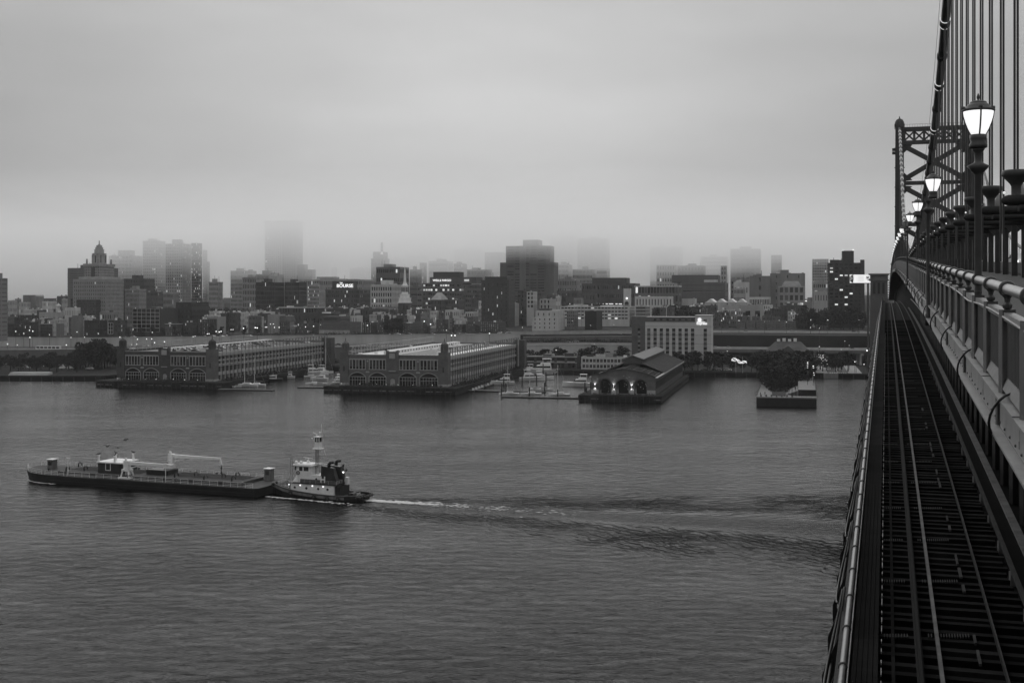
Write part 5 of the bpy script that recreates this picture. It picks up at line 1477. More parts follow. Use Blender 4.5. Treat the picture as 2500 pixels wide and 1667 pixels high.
# ---------------------------------------------------------------- marina boats and floats
def hull_loft(L, B, fb, sheer_=.5, tr=.75):
    mb = MB(); F_ = [0, .15, .35, .55, .72, .85, .94, 1.0]
    for f in F_:
        w_ = B/2*(tr + (1-tr)*min(1, f/.35)) if f < .35 else B/2*(1 - max(0, (f - .45)/.55)**2.2)
        w_ = max(w_, .03); z = fb*(1 + sheer_*max(0, f - .3)**1.5)
        mb.v += [(f*L - .0, -w_*.6, -.3), (f*L, -w_, z), (f*L, w_, z), (f*L, w_*.6, -.3)]
    for i in range(len(F_) - 1):
        a = i*4; c = a + 4; mb.f += [(a, c, c+1, a+1), (a+1, c+1, c+2, a+2), (a+2, c+2, c+3, a+3)]
    mb.f += [(0, 1, 2, 3), tuple(len(mb.v) - 4 + k for k in (3, 2, 1, 0))]
    return mb
def proto_mesh(mb, name, m, smooth=False):
    me = mb.mesh(name); me.materials.append(m)
    if smooth: me.shade_smooth()
    return me
M_CANV = mat('boat_canvas', .20, .8, var=.2); M_HULLD = mat('navy_hull', .02, .4, var=.2)
SAIL = []
SAIL.append(('hull', proto_mesh(hull_loft(11, 3.3, 1.0), 'hull', M_BWHITE)))
t = MB(); t.taper(3.0, 7.2, -1.0, 1.0, 1.05, 1.75, .4, .15); SAIL.append(('cabin', proto_mesh(t, 'cabin', M_BWHITE)))
t = MB(); t.box(3.6, 6.6, -1.02, 1.02, 1.28, 1.48); SAIL.append(('window', proto_mesh(t, 'window', M_GLASSD)))
t = MB(); t.tube([(6.2, 0, 1.2), (6.2, 0, 15.5)], [.13, .10], 7); t.bar((6.2, -1.1, 7.5), (6.2, 1.1, 7.5), .08); t.bar((6.2, -.9, 11.2), (6.2, .9, 11.2), .07); SAIL.append(('mast', proto_mesh(t, 'mast', M_BWHITE)))
t = MB(); t.tube([(6.1, 0, 2.6), (1.4, 0, 2.7)], .11, 6); SAIL.append(('boom', proto_mesh(t, 'boom', M_CANV)))
t = MB(); t.tube([(10.9, 0, 1.3), (6.25, 0, 15.2)], .035, 4); t.tube([(.2, 0, 1.1), (6.15, 0, 15.4)], .03, 4); SAIL.append(('rigging', proto_mesh(t, 'rigging', M_FRAME)))
CRU = []
CRU.append(('hull', proto_mesh(hull_loft(13, 4.2, 1.5, .8), 'hull', M_BWHITE)))
t = MB(); t.hexa([(2.2, -1.7, 1.5), (9.2, -1.5, 1.6), (9.2, 1.5, 1.6), (2.2, 1.7, 1.5)], [(2.4, -1.6, 3.1), (7.0, -1.3, 3.1), (7.0, 1.3, 3.1), (2.4, 1.6, 3.1)]); CRU.append(('cabin', proto_mesh(t, 'cabin', M_BWHITE)))
t = MB(); t.hexa([(2.6, -1.70, 2.15), (8.6, -1.48, 2.15), (8.6, 1.48, 2.15), (2.6, 1.70, 2.15)], [(2.7, -1.66, 2.8), (7.5, -1.40, 2.8), (7.5, 1.40, 2.8), (2.7, 1.66, 2.8)]); CRU.append(('window', proto_mesh(t, 'window', M_GLASSD)))
t = MB(); t.hexa([(2.4, -1.4, 3.11), (6.2, -1.3, 3.11), (6.2, 1.3, 3.11), (2.4, 1.4, 3.11)], [(2.6, -1.3, 3.8), (5.9, -1.1, 3.8), (5.9, 1.1, 3.8), (2.6, 1.3, 3.8)]); t.box(2.2, 5.4, -1.5, 1.5, 5.2, 5.32)
for (x, y) in ((2.4, -1.3), (2.4, 1.3), (5.2, -1.3), (5.2, 1.3)): t.bar((x, y, 3.7), (x, y, 5.2), .09)
CRU.append(('flybridge', proto_mesh(t, 'flybridge', M_BWHITE)))
t = MB()
for i in range(7):
    f = .55 + .07*i; w_ = 2.1*(1 - max(0, (f - .45)/.55)**2.2); 
    for s in (-1, 1): t.bar((f*13, s*w_, 1.5*(1 + .8*max(0, f-.3)**1.5)), (f*13, s*w_, 1.5*(1 + .8*max(0, f-.3)**1.5) + .7), .05)
CRU.append(('bow_rail', proto_mesh(t, 'bow_rail', M_FRAME)))
DIN = [('hull', proto_mesh(hull_loft(6.5, 2.2, .7), 'hull', M_BWHITE))]
t = MB(); t.taper(1.5, 4.2, -.8, .8, .7, 1.3, .3, .2); DIN.append(('cover', proto_mesh(t, 'cover', M_CANV)))
TRAW = [('hull', proto_mesh(hull_loft(15, 4.6, 1.4, .9), 'hull', M_HULLD))]
t = MB(); t.box(3.5, 8.5, -1.7, 1.7, 1.4, 3.2); t.box(3.2, 8.9, -1.9, 1.9, 3.201, 3.35); TRAW.append(('cabin', proto_mesh(t, 'cabin', M_BWHITE)))
t = MB(); t.box(4, 8.2, -1.72, 1.72, 2.1, 2.8); TRAW.append(('window', proto_mesh(t, 'window', M_GLASSD)))
t = MB(); t.bar((5.5, 0, 3.3), (5.5, 0, 7.2), .14); t.bar((0, -2.2, 1.5), (15, 0, 2.6), .08); TRAW.append(('mast', proto_mesh(t, 'mast', M_FRAME)))
BOATN = {'s': (SAIL, 'sailboat', 'sailboat'), 'c': (CRU, 'motor_cruiser', 'motor boat'), 'd': (DIN, 'small_boat', 'boat'), 't': (TRAW, 'work_boat', 'boat')}
def boat(kind, u, v, sc, rz, label, group=None):
    Y = WY(v); parts, nm, cat = BOATN[kind]
    t = thing(nm, label, cat, (PX(u, Y), Y, 0), rz, group)
    t.scale = (sc, sc, sc)
    for k_, me in parts: put(k_, me, t)
    return t
R180 = pi
boat('s', 629, 943.5, 1.15, R180 - .15, 'white sloop with two-spreader mast at the outer end of the left float')
boat('s', 648, 942, .95, R180 - .1, 'second sailboat moored behind the white sloop on the left float')
boat('d', 562, 944.5, .9, .2, 'small open boat astern of the white sloop')
boat('d', 574, 945.5, .8, 2.9, 'pale inflatable boat beside the left float')
boat('t', 690, 930, .95, R180 + .15, 'dark-hulled cabin boat moored mid-basin between the pier buildings')
boat('c', 720, 923, .72, R180 + .1, 'white cabin cruiser behind the dark-hulled boat')
boat('s', 742, 921, .85, .2, 'sailboat beside the promenade shrubs between the pier buildings')
boat('c', 741, 915, .0 + 1.15, .15, 'long pale motor yacht under a ridge cover by the inner basin')
boat('s', 755, 912, 1.05, R180, 'tall-masted sailboat just behind the covered yacht')
boat('s', 770, 911, 1.0, .1, 'second tall-masted sailboat behind the covered yacht')
boat('c', 800, 912, 1.0, R180 - .2, 'white flybridge cruiser at the inner end of the basin')
boat('s', 824, 917, .95, .4, 'sailboat nearest the left tower of the pale-roofed pier building')
boat('d', 765, 940, 1.2, .1, 'low white runabout on the small float before the pale-roofed pier')
boat('s', 786, 938, .8, R180 + .1, 'white sailboat on the small float before the pale-roofed pier')
boat('c', 812, 937, .7, .1, 'white cruiser on the small float against the pier wall')
boat('c', 815, 931, .75, .2, 'white motor boat behind the one against the pier wall')
boat('c', 800, 928, .8, 2.9, 'white cruiser third in the row beside the pale-roofed pier')
boat('c', 1256, 938.5, 1.05, R180 + .08, 'white sport cruiser nearest the river in the right basin')
boat('c', 1268, 929, 1.15, .1, 'white cabin cruiser with canopy in the middle of the right basin')
boat('c', 1300, 927, .95, .05, 'white cruiser overlapping the canopied one in the right basin')
boat('c', 1312, 912.5, 1.1, R180, 'white motor boat just left of the big yacht')
boat('c', 1362, 912.5, 1.75, R180, 'big white double-deck yacht at the head of the right basin')
boat('t', 1410, 905, 1.35, R180 + .25, 'black schooner hull moored below the white offices')
boat('c', 1446, 943, 1.2, R180 - .05, 'white sport fishing boat beside the arched market shed')
boat('s', 1268, 963.5, .9, R180, 'sailboat behind the outer float, left of three')
boat('s', 1322, 964, .92, R180, 'sailboat behind the outer float, middle of three')
boat('s', 1392, 966, .95, R180, 'sailboat behind the outer float, right of three')
boat('d', 1290, 953, 1.4, .1, 'grey covered boat on the inner float of the right basin')
boat('d', 1310, 953.5, 1.3, .05, 'pale covered boat beside the grey one on the inner float')
def float_(u0, v0, u1, v1, w_, label, piles=0):
    Ya, Yb = WY(v0, .6), WY(v1, .6); a = Vector((PX(u0, Ya), Ya, 0)); b_ = Vector((PX(u1, Yb), Yb, 0))
    root = thing('floating_dock', label, 'dock', tuple(a))
    d = b_ - a; m = MB(); m.bar((0, 0, .12), (d.x, d.y, .12), w_, .85); m.build('float', M_BLACK, root)
    n_ = max(2, int(d.length/5)); 
    for i in range(n_):
        t = MB(); t.bar(d*(i/n_) + Vector((0, 0, .6)), d*((i + .96)/n_) + Vector((0, 0, .6)), w_ - .2, .1); t.build('plank', mat('float_plank', .17, .9, var=.5, scale=.6), root)
    for i in range(piles):
        c = d*(i/max(1, piles-1)) + Vector((0, w_*.7, 0)); t = MB(); t.lathe([(.3, -1), (.3, 4.0 + (i % 2))], 8, tuple(c)); t.build('mooring_pile', M_BLACK, root)
    return root
float_(535, 949, 668, 951.5, 3.0, 'floating dock at the mouth of the basin beside the darker pier')
float_(728, 944, 822, 945, 3.0, 'short floating dock before the pale-roofed pier')
float_(1224, 967, 1432, 971, 2.6, 'long outer floating dock with tall piles in the right basin', 4)
float_(1143, 951, 1225, 954, 4.0, 'inner floating dock with white boxes near the pale-roofed pier', 3)
float_(1150, 953, 1215, 931, 3.2, 'sloping finger dock along the promenade of the pale-roofed pier')
float_(1235, 953, 1330, 956, 3.0, 'inner floating dock carrying two covered boats', 2)
for i in range(9):
    f = i/8; Y = WY(951 - 20*f, .9); t = MB(); t.box(-.5, .5, -.4, .4, 0, .9); t.box(-.55, .55, -.45, .45, .9, 1.0)
    o = t.build('dock_box', M_BWHITE, None, False, (PX(1155 + 58*f, Y), Y, .65), .3); tag(o, '%s white storage box from the river along the finger dock' % ordn(i), 'box', 'white dock boxes')
for i, (u, v, h_) in enumerate(((1230, 946, 5), (1275, 942, 6.5), (1310, 938, 5), (1326, 922, 8), (1333, 941, 7), (1240, 951, 4), (1428, 962, 5.5), (1442, 958, 5))):
    Y = WY(v); t = MB(); t.lathe([(.32, -1), (.30, h_), (.1, h_ + .25)], 8); o = t.build('mooring_pile', M_BLACK, None, False, (PX(u, Y), Y, 0)); tag(o, '%s dark timber mooring pile from the left in the right basin' % ordn(i), 'pile', 'mooring piles in the right basin')
# ---------------------------------------------------------------- the city
def Z1(x, y): return x/3.563, 520 + y/3.563
def Z2(x, y): return 600 + x/3.563, 520 + y/3.563
def Z3(x, y): return 1150 + x/3.563, 520 + y/3.563
def Z4(x, y): return 1600 + x/3.135, 520 + y/3.135
ZF = {1: Z1, 2: Z2, 3: Z3, 4: Z4}
WM = {}
def wallm(c, kind='p'):        # wall paint or brick of a given reflectance
    k = (round(c, 3), kind)
    if k not in WM:
        WM[k] = mat('%s_wall_%03d' % ({'b': 'brick', 'p': 'plaster', 's': 'stone', 'c': 'concrete', 'g': 'glazed'}[kind], int(c*1000)), c, .85 if kind != 'g' else .4, var=.28 if kind == 'b' else .2, scale=.25 if kind != 'b' else .6, streak=kind in 'pc')
    return WM[k]
M_ROOFM = mat('grey_roof', .30, .9, var=.35, scale=.15)
M_ROOFK = mat('dark_tar_roof', .08, .9, var=.4, scale=.15)
M_ROOFW = mat('white_roof', .74, .8, var=.25, scale=.15)
M_TRIMW = mat('white_trim', .50, .7, var=.2, scale=.5)
BLD = {}
def bld(name, label, zone, xL, xR, yT, Y, D, wall=.1, kind='b', fl=0, cols=0, wf=(.5, .55), rec=.25, lit=.03, roof=None, glass=None, par=.8, trim=None, units=3, base=None, side=True, cat='building', z0=None, litm=None, topfl=0, mull=None, wz=None, group=None, cornice=0, sills=False, full=True):
    """A bank-parallel block whose front spans xL..xR and whose parapet shows at yT (zoom-sheet coordinates of a zone)."""
    uL, vT = ZF[zone](xL, yT); uR, _ = ZF[zone](xR, yT)
    X0 = PX(uL, Y); k = (uR - 1250)/F
    w = (k*Y - X0)/(EX[0] - EX[1]*k)
    if uR < 1950 and full:     # the right side shows: let its far corner reach xR
        w0 = w; q_ = EX[0] - EX[1]*k
        w = max((k*(Y + PY[1]*D) - X0 - PY[0]*D)/q_, .66*w0)
        D = max(5.0, (X0 + EX[0]*w - k*(Y + EX[1]*w))/(k*PY[1] - PY[0])) if w < w0*.9999 else D
        if D > 60: D = 60.0
    zt = PZ(vT, Y)
    zb = upz(X0) if z0 is None else z0
    h = zt - zb
    root = thing(name, label, cat, (X0, Y, zb), -CA, group)
    W_ = MB(); G_ = MB(); L1 = MB(); L2 = MB()
    rnd = random.Random(sum(ord(ch)*(i_ + 3) for i_, ch in enumerate(label)) & 0xffff)
    wide = cols and w/cols*wf[0] > 5.5
    def pick(a, c):
        r = rnd.random()
        if wide: return G_
        if r < lit*.45: return L1
        if r < lit: return L2
        return G_
    b0 = base if base is not None else min(3.0, h*.1)
    if fl > 0:
        fh = (h - b0 - topfl)/fl
        zs = [(b0 + i*fh + fh*(1 - wf[1])*.55, b0 + i*fh + fh*(1 - wf[1])*.55 + fh*wf[1]) for i in range(fl)]
    else: zs = []
    xs = cells(w, cols, wf[0], w*.02) if cols else []
    facade(W_, G_, 0, 0, 0, (1, 0), (0, -1), w, h, xs, zs if xs else [], rec, pick)
    sc_ = max(1, int(round(cols*D/max(w, .1)*.9))) if cols else 0
    rightside = (uR < 1950)
    xs2 = cells(D, min(sc_, 40), wf[0], D*.02) if (cols and side) else []
    if rightside:
        facade(W_, G_, w, 0, 0, (0, 1), (1, 0), D, h, xs2, zs if xs2 else [], rec, pick); W_.q((0, D, 0), (0, 0, 0), (0, 0, h), (0, D, h))
    else:
        facade(W_, G_, 0, D, 0, (0, -1), (-1, 0), D, h, xs2, zs if xs2 else [], rec, pick); W_.q((w, 0, 0), (w, D, 0), (w, D, h), (w, 0, h))
    W_.q((w, D, 0), (0, D, 0), (0, D, h), (w, D, h))
    t = min(.35, w*.05)         # parapet
    W_.q((0, 0, h), (w, 0, h), (w - t, t, h), (t, t, h)); W_.q((w, 0, h), (w, D, h), (w - t, D - t, h), (w - t, t, h)); W_.q((w, D, h), (0, D, h), (t, D - t, h), (w - t, D - t, h)); W_.q((0, D, h), (0, 0, h), (t, t, h), (t, D - t, h))
    hr = h - par
    W_.q((t, t, hr), (t, t, h), (w - t, t, h), (w - t, t, hr)); W_.q((w - t, t, hr), (w - t, t, h), (w - t, D - t, h), (w - t, D - t, hr)); W_.q((w - t, D - t, hr), (w - t, D - t, h), (t, D - t, h), (t, D - t, hr)); W_.q((t, D - t, hr), (t, D - t, h), (t, t, h), (t, t, hr))
    W_.build('wall', wallm(wall, kind), root)
    R_ = MB(); R_.box(t, w - t, t, D - t, hr - .3, hr); ro = R_.build('roof', roof or M_ROOFM, root)
    if G_.f: stuff(G_.build('windows', glass or M_GLASS, root))
    if L1.f: stuff(L1.build('lit_windows', M_LITW, root))
    if L2.f: stuff(L2.build('dim_windows', litm or M_LITW2, root))
    if trim or cornice:
        T_ = MB(); cz_ = cornice or .5
        T_.box(-.25, w + .25, -.3, -.002, h - cz_, h + .05)
        if rightside: T_.box(w + .002, w + .3, 0, D, h - cz_, h + .05)
        else: T_.box(-.3, -.002, 0, D, h - cz_, h + .05)
        T_.build('cornice', trim or M_TRIMW, root)
    if sills and xs and zs:
        T_ = MB()
        for (a, b) in xs:
            for (c, d) in zs: T_.box(a - .12, b + .12, -.1, .02, c - .22, c - .003); T_.box(a - .1, b + .1, -.06, .02, d + .003, d + .25)
        stuff(T_.build('sills', M_STONE, root))
    if mull and xs and zs:
        T_ = MB()
        for (a, b) in xs:
            T_.box(a - mull, a, -.14, .05, zs[0][0], zs[-1][1]); T_.box(b, b + mull, -.14, .05, zs[0][0], zs[-1][1])
        for (c, d) in zs: T_.box(xs[0][0], xs[-1][1], -.10, .04, c - mull, c); T_.box(xs[0][0], xs[-1][1], -.10, .04, d, d + mull)
        stuff(T_.build('grid_frame', trim or M_TRIMW, root))
    for i in range(units):
        uw = rnd.uniform(.06, .2)*w; ud = rnd.uniform(.1, .3)*D; ux = rnd.uniform(t + .2, max(t + .3, w - uw - t - .2)); uy = rnd.uniform(t + .2, max(t + .3, D - ud - t - .2)); uh = rnd.uniform(.8, 2.6)
        U_ = MB(); U_.box(ux, ux + uw, uy, uy + ud, hr + .002, hr + uh); U_.build('rooftop_unit', rnd.choice((M_ROOFM, M_ROOFK, M_ROOFW, wallm(wall, kind))), root)
    if h > 38 and units > 0:    # lift house, tank and masts of the tall blocks
        px_ = rnd.uniform(.15, .45)*w; pw_ = rnd.uniform(.2, .4)*w
        U_ = MB(); U_.box(px_, px_ + pw_, D*.25, D*.7, hr + .002, h + rnd.uniform(2, 4.5)); U_.build('lift_house', wallm(wall, kind), root)
        for i in range(2): tubeon(root, rnd.uniform(.1, .9)*w, D*rnd.uniform(.2, .8), hr, h + rnd.uniform(3, 8), .25, 'roof_mast', M_DKSTEEL)
    BLD[label] = (root, w, h, D, rightside)
    return root, w, h
def addbox(root, x0, x1, y0, y1, z0, z1, name, m, fl=0, cols=0, wf=(.5, .55), rec=.2):
    b = MB(); g = MB(); w = x1 - x0; h = z1 - z0
    if fl and cols:
        fh = h/fl; zs = [(i*fh + fh*.25, i*fh + fh*.25 + fh*wf[1]) for i in range(fl)]
        facade(b, g, x0, y0, z0, (1, 0), (0, -1), w, h, cells(w, cols, wf[0]), zs, rec)
        facade(b, g, x1, y0, z0, (0, 1), (1, 0), y1 - y0, h, cells(y1 - y0, max(1, int(cols*(y1-y0)/w)), wf[0]), zs, rec)
        b.q((x0, y1, z0), (x0, y0, z0), (x0, y0, z1), (x0, y1, z1)); b.q((x1, y1, z0), (x0, y1, z0), (x0, y1, z1), (x1, y1, z1)); b.q((x0, y0, z1), (x1, y0, z1), (x1, y1, z1), (x0, y1, z1))
    else: b.box(x0, x1, y0, y1, z0, z1)
    o = b.build(name, m, root)
    if g.f: stuff(g.build('windows', M_GLASS, o))
    return o
def tubeon(root, x, y, z0, z1, r, name, m):
    b = MB(); b.lathe([(r, z0), (r*.7, z1)], 6, (x, y, 0)); return b.build(name, m, root)
def text_on(root, s, x, z, size, m, y=-.4, name='sign_lettering', bold=.02, font_w=1.0):
    c = bpy.data.curves.new(name, 'FONT'); c.body = s; c.size = size; c.extrude = .12; c.offset = bold; c.align_x = 'LEFT'
    tmp = bpy.data.objects.new(name, c); COL.objects.link(tmp)
    dg = bpy.context.evaluated_depsgraph_get()
    me = bpy.data.meshes.new_from_object(tmp.evaluated_get(dg)); bpy.data.objects.remove(tmp)
    me.materials.clear(); me.materials.append(m)
    o = put(name, me, root); o.location = (x, y, z); o.rotation_euler = (pi/2, 0, 0); o.scale = (font_w, 1, 1)
    return o

# --- far left
bld('office_tower', 'pale banded tower cut by the left picture edge', 1, -90, 66, 567, 905, 30, .20, 'c', 14, 1, (.9, .12), side=True, units=1, z0=14)
r, w, h = bld('apartment_slab', 'grey slab with balcony fins behind the stepped customs tower', 1, 588, 1028, 479, 1345, 22, .15, 'c', 24, 1, (.96, .10), .4, units=2)
for i in range(int((h - 14)/3.4)): addbox(r, -1.6, -.01, 2, 14, 12 + i*3.4, 12.9 + i*3.4, 'balcony', M_CONC)
# stepped customs tower
r, w, h = bld('customs_tower', 'stepped stone customs tower with lantern top and spire', 1, 634, 1073, 576, 1235, 46, .26, 's', 12, 17, (.40, .52), .5, .02, base=2, units=0, topfl=2)
U = w/(1073 - 634)
def cy(y): return (576 - y)*1235/F/3.563
addbox(r, 115*U, 366*U, -9, -.01, 0, h - cy(576 + 64)*-1 if False else h - 20.5, 'dark_wing', wallm(.055, 'b'), 11, 13, (.45, .5))
addbox(r, -60*U, -.02, 4, 40, 0, h - 19, 'side_wing', wallm(.05, 'b'), 9, 4, (.5, .5))
addbox(r, -45*U, -.02, 8, 44, h - 19.01, h - 3, 'side_wing', wallm(.13, 's'), 2, 4, (.5, .5))
addbox(r, 40*U, 345*U, 5, 40, h, h + cy(555), 'cornice_tier', wallm(.34, 's'))
addbox(r, 88*U, 292*U, 8, 36, h + cy(555), h + cy(462), 'upper_block', wallm(.27, 's'), 4, 9, (.4, .6))
addbox(r, 188*U, 230*U, 7.2, 8, h + cy(590), h + cy(470), 'shaft_recess', wallm(.06, 's'))
addbox(r, 82*U, 298*U, 7, 37, h + cy(462), h + cy(440), 'cornice_tier', wallm(.30, 's'))
SH = wallm(.38, 's'); SD = wallm(.30, 's')
def tier(r_, ya, yb, m, n_='tier', rim=0.0):
    b = MB(); b.lathe([(r_*U, h + cy(ya)), (r_*U*.985, h + cy(yb))] + ([((r_ + rim)*U, h + cy(yb) + .02), ((r_ + rim)*U, h + cy(yb - 5))] if rim else []), 8, (189*U, 22, 0), pi/8); return b.build(n_, m, r)
tier(78, 440, 352, SH, 'drum', 8); tier(57, 347, 318, SH, 'tier', 4); tier(45, 313, 298, SH, 'tier', 3); tier(33, 293, 280, SH, 'tier', 3); tier(15, 276, 268, SD, 'tier')
b = MB()
for k in range(8):
    for dg in (-.13, .13):
        g = k*pi/4 + pi/8*0 + dg; b.tube([(189*U + 75*U*cos(g), 22 + 75*U*sin(g), h + cy(438)), (189*U + 75*U*cos(g), 22 + 75*U*sin(g), h + cy(356))], .9, 6)
b.build('pilaster', wallm(.34, 's'), r)
b = MB()
for k in range(8):
    g = k*pi/4; b.box(189*U + 73*U*cos(g) - .9, 189*U + 73*U*cos(g) + .9, 22 + 73*U*sin(g) - .9, 22 + 73*U*sin(g) + .9, h + cy(430), h + cy(365))
stuff(b.build('drum_windows', M_GLASSD, r))
tubeon(r, 189*U, 22, h + cy(270), h + cy(234), .55, 'spire', M_DKSTEEL)
for (x, y) in ((112*U, 10), (262*U, 10), (112*U, 34), (262*U, 34)): tubeon(r, x, y, h + cy(440), h + cy(398), 1.2, 'urn', wallm(.25, 's'))
r, w, h = bld('apartment_block', 'pale apartment block with diamond-patterned wall behind the customs tower', 1, 945, 1240, 372, 1600, 24, .40, 'c', 17, 17, (.5, .6), .6, .02, units=2)
addbox(r, w*.33, w*.78, 4, 18, h, h + 7, 'penthouse', wallm(.36, 'c')); tubeon(r, w*.26, 8, h, h + 9, .3, 'antenna', M_CONC)
r, w, h = bld('apartment_tower', 'broad pale tower with square windows, tallest of the cluster beside the customs tower', 1, 1440, 1662, 268, 1515, 26, .34, 'c', 25, 9, (.45, .6), .4, .05, units=1)
addbox(r, w*.25, w*.65, 6, 16, h, h + 5.5, 'penthouse', wallm(.30, 'c'))
bld('apartment_tower', 'hazy flat-topped tower with lit top floor left of the broad pale tower', 1, 1242, 1440, 242, 1585, 26, .34, 'c', 26, 8, (.5, .5), .3, .03, units=1)
bld('apartment_tower', 'narrow dark glazed tower side right of the broad pale tower', 1, 1664, 1758, 262, 1505, 20, .12, 'g', 28, 6, (.7, .5), .2, .16, units=0)
bld('apartment_tower', 'slim stepped pale tower at the right end of the cluster', 1, 1762, 1802, 322, 1640, 18, .30, 'c', 24, 3, (.4, .5), .3, .02, units=0)
bld('office_block', 'pale stub block hugging the slim stepped tower', 1, 1800, 1816, 424, 1636, 16, .34, 'c', 16, 2, (.4, .5), .3, .02, units=0)
bld('office_block', 'pale corniced block right of the tower cluster', 1, 1818, 1938, 600, 1500, 20, .30, 's', 8, 8, (.45, .55), .3, .02, units=1, cornice=2, trim=wallm(.26, 's'))
bld('office_block', 'pale square-shouldered block with penthouse beside the fog tower', 1, 2005, 2232, 502, 1590, 26, .30, 's', 12, 13, (.42, .55), .3, .04, units=3)
bld('office_block', 'stone block with a row of arched windows below the fog tower', 1, 2110, 2330, 560, 1480, 24, .26, 's', 7, 10, (.5, .6), .3, .04, units=2, cornice=2.5, trim=wallm(.22, 's'))
bld('brick_building', 'dark brick block behind the customs tower on its right', 1, 1075, 1345, 572, 1420, 24, .07, 'b', 8, 12, (.4, .4), .2, .01)
bld('office_block', 'pale corner block with rows of tall windows right of the customs tower', 1, 1088, 1272, 662, 1290, 26, .26, 's', 8, 10, (.42, .6), .3, .05, units=2, cornice=1.2, trim=wallm(.3, 's'))
bld('brick_building', 'plain dark brick block between two corniced blocks', 1, 1274, 1420, 684, 1330, 24, .085, 'b', 6, 8, (.35, .45), .2, .05)
bld('office_block', 'pale corniced bank block in front of the broad pale tower', 1, 1420, 1556, 692, 1300, 24, .22, 's', 5, 9, (.45, .6), .3, .03, cornice=1.6, trim=wallm(.28, 's'))
# old town left
r, w, h = bld('glass_office', 'glass office with a white square grid frame in the old town', 1, 1150, 1392, 832, 985, 52, .05, 'b', 6, 6, (.94, .90), .15, .0, base=4, mull=.16, roof=M_ROOFM, side=False, par=.5, glass=M_GLASSD, full=False)
b = MB(); b.box(w + .02, w + .3, 33, 34.6, 7, h - 4); b.build('lit_strip', M_LITW, r)
addbox(r, w*.9, w + 12, 30, 60, 4, h + 5, 'rear_wing', wallm(.035, 'b'), 5, 8, (.3, .4))
r, w, h = bld('church_hall', 'white-roofed hall with a small domed cupola on the far left', 1, 340, 560, 862, 1120, 24, .34, 'p', 1, 6, (.3, .4), roof=M_ROOFW, units=2)
b = MB(); cx_ = (510 - 340)/220*w; b.lathe([(2.4, h - 1), (2.2, h + 1.5), (2.6, h + 1.7), (1.6, h + 2.0), (1.5, h + 5), (2.6, h + 5.2), (2.4, h + 6), (1.2, h + 7), (.3, h + 7.6), (.1, h + 9)], 10, (cx_, 10, 0)); b.build('cupola', wallm(.45, 'p'), r)
bld('flat_roof_house', 'white flat-roofed house right of the cupola', 1, 562, 700, 822, 1090, 18, .50, 'p', 2, 6, (.3, .4), roof=M_ROOFW)
bld('brick_row', 'long dark brick terrace at the far left of the old town', 1, -30, 200, 968, 985, 20, .045, 'b', 4, 17, (.40, .55), .2, .02, roof=M_ROOFD, units=4)
bld('brick_row', 'dark brick terrace with tall pilasters beside the far left one', 1, 202, 335, 945, 975, 20, .05, 'b', 4, 8, (.40, .6), .2, .02, roof=M_ROOFW, units=3)
bld('brick_row', 'narrow-windowed brick block with a white roof rim', 1, 352, 458, 962, 968, 18, .05, 'b', 4, 8, (.45, .65), .2, .01, roof=M_ROOFW, units=2, trim=M_STONE)
bld('brick_house', 'low pale sided house with a blank grey gable', 1, 490, 545, 962, 960, 24, .16, 'p', 0, 0, units=0, roof=M_ROOFM)
bld('brick_building', 'block with a big blank grey party wall over a lit shopfront', 1, 626, 726, 892, 985, 22, .17, 'c', 0, 0, units=2, roof=M_ROOFM)
bld('brick_building', 'dark brick warehouse between the blank wall and the glass-fronted house', 1, 732, 935, 932, 975, 26, .038, 'b', 4, 9, (.4, .5), .2, .02, roof=M_ROOFK)
r, w, h = bld('modern_house', 'narrow house with a tall white-framed window wall', 1, 942, 1106, 932, 965, 22, .06, 'b', 4, 4, (.3, .5), .2, .12, roof=M_ROOFW)
addbox(r, .2, w*.42, -.5, -.01, 3, h - 2, 'window_wall', M_GLASSD)
b = MB()
for i in range(4): b.box(.2, w*.42, -.62, -.505, 3 + (h-5.2)*i/3, 3.25 + (h-5.2)*i/3)
for i in range(3): b.box(.2 + (w*.42-.4)*i/2, .45 + (w*.42-.4)*i/2, -.65, -.51, 3, h - 2)
b.build('white_frame', M_TRIMW, r)
bld('brick_house', 'brick house with three rows of white sash windows left of two taller ones', 1, 1436, 1586, 962, 950, 18, .06, 'b', 3, 6, (.42, .55), .2, .06, roof=M_ROOFM, glass=glassmat('sash_window', .07, .6), sills=True, trim=M_STONE)
bld('brick_house', 'plain brick house joined to the sash-windowed one', 1, 1590, 1714, 950, 955, 18, .055, 'b', 3, 5, (.3, .45), .2, .05, roof=M_ROOFM)
bld('brick_house', 'dark four-storey brick house with bright sash windows near the lamps', 1, 1722, 1886, 922, 965, 18, .04, 'b', 4, 7, (.42, .55), .2, .04, roof=M_ROOFK, glass=glassmat('sash_window', .07, .6), sills=True)
bld('warehouse', 'long pale plastered wall building above the dark sash-windowed house', 1, 1760, 1965, 902, 1020, 30, .28, 'p', 0, 0, units=2, roof=M_ROOFM)
bld('flat_roof_house', 'pale two-storey roof house in front of the customs tower', 1, 866, 1030, 862, 1060, 16, .20, 'p', 2, 5, (.4, .4), .2, .03, roof=M_ROOFW)
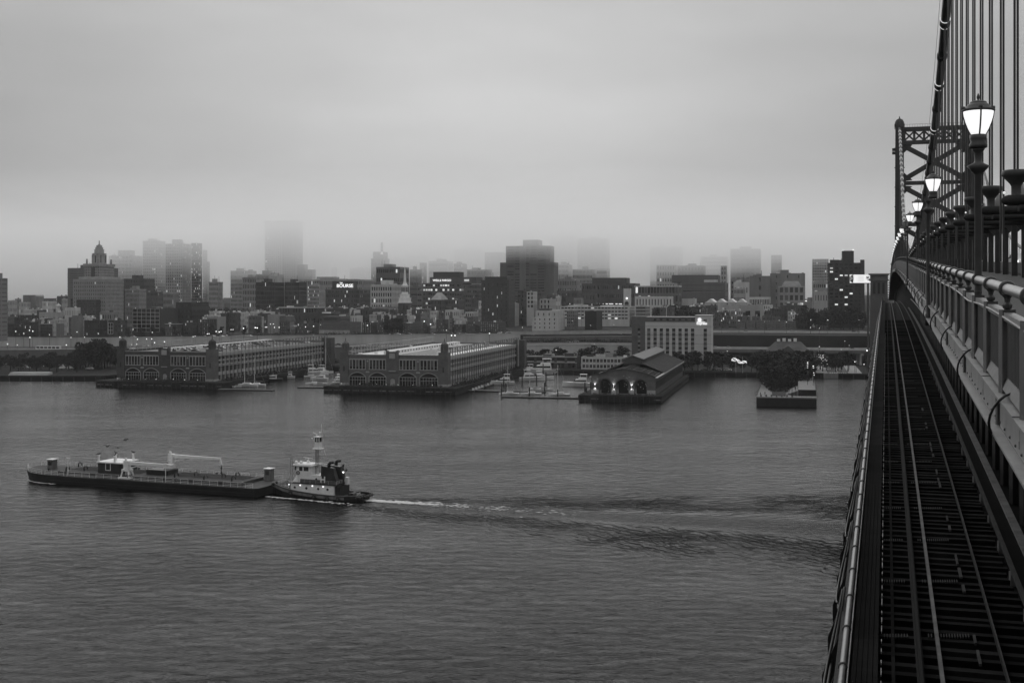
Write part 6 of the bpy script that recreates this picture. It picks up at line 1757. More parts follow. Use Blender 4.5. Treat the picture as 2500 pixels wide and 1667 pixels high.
# --- centre
r, w, h = bld('apartment_tower', 'tall ribbed apartment tower dissolving upwards into the cloud', 2, 165, 312, 70, 1625, 26, .5, 'c', 42, 8, (.62, .66), .5, .03, units=0, full=False)
addbox(r, w + .02, w + 19, 2, 26, 0, h, 'shaft', wallm(.30, 'c'), 42, 6, (.6, .6))
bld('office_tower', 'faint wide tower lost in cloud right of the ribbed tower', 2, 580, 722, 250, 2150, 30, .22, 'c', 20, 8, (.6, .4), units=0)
bld('glass_office', 'black glass office slab with vertical fins below the ribbed tower', 2, 86, 335, 602, 1345, 40, .045, 'g', 9, 26, (.75, .72), .3, .03, glass=M_GLASSD, roof=M_ROOFK, units=2)
bld('glass_office', 'dark glazed office wing with slim columns beside the black slab', 2, 338, 530, 602, 1350, 36, .05, 'g', 9, 18, (.7, .75), .3, .025, glass=M_GLASSD, roof=M_ROOFK, units=2)
bld('office_block', 'pale stone office with roof pavilion behind the black slab', 2, 90, 330, 532, 1475, 26, .32, 's', 6, 14, (.4, .5), .3, .03, units=3)
bld('office_block', 'low white roof block at the foot of the ribbed tower', 2, 200, 318, 548, 1440, 16, .46, 'p', 1, 4, (.3, .3), units=1, roof=M_ROOFW)
bld('office_block', 'long pale publishing house with heavy cornice and flagpole', 2, 462, 1118, 580, 1500, 40, .28, 's', 6, 34, (.4, .55), .3, .03, units=6, cornice=2.0, trim=wallm(.36, 's'))
bld('office_block', 'small dark roof box above the long publishing house', 2, 448, 540, 448, 1600, 14, .16, 'c', 0, 0, units=0)
bld('office_block', 'white roof pavilion with small windows above the long publishing house', 2, 515, 608, 492, 1580, 14, .40, 'c', 2, 6, (.4, .4), units=0)
bld('office_block', 'office with a brightly lit stair column left of the sign building', 2, 536, 690, 632, 1405, 30, .30, 'c', 9, 9, (.5, .5), .3, .3, units=2)
r, w, h = bld('exchange_building', 'dark brick exchange building under a box with bright white roof lettering', 2, 694, 1082, 664, 1330, 34, .06, 'b', 7, 18, (.5, .55), .3, .05, units=3, cornice=1.4, trim=wallm(.09, 's'), roof=M_ROOFK)
addbox(r, w*.14, w*.70, 6, 24, h, h + 9, 'sign_box', wallm(.04, 'c'))
text_on(r, 'BOURSE', w*.272, h + 2.2, 5.0, emit('sign_white', .95, False), 5.4, bold=.06, font_w=1.05)
text_on(r, 'THE', w*.36, h + 6.2, 2.0, emit('sign_white', .95, False), 5.4, bold=.03)
bld('office_block', 'white grid-fronted office with square windows beside the church spire', 2, 1086, 1362, 622, 1285, 34, .46, 'c', 6, 9, (.62, .62), .9, .05, units=2, topfl=1.5, roof=M_ROOFW)
r, w, h = bld('office_block', 'dark cube office above the white grid-fronted one', 2, 1134, 1420, 470, 1410, 34, .09, 'g', 6, 12, (.8, .4), .2, .03, units=2, roof=M_ROOFK)
r, w, h = bld('bank_tower', 'slender art deco tower with roof mast and small lit sign', 2, 1090, 1250, 395, 1580, 26, .17, 's', 15, 9, (.4, .5), .3, .03, units=0)
addbox(r, w*.1, w*.92, 3, 22, h, h + 8.5, 'setback', wallm(.16, 's')); addbox(r, w*.62, w*.74, 8, 12, h + 8.5, h + 21, 'mast', wallm(.14, 's'))
addbox(r, w*.74, w*.92, 2.4, 3, h + 5, h + 8, 'roof_sign', M_LITW)
# church with white steeple
def church():
    Y = 1165; u, v = Z2(1384, 880); X = PX(u, Y); zb = upz(X)
    r = thing('church', 'brick church with tall white wooden steeple', 'church', (X, Y, zb), -CA)
    def zz(y): return PZ(Z2(0, y)[1], Y) - zb
    S = Y/F/3.563
    b = MB(); b.box(-46*S, 46*S, -46*S, 46*S, 0, zz(782)); tw_ = b.build('brick_tower', wallm(.06, 'b'), r)
    b = MB(); b.box(-8*S, 8*S, -47*S, -45.5*S, zz(838), zz(798)); b.box(30*S, 38*S, -47*S, -45.5*S, zz(838), zz(805)); b.build('window', M_GLASSD, tw_)
    WT = wallm(.80, 'p')
    b = MB(); b.box(-50*S, 50*S, -50*S, 50*S, zz(782), zz(774)); b.box(-42*S, 42*S, -42*S, 42*S, zz(774), zz(744)); b.box(-45*S, 45*S, -45*S, 45*S, zz(744), zz(738)); b.box(-34*S, 34*S, -34*S, 34*S, zz(738), zz(712)); b.box(-37*S, 37*S, -37*S, 37*S, zz(712), zz(705)); b.build('steeple_base', WT, r)
    b = MB(); b.lathe([(29*S, zz(704)), (28*S, zz(690)), (26*S, zz(688)), (26*S, zz(640)), (31*S, zz(638)), (31*S, zz(630))], 8, (0, 0, 0), pi/8); b.build('belfry', WT, r)
    for k in range(8):
        g = k*pi/4 - pi/2; b = MB(); b.tube([(26.3*S*cos(g)*.93, 26.3*S*sin(g)*.93, zz(686)), (26.3*S*cos(g)*.93, 26.3*S*sin(g)*.93, zz(648))], 6.5*S, 8); b.build('belfry_opening', M_BLACK, r)
    b = MB(); b.lathe([(27*S, zz(630)), (20*S, zz(620)), (14*S, zz(608)), (12.5*S, zz(600)), (10*S, zz(560)), (7*S, zz(510)), (2*S, zz(475)), (4*S, zz(470)), (1*S, zz(462)), (.5*S, zz(440))], 8, (0, 0, 0), pi/8); b.build('spire', WT, r)
    b = MB(); b.box(-30, -46*S, -6, 14, 0, 14); b.build('nave', wallm(.06, 'b'), r)
    b = MB(); b.hexa([(-30.5, -6.5, 14), (-46*S, -6.5, 14), (-46*S, 14.5, 14), (-30.5, 14.5, 14)], [(-30.5, 3.9, 19), (-46*S, 3.9, 19), (-46*S, 4.1, 19), (-30.5, 4.1, 19)]); b.build('nave_roof', M_ROOFK, r)
church()
r, w, h = bld('bank_office', 'dark grey bank office with one line of small lit lettering under its penthouse', 2, 1535, 1885, 612, 1385, 40, .085, 'c', 8, 16, (.8, .42), .3, .22, units=2, roof=M_ROOFK, litm=M_LITW2, full=False)
addbox(r, w*.14, w*1.30, 8, 34, h, h + 7, 'upper_storey', wallm(.075, 'c')); addbox(r, w*.20, w*.86, 12, 30, h + 7, h + 13, 'penthouse', wallm(.045, 'c'))
text_on(r, 'WELLS FARGO', w*.215, h + 2.3, 3.3, emit('sign_white', .95, False), 7.3, bold=.03, font_w=1.0)
addbox(r, w*1.0, w*1.12, 7.4, 7.9, h + 2.2, h + 4.6, 'sign_panel', M_LITW2)
addbox(r, w + .02, w*1.33, 4, 40, 0, h - 1.5, 'office_wing', wallm(.10, 'c'), 8, 7, (.7, .5))
bld('office_block', 'grey block with tall stone piers between the spire and the bank office', 2, 1425, 1530, 490, 1560, 26, .22, 's', 8, 7, (.4, .5), units=1)
bld('office_block', 'plain grey low block right of the spire', 2, 1424, 1532, 640, 1330, 24, .12, 'c', 6, 1, (.95, .3), units=1)
bld('apartment_block', 'narrow pale block with dense small windows in the mist', 2, 1512, 1575, 432, 1640, 20, .28, 'c', 12, 6, (.5, .5), units=0)
bld('office_block', 'long hazy block with horizontal bands above the bank office', 2, 1590, 1805, 420, 1720, 24, .30, 'c', 7, 1, (.95, .35), units=1)
bld('hotel_tower', 'pale ornate block with small gables in the mist', 2, 1808, 1925, 440, 1640, 24, .36, 's', 12, 8, (.4, .5), units=2)
bld('office_block', 'pale long cornice block below the misty ornate one', 2, 1925, 2140, 492, 1560, 26, .34, 's', 7, 13, (.42, .5), units=3, cornice=1.5, trim=wallm(.4, 's'))
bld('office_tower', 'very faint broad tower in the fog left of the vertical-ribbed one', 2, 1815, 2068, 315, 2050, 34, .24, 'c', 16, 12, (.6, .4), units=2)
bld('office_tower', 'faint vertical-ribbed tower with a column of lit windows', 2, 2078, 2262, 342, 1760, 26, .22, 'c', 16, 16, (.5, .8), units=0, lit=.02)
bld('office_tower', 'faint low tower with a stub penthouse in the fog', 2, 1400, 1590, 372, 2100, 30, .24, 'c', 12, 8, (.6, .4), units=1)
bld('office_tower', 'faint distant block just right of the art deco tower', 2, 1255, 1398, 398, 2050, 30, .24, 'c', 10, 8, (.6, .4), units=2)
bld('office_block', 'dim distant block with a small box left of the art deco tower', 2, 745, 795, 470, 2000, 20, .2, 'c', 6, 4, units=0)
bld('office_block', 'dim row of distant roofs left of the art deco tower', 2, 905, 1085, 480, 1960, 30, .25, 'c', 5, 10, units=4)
r, w, h = bld('apartment_tower', 'dark brick apartment tower with slit windows, some lit', 2, 2050, 2288, 586, 1075, 24, .05, 'b', 10, 6, (.16, .6), .3, .14, units=1, roof=M_ROOFK, topfl=2, litm=M_LITW2, full=False)
addbox(r, w*.1, w*.9, 3, 20, h, h + 3.2, 'penthouse', wallm(.045, 'b'))
for i in range(11): addbox(r, -1.3, -.01, 4, 12, 6 + i*3.5, 7 + i*3.5, 'balcony', wallm(.045, 'b'))
# centre old town, second row
bld('brick_row', 'brick row with white cornice and chimneys left of the lamps', 2, 286, 688, 818, 1090, 18, .06, 'b', 3, 14, (.35, .5), .2, .05, units=5, trim=M_TRIMW, cornice=.8, roof=M_ROOFM)
bld('flat_roof_house', 'wide pale shed wall left of the mansard house', 2, 190, 345, 882, 1010, 26, .26, 'p', 0, 0, units=1, roof=M_ROOFW)
bld('brick_building', 'dark flat building in front of the sign building', 2, 705, 1010, 832, 1130, 26, .05, 'b', 2, 10, (.3, .4), units=4, roof=M_ROOFK)
bld('brick_building', 'low brick block just left of the church tower', 2, 1010, 1240, 832, 1145, 24, .075, 'b', 2, 6, (.3, .4), units=3, roof=M_ROOFM)
r, w, h = bld('brick_house', 'brown hip-roofed brick house below the bank office', 2, 1612, 1745, 755, 1190, 24, .07, 'b', 4, 6, (.35, .5), units=0)
b = MB(); b.hexa([(-.6, -.6, h), (w + .6, -.6, h), (w + .6, 24.6, h), (-.6, 24.6, h)], [(w*.35, 9, h + 7), (w*.65, 9, h + 7), (w*.65, 15, h + 7), (w*.35, 15, h + 7)]); b.build('hip_roof', M_ROOFM, r)
bld('brick_building', 'dim brick block right of the hip-roofed house', 2, 1748, 1905, 752, 1200, 24, .08, 'b', 4, 7, (.4, .5), units=2, lit=.05)
bld('flat_roof_house', 'white rooftop house with small windows near the dark slit tower', 2, 1735, 1900, 842, 1060, 16, .46, 'p', 2, 7, (.4, .4), units=3, roof=M_ROOFW)
bld('flat_roof_house', 'white glazed rooftop storey left of the dark slit tower', 2, 1908, 2022, 860, 1045, 14, .44, 'p', 2, 4, (.55, .5), units=1, roof=M_ROOFW)
bld('flat_roof_house', 'white stepped rooftop house behind the long brick factory', 2, 1280, 1468, 890, 1030, 14, .50, 'p', 1, 5, (.3, .35), units=3, roof=M_ROOFW)
bld('flat_roof_house', 'small white house with two bays above the long brick factory', 2, 1178, 1265, 884, 1035, 12, .48, 'p', 1, 3, (.4, .4), units=1, roof=M_ROOFW)
bld('flat_roof_house', 'low dark roof building behind the brick factory on its left', 2, 508, 880, 872, 1050, 26, .05, 'b', 1, 8, (.3, .3), units=6, roof=M_ROOFM)
# front row along the expressway
SASH = glassmat('sash_window', .07, .6)
r, w, h = bld('mansard_house', 'dark house with mansard roof at the left end of the front row', 2, 302, 384, 950, 985, 18, 0.068, 'b', 2, 3, (.4, .5), units=0, glass=SASH, sills=True)
b = MB(); b.taper(-.3, w + .3, -.3, 18.3, h, h + 4.6, 1.0, 1.0); b.build('mansard_roof', M_ROOFK, r)
r, w, h = bld('curved_gable_house', 'small house with a curved gable between mansard and brick houses', 2, 392, 444, 990, 978, 18, .15, 'b', 2, 3, (.4, .5), units=0, glass=SASH)
b = MB(); b.tube([(w/2, 0, h - .5), (w/2, 18, h - .5)], w*.5, 16); b.build('barrel_roof', M_ROOFM, r)
bld('brick_house', 'brick house with two lit lamps before it, right of the curved gable', 2, 446, 630, 958, 980, 20, 0.081, 'b', 3, 7, (.36, .55), .2, .05, units=2, roof=M_ROOFM, glass=SASH)
r, w, h = bld('brick_factory', 'long brick factory with regular small windows in the front row', 2, 636, 1004, 950, 965, 26, 0.115, 'b', 4, 16, (.36, .45), .2, .04, units=1, roof=M_ROOFM, base=4)
addbox(r, .0, w*.66, 2, 24, h, h + 4.6, 'upper_floor', wallm(.07, 'b'), 1, 10, (.35, .4))
b = MB()
for i in range(24): b.box(.4 + i*w/24, .4 + i*w/24 + w/32, -.12, -.01, .6, 3.4)
stuff(b.build('shop_windows', M_SIDE, r))
r, w, h = bld('plaster_house', 'white plaster house with stepped dark roof above the brick factory', 2, 880, 1018, 892, 1000, 14, .52, 'p', 1, 4, (.3, .5), units=0, roof=M_ROOFK, base=6)
b = MB(); b.hexa([(-.3, -.3, h), (w*.8, -.3, h), (w*.8, 14, h), (-.3, 14, h)], [(.8, 5, h + 5), (w*.6, 5, h + 5), (w*.6, 10, h + 5), (.8, 10, h + 5)]); b.build('pitched_roof', M_ROOFK, r)
b = MB(); b.box(w*.28, w*.34, -.4, 14, h - .5, h + 5.6); b.box(w*.66, w*.72, -.4, 14, h - .5, h + 4.5); b.build('fire_wall', M_TRIMW, r)
bld('brick_house', 'dark house with eight bright sash windows beside the factory', 2, 1010, 1140, 952, 960, 20, 0.047, 'b', 4, 4, (.42, .55), .2, .0, units=1, roof=M_ROOFW, glass=glassmat('bright_sash', .15, .5), sills=True)
bld('brick_house', 'middling brick house right of the bright-windowed one', 2, 1144, 1226, 948, 960, 20, 0.081, 'b', 4, 3, (.36, .5), units=1, roof=M_ROOFW, glass=SASH)
bld('brick_building', 'wide brick block with a pale roof and few windows behind a tree', 2, 1228, 1532, 955, 955, 34, 0.095, 'b', 3, 9, (.32, .45), units=2, roof=M_ROOFW, glass=SASH, sills=True)
r, w, h = bld('gabled_house', 'dark pointed-gable house beside the pale-roofed block', 2, 1536, 1602, 985, 955, 20, 0.054, 'b', 3, 3, (.35, .45), units=0, glass=SASH)
b = MB(); b.hexa([(-.2, -.2, h), (w + .2, -.2, h), (w + .2, 20, h), (-.2, 20, h)], [(w*.48, -.2, h + 5.5), (w*.52, -.2, h + 5.5), (w*.52, 20, h + 5.5), (w*.48, 20, h + 5.5)]); b.build('gable_roof', M_ROOFK, r)
bld('brick_house', 'brick house with a bright flat roof left of the ornate gable', 2, 1656, 1766, 925, 950, 20, 0.095, 'b', 4, 4, (.4, .5), units=0, roof=M_ROOFW, glass=SASH, lit=.08)
r, w, h = bld('gabled_house', 'tall narrow ornate-gabled brick house in the front row', 2, 1770, 1812, 915, 948, 18, .10, 'b', 4, 1, (.5, .5), units=0, glass=SASH, sills=True)
b = MB(); b.prism([(0, 0), (w, 0), (w, 1), (0, 1)], h, h + 2.5); b.prism([(w*.25, 0), (w*.75, 0), (w*.75, 1), (w*.25, 1)], h + 2.5, h + 5); b.build('stepped_gable', wallm(.12, 'b'), r)
r, w, h = bld('mansard_house', 'brick house with pale mansard roof and two dormers', 2, 1812, 1916, 968, 948, 18, 0.081, 'b', 3, 4, (.4, .5), units=0, glass=SASH)
b = MB(); b.taper(-.2, w + .2, -.2, 18, h, h + 4.4, .8, 1.4); b.build('mansard_roof', M_ROOFM, r)
for f in (.25, .68): addbox(r, w*f, w*f + 1.8, -.1, 1.8, h + .5, h + 3, 'dormer', M_TRIMW)
bld('brick_house', 'plain brick house with light flat roof left of the last in the row', 2, 1918, 2034, 942, 948, 20, 0.088, 'b', 4, 5, (.36, .5), units=1, roof=M_ROOFW, glass=SASH)
bld('brick_house', 'last brick house of the front row with many white sash windows', 2, 2036, 2262, 947, 945, 22, 0.068, 'b', 4, 9, (.38, .55), .2, .02, units=2, roof=M_ROOFW, glass=SASH, sills=True)
# --- right
r, w, h = bld('office_tower', 'massive dark double tower with stub penthouse standing above the skyline', 3, 303, 650, 288, 1430, 34, .085, 'c', 26, 5, (.82, .40), .2, .05, units=0, litm=M_LITW2, full=False)
addbox(r, w*.40, w*.80, 6, 26, h, h + 7.2, 'penthouse', wallm(.10, 'c')); addbox(r, w*.35, w*.5, -1.2, -.02, 0, h, 'rib', wallm(.13, 'c')); addbox(r, w + .02, w + 9, 2, 30, 0, h - 19, 'wing', wallm(.12, 'c')); addbox(r, -8, -.02, 4, 30, 0, h - 19, 'wing', wallm(.10, 'c')); addbox(r, w + .02, w + 4.5, 3, 28, h - 18.9, h, 'wing', wallm(.12, 'c'))
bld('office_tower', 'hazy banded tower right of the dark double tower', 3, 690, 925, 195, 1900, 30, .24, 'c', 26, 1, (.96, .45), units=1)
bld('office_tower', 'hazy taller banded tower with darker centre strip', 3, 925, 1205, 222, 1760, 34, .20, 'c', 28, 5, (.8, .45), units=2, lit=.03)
bld('office_block', 'ornate pale stone block at the foot of the banded towers', 3, 738, 880, 448, 1600, 26, .34, 's', 11, 9, (.42, .55), units=3, cornice=1.2, trim=wallm(.4, 's'))
bld('office_block', 'pale stone block with dense windows right of the ornate one', 3, 882, 1085, 490, 1560, 26, .32, 's', 9, 14, (.42, .55), units=3)
bld('office_block', 'low pale block before the ornate stone pair', 3, 736, 950, 582, 1480, 24, .26, 's', 5, 12, (.4, .55), units=2)
bld('office_block', 'white-banded block right of the dense-windowed one', 3, 1088, 1208, 485, 1590, 24, .40, 'c', 6, 1, (.95, .4), units=0)
r, w, h = bld('federal_office', 'wide dark office with lit ground storey and upper box', 3, 962, 1470, 612, 1330, 40, .075, 'c', 4, 28, (.6, .4), .3, .03, units=3, roof=M_ROOFK)
addbox(r, w*.18, w*.82, 6, 34, h, h + 6, 'upper_box', wallm(.065, 'c'))
b = MB()
for i in range(12): b.box(w*.03 + i*w*.06, w*.03 + i*w*.06 + w*.02*(1 + (i % 3)), -.06, -.01, 17, 18)
stuff(b.build('lit_windows', M_LITW, r))
bld('brick_building', 'low brick visitor block with pale roof left of the wide dark office', 3, 748, 962, 676, 1290, 24, .09, 'b', 3, 14, (.4, .4), units=2, roof=M_ROOFW)
bld('apartment_building', 'white and dark striped apartment building with flat canopy roof', 3, 1420, 1830, 634, 1180, 26, .12, 'b', 4, 14, (.7, .7), .5, .08, units=0, trim=M_TRIMW, cornice=1.0, roof=M_ROOFW)
r, w, h = bld('plaster_house', 'white lower storey with gapped windows before the striped building', 3, 1425, 1760, 724, 1172, 6, .52, 'p', 2, 12, (.35, .5), units=0)
r, w, h = bld('mint_building', 'broad windowless grey government building right of the striped one', 3, 1832, 2236, 606, 1360, 60, .10, 'c', 6, 1, (.98, .12), .3, .0, units=3)
addbox(r, -w*.25, w*.83, 10, 50, h, h + 8.5, 'upper_block', wallm(.09, 'c')); addbox(r, w*.5, w*.82, 9.4, 9.9, h + .5, h + 3.2, 'pale_panel', wallm(.5, 'c'))  # small panel is pale concrete on the upper block front
r, w, h = bld('arch_pavilion', 'small white pavilion with one big lit arch', 3, 1326, 1394, 658, 1280, 10, .55, 'p', 0, 0, units=0)
b = MB()
pts = [(w*.2, -.05, 2)] + [(w*.8, -.05, 2)] + [(w/2 + w*.3*cos(radians(a)), -.05, h*.55 + w*.3*sin(radians(a))) for a in range(0, 181, 15)]
b.q(*pts); b.build('arch', M_GLASSD, r); b = MB(); b.ball((w/2, -.6, h*.7), .8, 8, 5); b.build('lamp', M_BULB, r)
bld('office_block', 'dark office with tall bays just right of the slit tower', 3, 406, 482, 672, 1150, 24, .05, 'b', 8, 4, (.6, .6), units=1)
bld('loft_building', 'white loft with four rows of paired square windows', 3, 485, 576, 684, 1120, 26, .50, 'p', 4, 2, (.62, .62), .5, units=1, base=16)
bld('loft_building', 'pale loft with paired dark windows right of the white one', 3, 596, 738, 748, 1110, 26, .36, 'p', 2, 3, (.42, .60), .5, units=2, base=15)
bld('office_block', 'brown-grey block filling between the two lofts', 3, 576, 645, 690, 1190, 22, .10, 'b', 6, 4, units=1)
r, w, h = bld('pale_warehouse', 'pale plaster warehouse with few small paired windows', 3, 531, 815, 907, 960, 32, .50, 'p', 3, 5, (.22, .42), .3, .0, units=0, roof=M_ROOFW)
addbox(r, w*.12, w*.98, 2, 30, h, h + 5.2, 'upper_floor', wallm(.46, 'p'), 1, 4, (.2, .4)); addbox(r, w*.2, w*.6, 8, 20, h + 5.2, h + 6.6, 'roof_garden', M_LEAF)
bld('brick_building', 'grey stone block with bay windows beside the pale warehouse', 3, 832, 932, 850, 985, 28, .17, 's', 5, 4, (.45, .5), .3, .02, units=2)
bld('brick_building', 'tall black blank-walled building with one grey panel', 3, 990, 1142, 852, 975, 30, .016, 'p', 0, 0, units=1, roof=M_ROOFK)
bld('long_factory', 'long pale factory with ribbon windows behind the hotel', 3, 770, 1428, 812, 1075, 40, .46, 'p', 4, 20, (.80, .42), .3, .04, units=14, roof=M_ROOFW, base=6)
bld('long_factory', 'pale banded wing continuing the long factory to the right', 3, 1432, 1556, 812, 1060, 30, .27, 'p', 4, 1, (.96, .42), .3, units=3, roof=M_ROOFW, base=6)
r, w, h = bld('chimney_building', 'brick block with a row of white chimneys behind the hotel', 3, 1640, 1772, 822, 1010, 24, .09, 'b', 3, 3, (.3, .4), units=0)
for i in range(5): addbox(r, w*(.05 + .13*i), w*(.09 + .13*i), 2, 3, h, h + 2.2, 'chimney', M_TRIMW)
tubeon(r, w*.55, -.5, 3, h + 1, .35, 'flue', M_TRIMW)
bld('brick_building', 'dark low roofs right of the chimneyed block', 3, 1868, 2042, 815, 1080, 26, .05, 'b', 2, 8, (.3, .3), units=6, roof=M_ROOFM)
bld('white_house', 'white roof storey above the sawtooth hall', 3, 1832, 1962, 745, 1190, 18, .46, 'p', 1, 3, (.3, .3), units=1, roof=M_ROOFW)
r, w, h = bld('sawtooth_hall', 'low white hall with four shallow gabled skylights', 4, 378, 712, 682, 1140, 40, .42, 'p', 1, 3, (.3, .3), units=0, roof=M_ROOFW)
for i in range(4):
    b = MB(); x0 = w*(.02 + .245*i); b.hexa([(x0, -.2, h - .3), (x0 + w*.23, -.2, h - .3), (x0 + w*.23, 40, h - .3), (x0, 40, h - .3)], [(x0 + w*.11, -.2, h + 3), (x0 + w*.12, -.2, h + 3), (x0 + w*.12, 40, h + 3), (x0 + w*.11, 40, h + 3)]); b.build('skylight_gable', M_ROOFW, r)
bld('warehouse', 'low pale shed before the sawtooth hall', 4, 516, 830, 704, 1100, 20, .34, 'p', 1, 4, (.5, .3), units=2, roof=M_ROOFW)
bld('columned_hall', 'low white hall fronted by slim columns', 4, 716, 882, 643, 1180, 26, .48, 'p', 1, 12, (.6, .8), .8, units=0, roof=M_ROOFW, base=1)
bld('office_block', 'white block with lit cornice left of the grey twin blocks', 4, 598, 720, 528, 1330, 24, .50, 'p', 2, 5, (.3, .3), units=1, roof=M_ROOFW)
bld('office_block', 'pale gridded low-rise beneath the white block', 4, 598, 692, 575, 1270, 20, .34, 'p', 4, 8, (.5, .5), units=1)
bld('office_block', 'left grey twin block with plain walls', 4, 724, 880, 482, 1400, 34, .17, 'c', 5, 1, (.1, .5), units=2)
bld('office_block', 'right grey twin block with rooftop crown', 4, 878, 1146, 462, 1420, 34, .19, 'c', 6, 3, (.1, .4), units=4)
r, w, h = bld('classical_hall', 'stone hall with low dome roof and tall window bays', 4, 942, 1142, 560, 1330, 30, .24, 's', 4, 5, (.62, .65), .5, .12, units=0, cornice=1.5, trim=wallm(.3, 's'), litm=M_LITW2)
b = MB(); b.taper(w*.12, w*.88, 2, 28, h, h + 5.5, w*.12, 6); b.build('dome_roof', wallm(.22, 's'), r)
bld('office_tower', 'wide hazy dark tower top right of centre', 4, 575, 810, 275, 1720, 34, .12, 'c', 14, 6, (.7, .4), units=1)
bld('office_tower', 'narrow hazy dark tower with two lit bands', 4, 886, 968, 322, 1650, 26, .10, 'c', 16, 4, (.8, .4), units=0, lit=.04)
bld('office_tower', 'pale striped hazy tower left of the wide dark one', 4, 345, 560, 335, 1850, 30, .30, 'c', 14, 1, (.95, .4), units=1)
bld('office_tower', 'faint dark tower fading left of the striped one', 4, -40, 210, 260, 1950, 30, .12, 'c', 14, 6, (.7, .4), units=1)
bld('office_block', 'pale gabled hazy block beneath the fading dark tower', 4, 8, 165, 398, 1620, 26, .38, 's', 8, 7, (.45, .5), units=0)
bld('office_block', 'grey hazy block right of the pale gabled one', 4, 168, 385, 404, 1640, 26, .2, 'c', 7, 8, (.5, .4), units=2)
bld('church_tower', 'slim pale tower between the hazy blocks', 4, 500, 548, 404, 1500, 14, .34, 's', 10, 2, (.4, .5), units=0)
bld('apartment_tower', 'pale gridded hazy tower left of the dark lit tower', 4, 1202, 1326, 352, 1520, 24, .34, 'c', 20, 9, (.5, .55), units=0)
r, w, h = bld('apartment_tower', 'dark apartment tower with scattered lit windows near the bridge pylon', 4, 1324, 1598, 382, 1010, 26, .035, 'b', 17, 7, (.62, .42), .3, .14, units=2, roof=M_ROOFK, glass=M_GLASSD)
addbox(r, w*.40, w*.72, 4, 20, h, h + 10, 'penthouse', wallm(.03, 'b')); addbox(r, w*.9, w + .3, -.3, 6, 0, h + 2.4, 'stair_core', wallm(.04, 'b')); addbox(r, w*.05, w*.3, 3, 9, h, h + 2.6, 'plant_room', wallm(.03, 'b'))
for x_ in (.42, .7):
    b = MB(); b.ball((w*x_, 5, h + 10.6), .45, 6, 4); b.build('beacon', M_BULB, r)
bld('white_house', 'pale flat building by the street lights left of the dark lit tower', 4, 1215, 1322, 600, 1240, 24, .34, 'p', 2, 5, (.3, .4), units=2, roof=M_ROOFW)
bld('apartment_building', 'grey apartment block behind the bright street', 4, 1205, 1322, 528, 1400, 24, .26, 'c', 4, 7, (.5, .4), units=1, lit=.1)
for i in range(6):
    xa = 624 + i*76
    bld('row_house', '%s modern row house from the left with notched parapet' % ordn(i), 4, xa, xa + 70, 826 + (i % 2)*4, 985, 20, .13, 'b', 3, 2, (.2, .3), .2, .02, units=1, roof=M_ROOFK, group='modern row houses')
    bld('row_house', '%s rear row house from the left behind the notched parapets' % ordn(i), 4, xa + 40, xa + 104, 788 + (i % 2)*5, 1015, 18, .11, 'b', 2, 2, (.25, .3), units=1, roof=M_ROOFM, group='rear row houses') if i < 4 else None
bld('brick_building', 'dark brick block right of the modern row houses', 4, 1085, 1166, 832, 985, 24, .05, 'b', 3, 3, (.3, .3), units=1, roof=M_ROOFM)
bld('brick_building', 'flat dark roofs above the row houses with pale parapet', 4, 960, 1160, 705, 1120, 30, .06, 'b', 2, 8, (.3, .35), units=4, roof=M_ROOFM)
# --- filler roofs of the old town: small houses in the gaps
rnd = random.Random(21); nfill = 0
for (zone, x0, x1, y0, y1, Ya, Yb, n, where) in ((1, 60, 1000, 880, 930, 990, 1130, 24, 'in the old town under the customs tower'), (1, 1680, 2300, 830, 900, 1010, 1220, 20, 'left of the centre below the ribbed tower'), (2, 0, 2000, 800, 900, 1000, 1230, 48, 'behind the front row in the centre'), (3, 0, 1000, 700, 800, 1100, 1280, 16, 'around the lofts'), (3, 1560, 2316, 790, 880, 1010, 1130, 18, 'behind the hotel roof'), (4, 400, 1180, 690, 790, 1020, 1180, 22, 'above the modern row houses'), (1, 60, 560, 720, 850, 1250, 1700, 12, 'on the misty far left plain')):
    for i in range(n):
        f = (i + rnd.random()*.8)/n; xl = x0 + (x1-x0)*f; Y = rnd.uniform(Ya, Yb); yT = y1 - (y1 - y0)*(Y - Ya)/(Yb - Ya) + rnd.uniform(-8, 12); wd = rnd.uniform(50, 130)
        c = rnd.choice((.05, .07, .09, .12, .24, .40, .55, .55)); adj = 'dark brick' if c < .12 else ('grey' if c < .3 else 'white')
        bld('town_house', '%s house from the left %s, %s walls' % (ordn(i), where, adj), zone, xl, xl + wd, yT, Y, rnd.uniform(12, 26), c, 'b' if c < .15 else 'p', 3, int(wd/17), (.35, .5), .2, .05, units=3, roof=rnd.choice((M_ROOFM, M_ROOFK, M_ROOFW, M_ROOFW)), group='houses ' + where)
